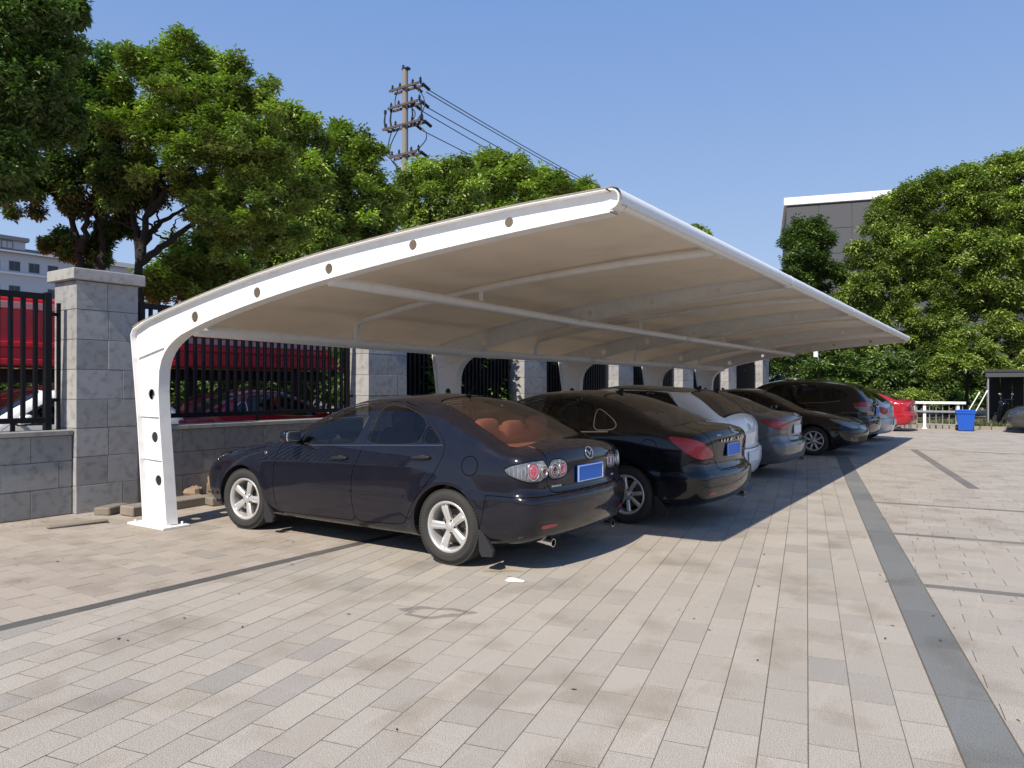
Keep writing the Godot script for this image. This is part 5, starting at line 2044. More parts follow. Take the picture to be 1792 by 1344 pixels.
func grow(called: String, label: String, lobes: Array, trunk: Array, limbs: Array, leaf: float, tone: int, dens: float, seed_: int) -> void:
	var r := RandomNumberGenerator.new()
	r.seed = seed_
	var base := Vector3(lobes[0][0], 0, lobes[0][2])
	if trunk.size():
		base = Vector3(trunk[0][0], 0, trunk[0][2])
	var shrub := called.contains("shrub")
	var o := thing(called, label, "shrub" if shrub else "tree", base, 0, "leafy shrubs behind the fence and railing" if shrub else "trees round the car park")
	if leaf < 1.05:
		leaf = 0.86
		dens = 1.25
	var v := func(p: Array) -> Vector3: return Vector3(p[0], p[1], p[2]) - base
	if trunk.size():
		var mb := MB.new()
		var path := PackedVector3Array()
		path.push_back(Vector3(0, -0.1, 0))
		for p in trunk:
			if p[1] > 0.2:
				path.push_back(v.call(p))
		var thick := clampf(path[path.size() - 1].y * 0.022, 0.09, 0.17)
		mb.tube(smooth_path(path, r), thick, 9, thick * 0.35)
		put("trunk", mb, M.bark, o)
		for l in limbs:
			var lm := MB.new()
			var lp := PackedVector3Array()
			for p in l:
				lp.push_back(v.call(p))
			lm.tube(smooth_path(lp, r), thick * 0.62, 7, thick * 0.16)
			put("limb", lm, M.bark, o)
			# twigs that fork from the limb
			for k in (4 if leaf < 1.1 else 2):
				var q := lp[mini(1 + k % 3, lp.size() - 1)]
				var tw := MB.new()
				var d := Vector3(r.randf_range(-1, 1), r.randf_range(0.2, 1.0), r.randf_range(-1, 1)).normalized()
				var e := q + d * 0.4
				tw.tube(smooth_path(PackedVector3Array([q, e, e + (d + Vector3(r.randf_range(-0.6, 0.6), 0.2, r.randf_range(-0.6, 0.6))).normalized() * 0.4]), r), thick * 0.22, 5, thick * 0.07)
				put("twig", tw, M.bark, o)
	var at: Array[Transform3D] = []
	var cols := PackedColorArray()
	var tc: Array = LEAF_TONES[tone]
	for lb in lobes:
		var c: Vector3 = v.call(lb)
		var rad: float = lb[3] * (0.95 if leaf > 1.7 else 0.90)
		var sub := int(clampf(9.0 + rad * rad * (22.0 if leaf < 1.7 else 30.0) / (leaf * leaf), 9, 60))
		for s in sub:
			var d := Vector3(r.randfn(), r.randfn() * 0.9 + 0.25, r.randfn()).normalized()
			var sc := c + d * rad * Vector3(1.0, 0.88, 1.0) * pow(r.randf(), 0.30)
			var sr := r.randf_range(0.17, 0.30) * leaf * 0.9 * minf(1.0, rad * 1.4)
			var young_highlight := r.randf()
			var tint := r.randf_range(0.66, 1.25)
			var n := int(26 * dens)
			for k in n:
				var e := Vector3(r.randfn(), r.randfn(), r.randfn()).normalized()
				var p := sc + e * Vector3(1.0, 0.75, 1.0) * sr * pow(r.randf(), 0.5)
				if p.y + base.y < 0.05:
					continue
				var b := Basis(Vector3.UP, r.randf() * TAU) * Basis(Vector3.RIGHT, r.randfn() * 0.38)
				var size := leaf * r.randf_range(0.8, 1.25)
				at.append(Transform3D(b.scaled(Vector3.ONE * size), p))
				var t := tint * r.randf_range(0.85, 1.15)
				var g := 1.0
				if young_highlight > 0.62 and e.y > -0.3:
					g = 1.6  # paler new leaves, with sunlit highlights put into their colour too
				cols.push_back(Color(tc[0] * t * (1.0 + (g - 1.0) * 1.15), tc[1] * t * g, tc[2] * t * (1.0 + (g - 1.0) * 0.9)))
	for half in 2:
		var mm := MultiMesh.new()
		mm.transform_format = MultiMesh.TRANSFORM_3D
		mm.use_colors = true
		mm.mesh = leaf_meshes[half + (seed_ % 2) * 2]
		var cnt := 0
		for i in at.size():
			if i % 2 == half: cnt += 1
		mm.instance_count = cnt
		var j := 0
		for i in at.size():
			if i % 2 == half:
				mm.set_instance_transform(j, at[i])
				mm.set_instance_color(j, cols[i])
				j += 1
		var mi := MultiMeshInstance3D.new()
		mi.multimesh = mm
		mi.material_override = M.leaf
		mi.name = "crown"
		mi.set_meta("kind", "stuff")
		o.add_child(mi, true)


func smooth_path(p: PackedVector3Array, r: RandomNumberGenerator) -> PackedVector3Array:
	var c := Curve3D.new()
	for i in p.size():
		var t := (p[mini(i + 1, p.size() - 1)] - p[maxi(i - 1, 0)]) * 0.2
		c.add_point(p[i], -t, t)
	var out := PackedVector3Array()
	var n := maxi(6, p.size() * 4)
	for k in n + 1:
		var q := c.sample_baked(c.get_baked_length() * k / n)
		if k > 0 and k < n:
			q += Vector3(r.randfn(), 0, r.randfn()) * 0.02
		out.push_back(q)
	return out


func trees() -> void:
	var m := mat("leaf", Color.WHITE, 0.42)
	m.vertex_color_use_as_albedo = true
	m.cull_mode = BaseMaterial3D.CULL_DISABLED
	m.backlight_enabled = true
	m.backlight = Color(0.62, 0.78, 0.30)
	m = mat("bark", lin(0.045, 0.038, 0.030), 0.95)
	m.albedo_texture = noise(0.05, 81, 4, 256, [[0.0, grey(0.5)], [1.0, grey(1.0)]])
	triplanar(m, 1.5)
	for k in 4:
		leaf_meshes.append(leaf_cluster(200 + k))
	grow("camphor_tree", "dark leafy tree filling the top left corner, nearest the camera", [[-11.21, 6.50, -4.44, 0.77], [-11.08, 5.98, -4.78, 0.59], [-11.05, 5.42, -4.31, 0.75], [-11.17, 4.92, -4.71, 0.63], [-11.25, 5.56, -3.93, 0.81], [-11.27, 4.43, -4.40, 0.65], [-11.19, 4.57, -3.85, 0.73], [-11.83, 5.58, -4.99, 0.66], [-11.16, 6.71, -4.96, 0.40], [-12.45, 6.58, -4.57, 1.00]], [[-12.77, 0.78, -3.98], [-12.74, 2.72, -4.01], [-12.40, 4.20, -4.00], [-12.02, 5.19, -4.13]], [[[-12.55, 3.67, -4.01], [-11.82, 4.17, -4.27], [-11.26, 4.61, -4.53]], [[-12.15, 4.72, -4.05], [-11.34, 5.20, -4.36], [-11.07, 5.78, -4.66]]], 1.00, 0, 1.00, 101)
	grow("camphor_tree", "broad bright-topped tree with several dark limbs, rising behind the nearest stone pillar", [[-12.22, 7.17, -7.39, 0.62], [-11.68, 6.72, -7.76, 0.80], [-11.15, 6.17, -8.12, 0.75], [-10.98, 5.37, -8.24, 0.75], [-11.64, 6.07, -7.30, 0.82], [-12.67, 6.72, -7.08, 0.70], [-11.12, 5.30, -7.65, 0.82], [-12.07, 5.26, -7.25, 0.89], [-11.07, 4.62, -8.18, 0.62], [-11.34, 4.47, -7.75, 0.59], [-10.86, 5.00, -8.69, 0.56], [-12.95, 5.89, -7.13, 0.86], [-12.38, 4.82, -7.76, 0.72], [-11.15, 4.20, -8.61, 0.62], [-11.79, 4.03, -8.41, 0.58]], [[-12.77, 0.22, -7.01], [-12.76, 2.22, -7.02], [-12.73, 3.52, -7.04], [-12.67, 3.92, -7.08], [-12.58, 4.62, -7.15], [-12.34, 5.32, -7.30]], [[[-12.73, 3.60, -7.04], [-12.26, 4.02, -7.36], [-11.89, 4.34, -7.61], [-11.44, 4.72, -7.93]], [[-12.72, 3.67, -7.04], [-12.87, 4.24, -7.06], [-13.08, 4.97, -7.04], [-12.99, 5.79, -7.10]], [[-12.61, 4.47, -7.12], [-12.17, 4.89, -7.30], [-11.59, 5.46, -7.58]], [[-12.71, 3.82, -7.06], [-12.70, 4.26, -7.30], [-12.29, 4.69, -7.70]]], 1.00, 1, 1.00, 102)
	grow("camphor_tree", "dark spreading tree between the corner tree and the bright-topped tree, thin limbs against the sky", [[-13.99, 7.17, -6.90, 0.63], [-14.00, 6.68, -6.65, 0.72], [-13.37, 5.99, -6.84, 0.81], [-13.75, 5.67, -6.34, 0.80], [-13.94, 4.97, -5.97, 0.69], [-13.23, 5.09, -6.57, 0.74], [-12.84, 5.02, -6.96, 0.62], [-14.12, 4.81, -5.60, 0.58], [-13.87, 4.97, -6.50, 0.61], [-14.47, 4.09, -6.58, 0.42], [-14.12, 3.93, -6.81, 0.44], [-13.89, 4.39, -7.21, 0.37]], [[-13.81, 0.19, -6.66], [-13.85, 2.65, -6.63], [-13.90, 3.77, -6.61], [-14.00, 4.39, -6.54], [-14.04, 4.72, -6.38], [-14.14, 4.97, -6.07]], [[[-13.90, 3.87, -6.61], [-13.71, 4.47, -6.61], [-13.58, 4.97, -6.70], [-13.62, 5.48, -6.67]], [[-13.68, 3.58, -6.88], [-13.69, 4.36, -6.86], [-13.68, 4.64, -6.75], [-13.83, 4.87, -6.53]], [[-13.69, 4.31, -6.86], [-13.47, 4.69, -6.89], [-13.16, 5.07, -6.99]], [[-13.73, 4.41, -6.84], [-13.63, 5.00, -6.79], [-13.47, 5.38, -6.77]]], 1.00, 0, 0.80, 103)
	grow("leafy_shrub", "sunlit leafy shrub right of the nearest pillar, below the bright-topped tree", [[-14.62, 3.80, -8.78, 0.66], [-14.40, 4.21, -9.29, 0.73], [-14.08, 3.87, -9.75, 0.74], [-14.67, 3.31, -8.62, 0.53], [-14.32, 3.33, -9.10, 0.60]], [[-14.42, 0.45, -9.04], [-14.42, 2.37, -9.04], [-14.42, 3.57, -9.04]], [], 1.10, 2, 1.00, 104)
	grow("camphor_tree", "dark tree between the bright-topped tree and the narrow sunlit one", [[-13.82, 7.49, -11.14, 0.59], [-13.87, 7.37, -11.59, 0.60], [-13.88, 6.51, -11.10, 0.72], [-13.50, 6.12, -11.36, 0.72], [-13.77, 5.20, -11.18, 0.78], [-13.65, 4.89, -11.74, 0.74], [-14.20, 4.29, -10.88, 0.78], [-13.55, 4.16, -11.32, 0.72]], [[-13.82, 0.35, -11.38], [-13.84, 3.79, -11.37], [-13.88, 5.38, -11.34], [-13.91, 6.70, -11.32]], [[[-13.87, 4.72, -11.35], [-13.96, 5.62, -11.17], [-13.98, 6.38, -11.03]], [[-13.87, 5.11, -11.35], [-13.60, 5.91, -11.53], [-13.55, 6.57, -11.57]]], 1.15, 1, 1.00, 105)
	grow("camphor_tree", "narrow round-topped sunlit tree just left of the utility pole", [[-14.30, 7.47, -13.23, 0.73], [-13.82, 7.25, -13.56, 0.66], [-14.60, 6.81, -13.03, 0.73], [-13.85, 6.40, -13.30, 0.87], [-13.58, 6.23, -13.73, 0.58], [-14.33, 5.75, -12.97, 0.80], [-13.62, 5.46, -13.46, 0.80], [-14.30, 5.06, -13.23, 0.80], [-13.66, 4.95, -13.92, 0.66]], [[-14.27, 0.22, -13.50], [-14.27, 4.06, -13.50], [-14.31, 5.84, -13.47], [-14.36, 7.17, -13.44]], [[[-14.28, 4.95, -13.49], [-14.50, 5.81, -13.22], [-14.60, 6.67, -13.03]], [[-14.30, 5.39, -13.48], [-13.89, 6.25, -13.64], [-13.76, 6.96, -13.61]]], 1.25, 2, 1.00, 106)
	grow("camphor_tree", "wide sunlit tree behind the middle of the carport roof, right of the utility pole base", [[-15.56, 7.59, -17.22, 0.74], [-14.98, 7.85, -17.62, 0.80], [-14.64, 8.15, -18.33, 0.76], [-14.72, 6.79, -17.31, 0.96], [-15.50, 6.48, -17.02, 0.88], [-14.14, 6.44, -17.71, 0.96], [-14.10, 7.41, -18.22, 0.80], [-15.85, 5.64, -17.02, 0.88], [-14.85, 5.61, -17.47, 0.96], [-13.81, 6.00, -18.42, 0.88]], [[-15.04, -0.03, -17.82], [-15.04, 4.61, -17.82], [-15.04, 6.39, -17.82]], [[[-15.04, 5.50, -17.82], [-15.27, 6.53, -17.42], [-15.42, 7.41, -17.32]], [[-15.04, 5.86, -17.82], [-14.39, 6.88, -18.02], [-14.32, 7.59, -18.07]]], 1.40, 2, 1.00, 107)
	grow("camphor_tree", "tallest tree peeking over the carport roof beside the overhead wires", [[-15.25, 8.99, -21.07, 0.72], [-14.62, 8.75, -21.50, 0.76], [-14.99, 8.26, -20.64, 0.98], [-14.18, 7.96, -21.20, 0.94], [-13.88, 8.63, -22.01, 0.60], [-13.47, 8.39, -22.29, 0.64], [-13.18, 7.89, -22.00, 0.83], [-13.85, 7.28, -21.42, 0.94], [-14.83, 7.08, -20.75, 0.98], [-12.56, 8.19, -22.91, 0.44], [-12.89, 7.79, -22.69, 0.68]], [[-14.57, -0.22, -21.78], [-14.57, 5.02, -21.78], [-14.60, 7.84, -21.76]], [[[-14.58, 6.63, -21.77], [-13.80, 7.79, -22.06], [-13.55, 8.09, -22.23]], [[-14.58, 7.03, -21.77], [-14.95, 8.19, -21.27], [-15.08, 8.69, -21.18]]], 1.50, 1, 1.00, 108)
	grow("camphor_tree", "small treetop showing above the carport edge under the far utility pole", [[-17.40, 11.38, -46.26, 0.37], [-17.06, 11.09, -46.49, 0.33], [-17.70, 10.94, -46.05, 0.44], [-17.18, 10.20, -46.41, 0.66], [-17.85, 9.46, -45.95, 0.74]], [[-17.56, 0.97, -46.39], [-17.56, 10.61, -46.39]], [], 2.20, 1, 1.00, 109)
	grow("camphor_tree", "dark conical tree in front of the grey building", [[-9.65, 10.19, -43.08, 0.63], [-10.10, 9.40, -42.78, 0.82], [-9.21, 9.24, -43.38, 0.82], [-9.64, 7.91, -42.60, 1.37], [-10.36, 7.01, -42.35, 0.94], [-8.80, 7.03, -43.67, 1.26], [-9.77, 5.55, -42.27, 1.31], [-8.61, 5.14, -43.79, 1.26], [-9.39, 3.53, -42.54, 1.43], [-10.08, 2.61, -42.30, 1.12], [-8.22, 2.62, -44.06, 1.32]], [[-9.44, 0.72, -43.47], [-9.44, 5.16, -43.47], [-9.62, 9.59, -43.34]], [], 1.90, 0, 1.00, 110)
	grow("camphor_tree", "rounded tree touching the right end of the grey building roof", [[-6.05, 9.84, -41.91, 0.70], [-5.21, 10.66, -42.49, 0.94], [-4.49, 11.15, -42.98, 0.94], [-6.30, 8.02, -41.25, 1.04], [-5.37, 8.56, -41.65, 1.38], [-4.46, 9.50, -42.75, 1.16], [-6.83, 5.85, -40.89, 0.98], [-5.81, 6.23, -41.11, 1.49], [-4.77, 6.83, -42.06, 1.32], [-6.79, 4.24, -40.68, 1.32], [-5.34, 4.23, -41.43, 1.49], [-6.20, 2.37, -41.08, 1.27], [-4.68, 2.52, -42.36, 1.21]], [[-5.84, -0.40, -42.29], [-5.84, 3.71, -42.29], [-5.96, 7.83, -42.21]], [], 1.80, 3, 1.00, 111)
	grow("camphor_tree", "tall tree in the middle of the right-hand grove", [[-3.90, 11.04, -42.17, 0.97], [-2.96, 11.47, -42.81, 0.97], [-3.37, 9.49, -41.80, 1.29], [-2.23, 9.81, -42.83, 1.18], [-3.81, 7.77, -41.26, 1.34], [-2.54, 7.74, -41.89, 1.44], [-3.56, 5.80, -41.19, 1.38], [-2.21, 5.82, -42.36, 1.28], [-3.34, 4.14, -41.34, 1.33], [-4.07, 3.05, -41.33, 1.01]], [[-3.08, -0.34, -42.73], [-3.08, 3.64, -42.73], [-3.08, 7.91, -42.73]], [], 1.80, 3, 1.00, 112)
	grow("camphor_tree", "tall tree at the right edge, rising out of the frame", [[-1.74, 11.39, -42.44, 0.94], [-0.59, 11.75, -43.22, 1.00], [0.32, 11.89, -43.85, 1.11], [-1.03, 9.81, -42.19, 1.36], [0.20, 9.81, -43.04, 1.25], [-1.47, 7.87, -41.65, 1.25], [-0.24, 7.56, -42.25, 1.45], [-1.24, 5.68, -41.56, 1.24], [0.09, 5.41, -42.48, 1.35], [-0.80, 3.79, -41.87, 1.24], [0.53, 3.52, -42.78, 1.35], [1.42, 7.83, -43.39, 1.62], [1.46, 10.78, -44.63, 1.38], [-0.36, 8.81, -42.41, 1.25], [-1.14, 6.92, -41.88, 1.14], [-1.97, 10.51, -42.28, 1.00]], [[-0.37, -0.29, -43.38], [-0.37, 3.58, -43.38], [-0.48, 7.74, -43.30]], [], 1.80, 3, 1.00, 113)
	grow("camphor_tree", "low bright-leaved tree with a bare trunk behind the blue bin", [[-2.38, 2.93, -35.94, 0.52], [-1.89, 3.41, -36.28, 0.57], [-2.66, 2.33, -35.51, 0.52], [-1.96, 2.32, -35.74, 0.61], [-1.40, 2.81, -36.61, 0.62], [-0.81, 2.33, -37.02, 0.52], [-2.85, 1.85, -35.37, 0.33], [-0.12, 2.09, -37.49, 0.57]], [[-1.91, -0.19, -36.63], [-1.89, 1.14, -36.64], [-1.83, 2.58, -36.68], [-1.90, 3.30, -36.51]], [[[-1.87, 1.74, -36.65], [-1.21, 2.46, -36.98], [-0.71, 2.34, -37.20]], [[-1.87, 1.86, -36.65], [-2.38, 2.33, -35.94], [-2.67, 2.21, -35.62]]], 1.30, 2, 0.90, 114)
	grow("leafy_shrub", "low yellow-green bush above the white railing, behind the red car", [[-4.15, 0.97, -34.73, 0.31], [-3.76, 1.04, -35.00, 0.33], [-3.36, 0.97, -35.27, 0.29], [-2.97, 0.83, -35.53, 0.24], [-4.45, 0.78, -34.52, 0.29]], [], [], 1.10, 2, 1.30, 115)
	grow("leafy_shrub", "dark bush behind the roof of the estate car", [[-7.25, 1.88, -35.03, 0.81], [-6.41, 2.14, -35.60, 0.81], [-6.77, 1.12, -35.00, 0.80], [-7.35, 0.87, -34.96, 0.61], [-6.30, 0.87, -35.68, 0.61]], [], [], 1.70, 0, 0.90, 120)
	grow("leafy_shrub", "dark bush behind the silver-white hatchback", [[-6.17, 1.89, -36.98, 0.84], [-5.31, 2.16, -37.57, 0.84], [-5.69, 1.11, -36.95, 0.83], [-6.28, 0.85, -36.91, 0.63], [-5.20, 0.85, -37.64, 0.63]], [], [], 1.70, 0, 0.90, 121)
	grow("leafy_shrub", "dark bush behind the yellow-green bush", [[-4.95, 1.90, -38.42, 0.93], [-4.07, 2.17, -39.02, 0.93], [-4.47, 1.11, -38.39, 0.93], [-5.06, 0.84, -38.35, 0.70], [-3.96, 0.84, -39.10, 0.70]], [], [], 1.70, 0, 0.90, 122)
	grow("leafy_shrub", "dark bush in deep shade behind the blue bin", [[-3.45, 1.91, -39.82, 0.94], [-2.56, 2.17, -40.42, 0.94], [-2.98, 1.10, -39.77, 0.93], [-3.56, 0.83, -39.74, 0.71], [-2.45, 0.83, -40.50, 0.71]], [], [], 1.70, 0, 0.90, 123)
	grow("leafy_shrub", "dark bush beside the dark shed", [[-1.97, 1.92, -42.28, 0.97], [-1.05, 2.20, -42.91, 0.97], [-1.50, 1.09, -42.24, 0.97], [-2.08, 0.81, -42.20, 0.73], [-0.94, 0.81, -42.99, 0.73]], [], [], 1.70, 0, 0.90, 124)
	grow("leafy_shrub", "dark bush behind the second fence panel", [[-10.34, 2.09, -10.49, 0.67], [-9.65, 2.09, -10.97, 0.67], [-10.27, 1.30, -10.54, 0.67], [-9.72, 1.30, -10.92, 0.67], [-10.41, 1.76, -11.17, 0.87]], [], [], 1.60, 0, 0.90, 130)
	grow("leafy_shrub", "dark bush behind the third fence panel, left part", [[-10.37, 2.15, -12.29, 0.69], [-9.66, 2.15, -12.78, 0.69], [-10.30, 1.29, -12.34, 0.69], [-9.73, 1.29, -12.73, 0.69], [-10.39, 1.79, -13.01, 0.89]], [], [], 1.60, 0, 0.90, 131)
	grow("leafy_shrub", "dark bush behind the third fence panel, right part", [[-10.72, 2.24, -14.47, 0.72], [-9.98, 2.24, -14.98, 0.72], [-10.65, 1.27, -14.52, 0.72], [-10.05, 1.27, -14.93, 0.72], [-10.70, 1.84, -15.22, 0.93]], [], [], 1.60, 0, 0.90, 132)
	grow("leafy_shrub", "dark bush behind the fourth fence panel", [[-10.88, 2.37, -18.00, 0.78], [-10.08, 2.37, -18.55, 0.78], [-10.80, 1.24, -18.06, 0.78], [-10.16, 1.24, -18.50, 0.78], [-10.78, 1.90, -18.80, 1.00]], [], [], 1.60, 0, 0.90, 133)
	grow("leafy_shrub", "dark bush behind the fifth fence panel", [[-11.00, 2.55, -22.76, 0.85], [-10.13, 2.55, -23.36, 0.85], [-10.92, 1.20, -22.82, 0.85], [-10.22, 1.20, -23.30, 0.85], [-10.82, 1.98, -23.62, 1.08]], [], [], 1.60, 0, 0.90, 134)
	grow("leafy_shrub", "dark bush behind the sixth fence panel", [[-10.87, 2.77, -28.91, 0.92], [-9.92, 2.77, -29.56, 0.92], [-10.78, 1.15, -28.98, 0.92], [-10.02, 1.15, -29.50, 0.92], [-10.60, 2.09, -29.82, 1.18]], [], [], 1.60, 0, 0.90, 135)
	grow("leafy_shrub", "dark bush behind the last fence panel", [[-11.00, 3.07, -37.31, 1.02], [-9.95, 3.07, -38.03, 1.02], [-10.90, 1.08, -37.38, 1.02], [-10.05, 1.08, -37.96, 1.02], [-10.64, 2.23, -38.28, 1.30]], [], [], 1.60, 0, 0.90, 136)
	grow("leafy_shrub", "dark bush far behind the red truck at the left edge", [[-22.02, 1.26, -7.95, 0.72], [-21.30, 1.26, -8.45, 0.72], [-22.12, 1.85, -8.37, 0.74]], [], [], 1.50, 0, 0.90, 150)
	grow("leafy_shrub", "dark bush far behind the fence, hidden by the nearest pillar", [[-20.45, 1.26, -9.02, 0.72], [-19.73, 1.26, -9.52, 0.72], [-20.51, 1.85, -9.47, 0.74]], [], [], 1.50, 0, 0.90, 151)
	grow("leafy_shrub", "dark bush behind the nearest post of the carport, beyond the fence", [[-19.01, 1.26, -10.01, 0.72], [-18.28, 1.26, -10.51, 0.72], [-19.04, 1.85, -10.48, 0.74]], [], [], 1.50, 0, 0.90, 152)
	grow("leafy_shrub", "dark bush behind the red sedan beyond the fence", [[-18.61, 1.25, -11.50, 0.76], [-17.85, 1.25, -12.02, 0.76], [-18.59, 1.87, -11.99, 0.78]], [], [], 1.50, 0, 0.90, 153)
	grow("leafy_shrub", "dark bush right of the red sedan beyond the fence", [[-18.07, 1.24, -13.08, 0.80], [-17.27, 1.24, -13.62, 0.80], [-18.01, 1.89, -13.60, 0.82]], [], [], 1.50, 0, 0.90, 154)
	grow("leafy_shrub", "dark bush at the right end of the lower red truck", [[-17.40, 1.23, -14.75, 0.84], [-16.56, 1.23, -15.32, 0.84], [-17.29, 1.92, -15.31, 0.85]], [], [], 1.50, 0, 0.90, 155)


# ---------------------------------------------------------------- beyond the fence and the roofs
func utility_pole(label: String, x: float, z: float, h: float, full: bool) -> Node3D:
	var o := thing("utility_pole", label, "pole", Vector3(x, 0, z), 0, "utility poles carrying the overhead wires")
	var mb := MB.new()
	mb.tube(PackedVector3Array([Vector3(0, 0, 0), Vector3(0, h * 0.5, 0), Vector3(0, h, 0)]), 0.165, 12, 0.115)
	put("shaft", mb, M.concrete, o)
	var arms := [[h - 0.75, -0.72, 0.85, 0.0], [h - 1.45, -0.80, 0.80, 0.0], [h - 2.25, -1.1, 0.95, 1.0], [h - 3.45, -0.75, 0.75, 0.0]]
	if not full:
		arms = [[h - 0.7, -0.8, 0.8, 0.0], [h - 1.5, -0.9, 0.9, 0.0]]
	for a in arms:
		var ab := MB.new()
		for dz in [-0.16, 0.16]:
			ab.box(Vector3((a[1] + a[2]) * 0.5, a[0], dz), Vector3(a[2] - a[1], 0.09, 0.055), 0.0)
		put("crossarm", ab, M.rusty, o)
		var k := 0
		for fx in [0.02, 0.28, 0.72, 0.98]:
			var ib := MB.new()
			var x0 := lerpf(a[1], a[2], fx)
			for q in 3:
				ib.rod(Vector3(x0, a[0] + 0.08 + q * 0.07, 0.0), Vector3(x0, a[0] + 0.11 + q * 0.07, 0.0), 0.075 - q * 0.008, 8, 0.045)
			ib.rod(Vector3(x0, a[0], 0), Vector3(x0, a[0] + 0.3, 0), 0.025, 6)
			put("insulator", ib, M.insulator, o)
			k += 1
		# strain insulators towards the next pole
		for fx in [0.72, 0.98]:
			var sb := MB.new()
			var x0 := lerpf(a[1], a[2], fx)
			for q in 4:
				sb.rod(Vector3(x0, a[0] + 0.05 - q * 0.03, -0.15 - q * 0.11), Vector3(x0, a[0] + 0.04 - q * 0.03, -0.20 - q * 0.11), 0.07, 8)
			sb.rod(Vector3(x0, a[0] + 0.05, -0.05), Vector3(x0, a[0] - 0.08, -0.55), 0.022, 5)
			put("strain_insulator", sb, M.insulator, o)
	if full:
		# cable ends that curl up over the third arm, and hanging jumper loops
		for x0 in [-1.05, -0.72, 0.40, 0.88]:
			var cb := MB.new()
			var y0 := h - 2.25
			cb.tube(PackedVector3Array([Vector3(x0 * 0.75, y0 - 0.1, 0), Vector3(x0 * 0.98, y0 + 0.02, 0.05), Vector3(x0 + 0.05 * signf(x0), y0 + 0.35, 0.05), Vector3(x0, y0 + 0.72, 0.05)]), 0.05, 6, 0.03)
			cb.rod(Vector3(x0, y0 + 0.68, 0.05), Vector3(x0, y0 + 0.82, 0.05), 0.06, 6)
			put("cable_end", cb, M.insulator, o)
		for lp in [[0.55, h - 0.75, 0.75, h - 2.2, 0.35], [-0.3, h - 0.75, -0.4, h - 1.45, -0.25], [0.2, h - 1.45, 0.3, h - 2.25, 0.25], [0.62, h - 2.3, 0.7, h - 3.4, 0.45], [-0.6, h - 2.3, -0.35, h - 3.9, -0.5], [-0.2, h - 2.3, -0.7, h - 3.5, -0.4]]:
			var wb := MB.new()
			var p := PackedVector3Array()
			for k in 9:
				var f := k / 8.0
				p.push_back(Vector3(lerpf(lp[0], lp[2], f) + sin(f * PI) * lp[4], lerpf(lp[1], lp[3], f), 0.1 - sin(f * PI) * 0.15))
			wb.tube(p, 0.022, 5)
			put("jumper_cable", wb, M.insulator, o)
		var sw := MB.new()
		sw.tube(PackedVector3Array([Vector3(-0.55, h - 3.6, 0.1), Vector3(-0.25, h - 3.95, 0.1), Vector3(0.02, h - 4.3, 0.12)]), 0.03, 5)
		sw.tube(PackedVector3Array([Vector3(-0.5, h - 4.0, 0.1), Vector3(-0.3, h - 4.15, 0.1), Vector3(-0.2, h - 4.7, 0.12)]), 0.03, 5)
		sw.box(Vector3(-0.28, h - 4.0, 0.1), Vector3(0.16, 0.22, 0.16), 0.02)
		put("switch_gear", sw, M.insulator, o)
	var tip := MB.new()
	tip.box(Vector3(0.05, h + 0.03, 0), Vector3(0.34, 0.10, 0.20), 0.02)
	tip.rod(Vector3(-0.1, h + 0.05, 0), Vector3(-0.1, h + 0.22, 0), 0.05, 6)
	put("pole_top", tip, M.insulator, o)
	return o


func window_on(parent: Node3D, at: Vector3, w: float, h: float, face: Basis, panes := 2) -> void:
	# face.z points out of the wall; the frame stands in a reveal
	var f := MB.new()
	for e in [-1.0, 1.0]:
		f.box(at + face * Vector3(e * w * 0.5, 0, -0.02), Vector3(0.07, h + 0.07, 0.10), 0.0, face)
		f.box(at + face * Vector3(0, e * h * 0.5, -0.02), Vector3(w - 0.07, 0.07, 0.10), 0.0, face)
	for k in range(1, panes):
		f.box(at + face * Vector3(-w * 0.5 + w * k / panes, 0, -0.03), Vector3(0.05, h - 0.07, 0.06), 0.0, face)
	var fr := put("window", f, M.window_frame, parent)
	for k in panes:
		var g := MB.new()
		var pw := w / panes
		g.box(at + face * Vector3(-w * 0.5 + pw * (k + 0.5), 0, -0.06), Vector3(pw - 0.06, h - 0.08, 0.02), 0.0, face)
		put("pane", g, M.far_glass, fr)


func wall_with_holes(w: float, h: float, holes: Array, xf: Transform3D, depth: float) -> MB:
	# rectangle from (0,0) to (w,h); holes are [x0,y0,x1,y1]; cut into cells so that openings stay open, with reveals
	var mb := MB.new()
	var xs := [0.0, w]
	var ys := [0.0, h]
	for q in holes:
		for k in [q[0], q[2]]:
			if not xs.has(k): xs.append(k)
		for k in [q[1], q[3]]:
			if not ys.has(k): ys.append(k)
	xs.sort()
	ys.sort()
	for i in xs.size() - 1:
		for j in ys.size() - 1:
			var c := Vector2((xs[i] + xs[i + 1]) * 0.5, (ys[j] + ys[j + 1]) * 0.5)
			var open := false
			for q in holes:
				if c.x > q[0] and c.x < q[2] and c.y > q[1] and c.y < q[3]:
					open = true
			if not open:
				mb.quad(xf * Vector3(xs[i], ys[j], 0), xf * Vector3(xs[i + 1], ys[j], 0), xf * Vector3(xs[i + 1], ys[j + 1], 0), xf * Vector3(xs[i], ys[j + 1], 0))
	for q in holes:
		var a := [Vector3(q[0], q[1], 0), Vector3(q[2], q[1], 0), Vector3(q[2], q[3], 0), Vector3(q[0], q[3], 0)]
		for k in 4:
			var p: Vector3 = a[k]
			var n: Vector3 = a[(k + 1) % 4]
			var dd := Vector3(0, 0, -depth)
			mb.quad(xf * p, xf * n, xf * (n + dd), xf * (p + dd))
	return mb


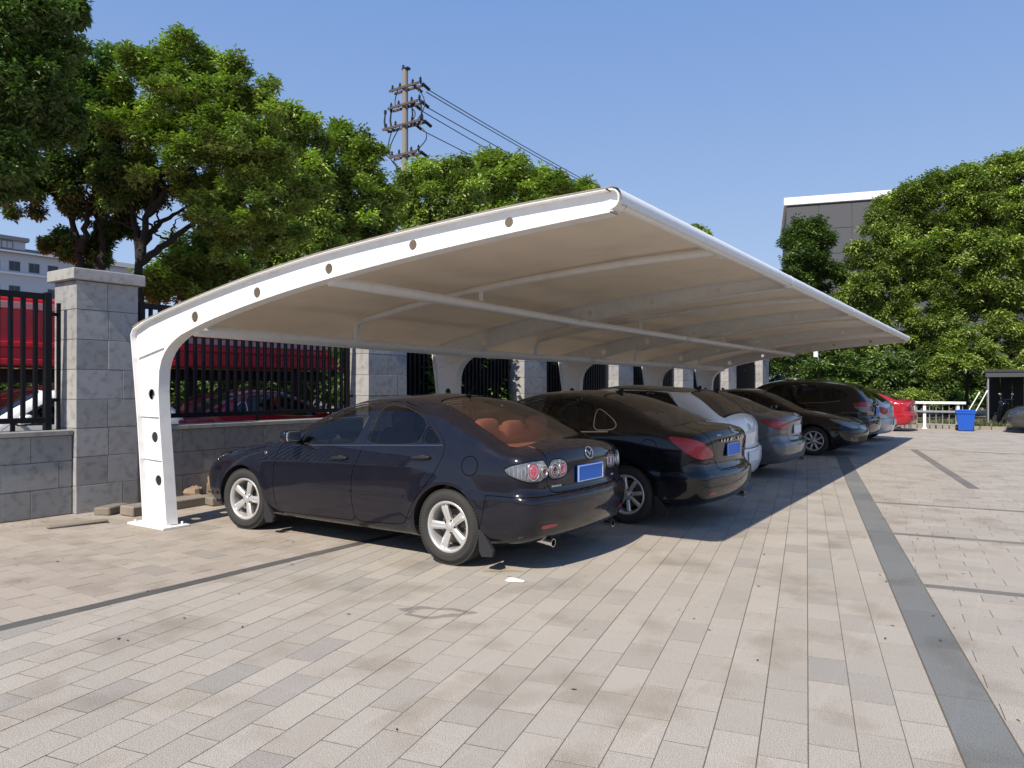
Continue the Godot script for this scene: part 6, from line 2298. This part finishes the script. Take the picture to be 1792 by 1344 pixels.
func truck(label: String, at: Vector3, len: float, y0: float, y1: float, group: String) -> void:
	# the side that shows is +x; the truck stands along z
	var o := thing("cargo_truck", label, "truck", at, 0, group)
	var b := MB.new()
	b.box(Vector3(-1.2, (y0 + y1) * 0.5, 0), Vector3(2.35, y1 - y0, len), 0.03)
	put("cargo_box", b, M.truck_red, o)
	var n := int(len / 0.9)
	for k in n + 1:
		var rb := MB.new()
		rb.box(Vector3(-0.012, (y0 + y1) * 0.5 - 0.06, -len * 0.5 + 0.04 + (len - 0.08) * k / n), Vector3(0.05, y1 - y0 - 0.30, 0.06), 0.008)
		put("stake", rb, M.truck_red, o)
	for y in [y0 + 0.06, y0 + 0.34]:
		var rl := MB.new()
		rl.box(Vector3(-0.005, y, 0), Vector3(0.07, 0.09, len + 0.02), 0.01)
		put("side_rail", rl, M.truck_red, o)
	var st := MB.new()
	st.box(Vector3(-0.008, y1 - 0.14, 0), Vector3(0.05, 0.11, len + 0.01), 0.004)
	put("top_rail", st, M.truck_stripe, o)
	var ch := MB.new()
	ch.box(Vector3(-1.2, y0 - 0.16, 0), Vector3(0.9, 0.24, len), 0.01)
	put("chassis", ch, M.black_plastic, o)
	for z in [-len * 0.32, len * 0.30]:
		for x in [-0.25, -2.15]:
			var w := MB.new()
			w.lathe(PackedVector2Array([Vector2(0, -0.12), Vector2(0.40, -0.12), Vector2(0.46, -0.08), Vector2(0.46, 0.08), Vector2(0.40, 0.12), Vector2(0.26, 0.12), Vector2(0.2, 0.05), Vector2(0, 0.05)]), 24, Transform3D(Basis(Vector3(0, 0, 1), Vector3(0, 1, 0), Vector3(-1, 0, 0)) if x < -1 else Basis(Vector3(0, 0, -1), Vector3(0, 1, 0), Vector3(1, 0, 0)), Vector3(x, 0.46, z)))
			put("wheel", w, M.tyre, o)


func backdrop() -> void:
	mat("concrete", lin(0.22, 0.20, 0.18), 0.9)
	mat("rusty", lin(0.085, 0.06, 0.05), 0.8)
	mat("insulator", lin(0.014, 0.014, 0.018), 0.35)
	mat("wire", lin(0.02, 0.02, 0.024), 0.6)
	mat("window_frame", lin(0.16, 0.17, 0.18), 0.5)
	var g := mat("far_glass", lin(0.02, 0.026, 0.034), 0.05)
	mat("pale_wall", lin(0.46, 0.47, 0.50), 0.85)
	mat("pale_trim", lin(0.66, 0.66, 0.66), 0.8)
	mat("roof_grey", lin(0.17, 0.18, 0.20), 0.85)
	mat("slate_panel", lin(0.072, 0.076, 0.085), 0.7)
	mat("roof_white", lin(0.80, 0.80, 0.79), 0.6)
	mat("truck_red", lin(0.62, 0.012, 0.028), 0.4)
	mat("truck_stripe", lin(0.62, 0.30, 0.30), 0.5)
	var h1 := 14.25
	var p1 := utility_pole("concrete utility pole with four crossarms and black insulators, rising above the trees", -20.5, -22.3, h1, true)
	var p2 := utility_pole("distant utility pole, only its top shows above the carport edge", -21.4, -56.8, 13.9, false)
	var lines := [[0.64, h1 - 0.75, -0.55, 0.45], [0.85, h1 - 0.75, -0.55, 0.75], [0.38, h1 - 1.45, -0.5, -0.6], [0.80, h1 - 1.45, -0.5, 0.8], [0.40, h1 - 2.25, -0.5, 0.1]]
	var wl := ["highest overhead wire between the two utility poles", "second overhead wire, just below the highest", "third overhead wire, on the second crossarm", "fourth overhead wire, outer end of the second crossarm", "lowest overhead wire, from the third crossarm"]
	for i in lines.size():
		var l: Array = lines[i]
		var a := Vector3(-20.5 + l[0], l[1] - 0.1, -22.3 + l[2])
		var b := Vector3(-21.4 + l[3], (13.2 if i < 2 else 12.4) + (0.0 if i < 4 else -0.3), -56.6)
		var path := PackedVector3Array()
		for k in 25:
			var f := k / 24.0
			path.push_back(a.lerp(b, f) - Vector3(0, 4.0 * 0.35 * f * (1 - f), 0))
		var mb := MB.new()
		mb.tube(path, 0.020, 5)
		tag(put("overhead_wire", mb, M.wire), wl[i], "wire", "overhead wires")
	# grey building behind the right-hand grove
	var o := thing("office_building", "dark grey panelled building with a white parapet, right background", "building", Vector3(-15.6, 0, -62.1), atan2(2.25, 7.95), "")
	# local x runs along the front, front faces +z
	var len := 22.0
	var H := 16.1
	var core := MB.new()
	core.box(Vector3(len * 0.5, H * 0.5, -6.05), Vector3(len, H, 11.9))
	put("wall", core, M.mortar, o)
	for i in 9:
		for j in 8:
			var pnl := MB.new()
			pnl.box(Vector3((i + 0.5) * 2.42, (j + 0.5) * 2.0 + 0.05, -0.06), Vector3(2.39, 1.97, 0.08), 0.01)
			put("facade_panel", pnl, M.slate_panel, o)
	var para := MB.new()
	para.box(Vector3(len * 0.5 - 0.05, H + 0.30, -6.0), Vector3(len + 0.3, 0.62, 12.3), 0.03)
	put("parapet", para, M.roof_white, o)
	var pipe := MB.new()
	pipe.rod(Vector3(0.62, 0, 0.14), Vector3(0.62, 14.6, 0.14), 0.11, 10)
	for y in [13.8, 12.0, 10.2, 8.4]:
		pipe.box(Vector3(0.62, y, 0.08), Vector3(0.34, 0.09, 0.22), 0.01)
	put("downpipe", pipe, M.roof_white, o)
	var cam := MB.new()
	cam.box(Vector3(0.95, 14.35, 0.2), Vector3(0.35, 0.25, 0.35), 0.02)
	put("vent_box", cam, M.black_plastic, o)
	# pale apartment block far left
	var ap := thing("apartment_block", "distant white apartment block with grey eaves above the left fence", "building", Vector3(-100, 0, -30), 0)
	var face := Basis(Vector3(0, 0, -1), Vector3(0, 1, 0), Vector3(1, 0, 0))
	var xf := Transform3D(face, Vector3.ZERO)
	var holes := []
	for fl in 6:
		var y: float = 15.95 - fl * 2.95
		for k in 11:
			var x: float = 0.75 + k * 2.15
			if (k * 3 + fl * 2) % 7 == 3:
				continue
			holes.append([x, y - 0.55, x + 1.25, y + 0.65])
	var wall := wall_with_holes(25.0, 17.6, holes, xf, 0.2)
	wall.box(Vector3(-6.3, 8.8, -12.5), Vector3(12.0, 17.5, 24.8))
	put("wall", wall, M.pale_wall, ap)
	for q in holes:
		window_on(ap, xf * Vector3((q[0] + q[2]) * 0.5, (q[1] + q[3]) * 0.5, -0.02), q[2] - q[0] - 0.08, q[3] - q[1] - 0.08, face, 2)
	for fl in 6:
		var bnd := MB.new()
		bnd.box(Vector3(0.12, 15.1 - fl * 2.95, -12.5), Vector3(0.30, 0.24, 25.2), 0.02)
		put("floor_band", bnd, M.pale_trim, ap)
	var ev := MB.new()
	ev.prism(PackedVector2Array([Vector2(0.55, 17.55), Vector2(-0.4, 18.3), Vector2(-11.8, 18.3), Vector2(-12.6, 17.55)]), 25.6, Transform3D(Basis(), Vector3(0, 0, -25.3)))
	put("roof", ev, M.roof_grey, ap)
	var tw := MB.new()
	tw.box(Vector3(-2.6, 18.2, -8.0), Vector3(5.0, 2.2, 6.4), 0.04)
	put("stair_tower", tw, M.pale_wall, ap)
	var tr := MB.new()
	tr.box(Vector3(-2.5, 19.3, -8.0), Vector3(5.6, 0.5, 7.0), 0.04)
	put("tower_roof", tr, M.roof_grey, ap)
	for z in [-6.4, -9.2]:
		window_on(ap, Vector3(-0.06, 18.5, z), 1.2, 0.9, face, 2)
	# beyond the fence
	truck("red cargo truck with a pale top stripe, behind the fence at the left edge", Vector3(-13.5, 0, -3.9), 5.6, 1.80, 2.92, "red trucks parked behind the fence")
	truck("second, lower red truck behind the fence, seen under the carport's near end", Vector3(-13.6, 0, -10.2), 5.0, 1.86, 2.50, "red trucks parked behind the fence")


func barrier() -> void:
	var o := thing("barrier_railing", "low white and grey barrier railing at the plaza's far end, left of the bin", "railing", Vector3(-3.1, 0, -29.35), 0)
	var mb := MB.new()
	mb.box(Vector3(0, 0.90, 0.0), Vector3(3.15, 0.085, 0.24), 0.01)
	put("top_plank", mb, M.roof_white, o)
	mb = MB.new()
	mb.box(Vector3(0.1, 0.60, 0.05), Vector3(3.2, 0.07, 0.09), 0.008)
	put("middle_rail", mb, M.galvanised, o)
	mb = MB.new()
	mb.box(Vector3(0.1, 0.16, 0.0), Vector3(3.2, 0.05, 0.05), 0.006)
	put("bottom_rail", mb, M.galvanised, o)
	for x in [-1.2, -0.45, 0.35, 1.35]:
		var p := MB.new()
		p.box(Vector3(x, 0.43, 0.0), Vector3(0.09, 0.86, 0.09), 0.008)
		p.box(Vector3(x, 0.015, 0.0), Vector3(0.16, 0.03, 0.16), 0.004)
		put("post", p, M.roof_white if x != -0.45 else M.galvanised, o)
	for k in 16:
		var s := MB.new()
		s.rod(Vector3(-1.45 + k * 0.195, 0.17, 0), Vector3(-1.45 + k * 0.195, 0.86, 0), 0.017, 6)
		put("spindle", s, M.galvanised, o)


func wheelie_bin() -> void:
	var o := thing("wheelie_bin", "bright blue plastic wheelie bin with handles sticking out", "bin", Vector3(-1.5, 0, -28.55), 0.12)
	var b := MB.new()
	var lo := [Vector3(-0.205, 0.03, -0.20), Vector3(0.205, 0.03, -0.20), Vector3(0.205, 0.03, 0.20), Vector3(-0.205, 0.03, 0.20)]
	var hi := [Vector3(-0.255, 0.60, -0.26), Vector3(0.255, 0.60, -0.26), Vector3(0.255, 0.60, 0.26), Vector3(-0.255, 0.60, 0.26)]
	for k in 4:
		var n := (k + 1) % 4
		b.quad(hi[k], hi[n], lo[n], lo[k])
	b.quad(lo[0], lo[1], lo[2], lo[3])
	b.box(Vector3(0, 0.60, 0), Vector3(0.56, 0.06, 0.57), 0.012)
	put("tub", b, M.bin_blue, o)
	var l := MB.new()
	l.box(Vector3(0, 0.655, 0.0), Vector3(0.575, 0.045, 0.59), 0.018)
	l.box(Vector3(0, 0.685, 0.02), Vector3(0.44, 0.03, 0.42), 0.012)
	put("lid", l, M.bin_blue, o)
	for s in [-1.0, 1.0]:
		var w := MB.new()
		w.lathe(PackedVector2Array([Vector2(0, -0.025), Vector2(0.09, -0.025), Vector2(0.10, 0), Vector2(0.09, 0.025), Vector2(0, 0.025)]), 16, Transform3D(Basis(Vector3.UP, PI / 2), Vector3(s * 0.23, 0.10, -0.22)))
		put("wheel", w, M.black_plastic, o)
	var hd := MB.new()
	hd.rod(Vector3(-0.2, 0.66, -0.33), Vector3(0.2, 0.66, -0.33), 0.016, 8)
	for s in [-1.0, 1.0]:
		hd.rod(Vector3(s * 0.2, 0.66, -0.33), Vector3(s * 0.2, 0.62, -0.25), 0.014, 6)
	put("handle", hd, M.bin_blue, o)
	for q in [[Vector3(-1.40, 0.70, -28.75), Vector3(-1.16, 1.20, -29.1), "shorter pale broom handle leaning behind the blue bin"], [Vector3(-1.21, 0.66, -28.7), Vector3(-0.94, 1.25, -29.0), "longer white broom handle leaning behind the blue bin, to the right"]]:
		var hb := MB.new()
		var a: Vector3 = q[0]
		var b2: Vector3 = q[1]
		hb.rod(a - (b2 - a) * 1.0, b2, 0.016, 8)
		hb.rod(b2, b2 + (b2 - a).normalized() * 0.10, 0.028, 8, 0.02)
		tag(put("broom_handle", hb, M.roof_white), q[2], "broom handle", "broom handles by the bin")


func shed() -> void:
	var o := thing("open_shed", "dark metal shed with an open front at the right edge, a scooter inside", "shed", Vector3(-1.0, 0, -32.0), 0)
	var mb := MB.new()
	mb.box(Vector3(2.6, 2.02, -1.2), Vector3(5.4, 0.10, 2.9), 0.01)
	put("roof", mb, M.shed_dark, o)
	mb = MB.new()
	mb.box(Vector3(2.6, 1.88, 0.18), Vector3(5.3, 0.17, 0.08), 0.008)
	put("fascia", mb, M.shed_trim, o)
	for k in 14:
		mb = MB.new()
		mb.box(Vector3(0.16 + k * 0.38, 0.98, -2.5), Vector3(0.365, 1.96, 0.04), 0.006)
		put("back_panel", mb, M.shed_dark, o)
	for k in 6:
		mb = MB.new()
		mb.box(Vector3(-0.02, 0.98, -0.15 - k * 0.40), Vector3(0.04, 1.96, 0.385), 0.006)
		put("side_panel", mb, M.shed_dark, o)
	for x in [0.03, 1.35, 2.9, 4.6]:
		mb = MB.new()
		mb.box(Vector3(x, 0.94, 0.13), Vector3(0.05, 1.88, 0.05), 0.005)
		put("post", mb, M.galvanised if x < 0.1 else M.shed_trim, o)


func scooter(label: String, at: Vector3, turn: float) -> void:
	var o := thing("motor_scooter", label, "scooter", at, turn, "scooters parked by the shed")
	for x in [-0.62, 0.62]:
		var w := MB.new()
		w.lathe(PackedVector2Array([Vector2(0, -0.03), Vector2(0.15, -0.035), Vector2(0.20, -0.05), Vector2(0.235, -0.035), Vector2(0.245, 0), Vector2(0.235, 0.035), Vector2(0.20, 0.05), Vector2(0.15, 0.035), Vector2(0, 0.03)]), 24, Transform3D(Basis(), Vector3(x, 0.245, 0)))
		put("wheel", w, M.tyre, o)
	var b := MB.new()
	b.blob(Vector3(-0.42, 0.55, 0), Vector3(0.42, 0.18, 0.16), 0.6)
	b.blob(Vector3(0.05, 0.32, 0), Vector3(0.34, 0.06, 0.17), 0.5)
	put("body", b, M.black_paint, o)
	b = MB.new()
	b.blob(Vector3(0.45, 0.62, 0), Vector3(0.10, 0.33, 0.20), 0.6, Basis(Vector3.BACK, 0.3))
	b.blob(Vector3(0.60, 0.50, 0), Vector3(0.20, 0.05, 0.07), 0.7)
	put("front_shield", b, M.black_paint, o)
	b = MB.new()
	b.blob(Vector3(-0.38, 0.74, 0), Vector3(0.36, 0.06, 0.14), 0.6)
	put("seat", b, M.black_plastic, o)
	b = MB.new()
	b.tube(PackedVector3Array([Vector3(0.30, 1.02, -0.32), Vector3(0.36, 1.0, -0.12), Vector3(0.38, 0.98, 0), Vector3(0.36, 1.0, 0.12), Vector3(0.30, 1.02, 0.32)]), 0.016, 6)
	b.rod(Vector3(0.38, 0.98, 0), Vector3(0.60, 0.26, 0), 0.025, 8)
	put("handlebar", b, M.black_plastic, o)
	for s in [-1.0, 1.0]:
		b = MB.new()
		b.rod(Vector3(0.33, 1.01, s * 0.22), Vector3(0.33, 1.16, s * 0.28), 0.006, 5)
		b.blob(Vector3(0.33, 1.19, s * 0.30), Vector3(0.015, 0.045, 0.065), 0.8)
		put("mirror", b, M.chrome, o)
	b = MB.new()
	b.blob(Vector3(0.52, 0.90, 0), Vector3(0.06, 0.07, 0.09), 0.8)
	put("headlight", b, M.lamp_clear, o)


func far_yard() -> void:
	mat("galvanised", lin(0.32, 0.33, 0.33), 0.45, 0.4)
	mat("bin_blue", lin(0.010, 0.085, 0.46), 0.4)
	mat("shed_dark", lin(0.030, 0.032, 0.036), 0.6)
	mat("shed_trim", lin(0.06, 0.064, 0.07), 0.5)
	var k := MB.new()
	k.tinted = true
	k.col = Color(0.36, 0.32, 0.27)
	for i in 26:
		k = MB.new()
		k.tinted = true
		var v := 0.9 + 0.2 * fmod(i * 0.37, 1.0)
		k.col = Color(0.34 * v, 0.30 * v, 0.25 * v)
		k.box(Vector3(-8.6 + i * 0.82, 0.03, -29.75), Vector3(0.80, 0.17, 0.14), 0.01)
		tag(put("kerb", k, M.paver), "", "", "", "structure")
	var e := MB.new()
	e.quad(Vector3(-30, 0.06, -29.8), Vector3(40, 0.06, -29.8), Vector3(40, 0.06, -46), Vector3(-30, 0.06, -46))
	tag(put("planting_bed", e, M.bed_soil), "", "", "", "structure")
	var gr := MultiMesh.new()
	gr.transform_format = MultiMesh.TRANSFORM_3D
	gr.use_colors = true
	var tuft := MB.new()
	var r := RandomNumberGenerator.new()
	r.seed = 77
	for q in 9:
		var a := r.randf() * TAU
		var d := Vector3(cos(a), 0, sin(a))
		var s := Vector3(-d.z, 0, d.x) * 0.008
		var p := d * r.randf_range(0, 0.05)
		tuft.tri(p - s, p + s, p + d * 0.06 + Vector3(0, r.randf_range(0.08, 0.16), 0))
	gr.mesh = tuft.mesh()
	gr.instance_count = 2600
	for i in 2600:
		gr.set_instance_transform(i, Transform3D(Basis(Vector3.UP, r.randf() * TAU).scaled(Vector3.ONE * r.randf_range(0.7, 1.5)), Vector3(r.randf_range(-8, 6), 0.06, -29.9 - pow(r.randf(), 1.6) * 5.0)))
		gr.set_instance_color(i, Color(0.10, 0.12, 0.03) * r.randf_range(0.6, 1.4))
	var gi := MultiMeshInstance3D.new()
	gi.multimesh = gr
	gi.material_override = M.leaf
	gi.name = "grass"
	add_child(gi)
	tag(gi, "sparse green grass on the planting bed behind the kerb", "grass", "", "stuff")
	barrier()
	wheelie_bin()
	shed()
	scooter("black scooter parked in front of the dark shed", Vector3(-0.15, 0, -31.2), 2.5)
	scooter("second black scooter, half hidden by the grey car at the right edge", Vector3(0.75, 0, -31.4), 2.8)
	# small lamp post past the end of the wall
	var o := thing("lamp_post", "slim lamp post with a small white head past the end of the wall", "lamp post", Vector3(-7.41, 0, -34.9))
	var mb := MB.new()
	mb.rod(Vector3(0, 0, 0), Vector3(0, 2.75, 0), 0.04, 8, 0.03)
	put("shaft", mb, M.galvanised, o)
	mb = MB.new()
	mb.box(Vector3(-0.10, 2.92, 0), Vector3(0.18, 0.36, 0.16), 0.02)
	put("lamp_head", mb, M.roof_white, o)


func rock(r: RandomNumberGenerator, s: Vector3) -> ArrayMesh:
	var mb := MB.new()
	var n := FastNoiseLite.new()
	n.seed = r.randi()
	n.frequency = 1.1
	var pt := func(u: int, v: int) -> Vector3:
		var a := TAU * (u % 12) / 12.0
		var b := -PI / 2 + PI * v / 7.0
		var d := Vector3(cos(a) * cos(b), sin(b), sin(a) * cos(b))
		return d * s * (1.0 + 0.7 * n.get_noise_3dv(d * 1.2))
	for u in 12:
		for v in 7:
			mb.quad(pt.call(u, v), pt.call(u, v + 1), pt.call(u + 1, v + 1), pt.call(u + 1, v))
	return mb.mesh()


func small_things() -> void:
	var r := RandomNumberGenerator.new()
	r.seed = 41
	# broken kerb stones by the post
	for q in [[Vector3(-8.32, 0.055, -4.95), Vector3(0.24, 0.11, 1.05), 0.10, "long broken kerb stone lying between the near pillar and the white post"], [Vector3(-8.12, 0.05, -5.75), Vector3(0.20, 0.10, 0.75), -0.12, "kerb stone lying in front of the navy car's nose"], [Vector3(-8.62, 0.035, -5.55), Vector3(0.30, 0.07, 0.9), 0.05, "flat slab lying at the foot of the low wall behind the white post"], [Vector3(-8.14, 0.018, -3.85), Vector3(0.09, 0.03, 0.56), -0.22, "thin broken strip of stone on the paving left of the white post"], [Vector3(-8.62, 0.045, -4.45), Vector3(0.20, 0.09, 0.34), 0.45, "short chipped kerb piece at the foot of the near pillar"]]:
		var mb := MB.new()
		mb.tinted = true
		mb.col = Color(0.30, 0.26, 0.215) * r.randf_range(0.85, 1.1)
		mb.box(Vector3.ZERO, q[1], 0.012)
		var o := put("kerb_stone", mb, M.paver)
		o.position = q[0]
		o.rotation = Vector3(r.randf_range(-0.02, 0.02), q[2], r.randf_range(-0.05, 0.05))
		tag(o, q[3], "kerb stone", "broken kerb stones by the wall")
	var names := ["largest tan boulder of the rubble heap by the low wall", "pale boulder leaning on the largest one", "brown boulder at the right of the rubble heap", "small tan stone in front of the rubble heap", "small pale stone nearest the navy car's bumper", "flat brown stone at the left end of the heap", "rounded stone on top of the rubble heap", "smallest grey stone at the foot of the heap"]
	var spots := [[-8.72, 0.14, -5.95, 0.17], [-8.60, 0.17, -6.20, 0.15], [-8.52, 0.12, -6.42, 0.14], [-8.42, 0.06, -5.92, 0.08], [-8.30, 0.06, -6.15, 0.08], [-8.74, 0.08, -5.55, 0.10], [-8.68, 0.34, -6.08, 0.11], [-8.36, 0.04, -5.70, 0.05]]
	for i in spots.size():
		var s: Array = spots[i]
		var o := put("rubble_stone", rock(r, Vector3(s[3] * 1.15, s[3], s[3] * 1.25)), M.rubble)
		o.position = Vector3(s[0], s[1], s[2])
		o.rotation.y = r.randf() * TAU
		tag(o, names[i], "stone", "rubble heap by the wall")
	# litter on the paving
	var pts := PackedVector2Array()
	for k in 18:
		var a := TAU * k / 18
		pts.push_back(Vector2(cos(a) * 0.075, sin(a) * 0.05) * (1.0 + 0.22 * sin(a * 3.0 + 1.0)))
	var mb2 := MB.new()
	mb2.prism(pts, 0.004, Transform3D(Basis(Vector3.RIGHT, -PI / 2), Vector3.ZERO))
	var lt := put("paper_scrap", mb2, M.roof_white)
	lt.position = Vector3(-3.13, 0.003, -4.60)
	tag(lt, "flattened white scrap lying on the paving behind the navy car", "scrap")
	for q in [[Vector3(-3.36, 0.006, -4.78), 0.55, 0.9, 0.16, "dry twig on the paving by the navy car's rear wheel"], [Vector3(-6.02, 0.006, -4.86), 0.2, 0.55, 0.22, "dry stick on the paving behind the navy car's front wheel"]]:
		var mb := MB.new()
		mb.tube(PackedVector3Array([Vector3(-q[3], -0.004, 0), Vector3(-q[3] * 0.3, 0.004, 0.012), Vector3(q[3] * 0.4, 0.004, 0.0), Vector3(q[3], 0.0, 0.02)]), 0.004, 6, 0.002)
		var o := put("twig", mb, M.dry_wood)
		o.position = q[0]
		o.rotation.y = q[1]
		tag(o, q[4], "twig", "twigs on the paving")
	# fallen leaves and grit
	var lm := MultiMesh.new()
	lm.transform_format = MultiMesh.TRANSFORM_3D
	lm.use_colors = true
	var lf := MB.new()
	lf.tri(Vector3(-0.022, 0.002, 0), Vector3(0.0, 0.004, -0.009), Vector3(0.024, 0.006, 0))
	lf.tri(Vector3(-0.022, 0.002, 0), Vector3(0.024, 0.006, 0), Vector3(0.0, 0.004, 0.009))
	lm.mesh = lf.mesh()
	lm.instance_count = 420
	for i in 420:
		var p := Vector3(r.randf_range(-8.8, 1.0), 0.001, r.randf_range(-16, -2.2))
		if i < 170:
			p = Vector3(-8.86 + absf(r.randfn()) * 0.35, 0.001, r.randf_range(-8.5, -3.0))
		lm.set_instance_transform(i, Transform3D(Basis(Vector3.UP, r.randf() * TAU).scaled(Vector3.ONE * r.randf_range(0.35, 1.0)), p))
		lm.set_instance_color(i, Color(0.11, 0.075, 0.04) * r.randf_range(0.5, 1.5))
	var li := MultiMeshInstance3D.new()
	li.multimesh = lm
	li.material_override = M.leaf
	li.name = "fallen_leaves"
	add_child(li)
	tag(li, "small dry leaves and crumbs scattered over the paving and along the wall", "leaves", "", "stuff")
	# the damp mark on the paving: a thin crust with a ragged rim
	var st := MB.new()
	var ring_o := PackedVector2Array()
	var ring_i := PackedVector2Array()
	for k in 40:
		var a := TAU * k / 40
		var w := 1.0 + 0.16 * sin(a * 3.0 + 0.5) + 0.10 * sin(a * 7.0)
		ring_o.push_back(Vector2(cos(a) * 0.23, sin(a) * 0.115) * w)
		ring_i.push_back(Vector2(cos(a) * 0.165, sin(a) * 0.062) * (w + 0.22 * sin(a * 2.0 - 0.8)))
	for k in 40:
		var n := (k + 1) % 40
		st.quad(Vector3(ring_o[k].x, 0.003, -ring_o[k].y), Vector3(ring_o[n].x, 0.003, -ring_o[n].y), Vector3(ring_i[n].x, 0.003, -ring_i[n].y), Vector3(ring_i[k].x, 0.003, -ring_i[k].y))
	var so := put("damp_stain", st, M.stain)
	so.position = Vector3(-3.11, 0.0, -3.66)
	so.rotation.y = 0.45
	tag(so, "ragged ring-shaped brown stain on the paving in the foreground", "stain")
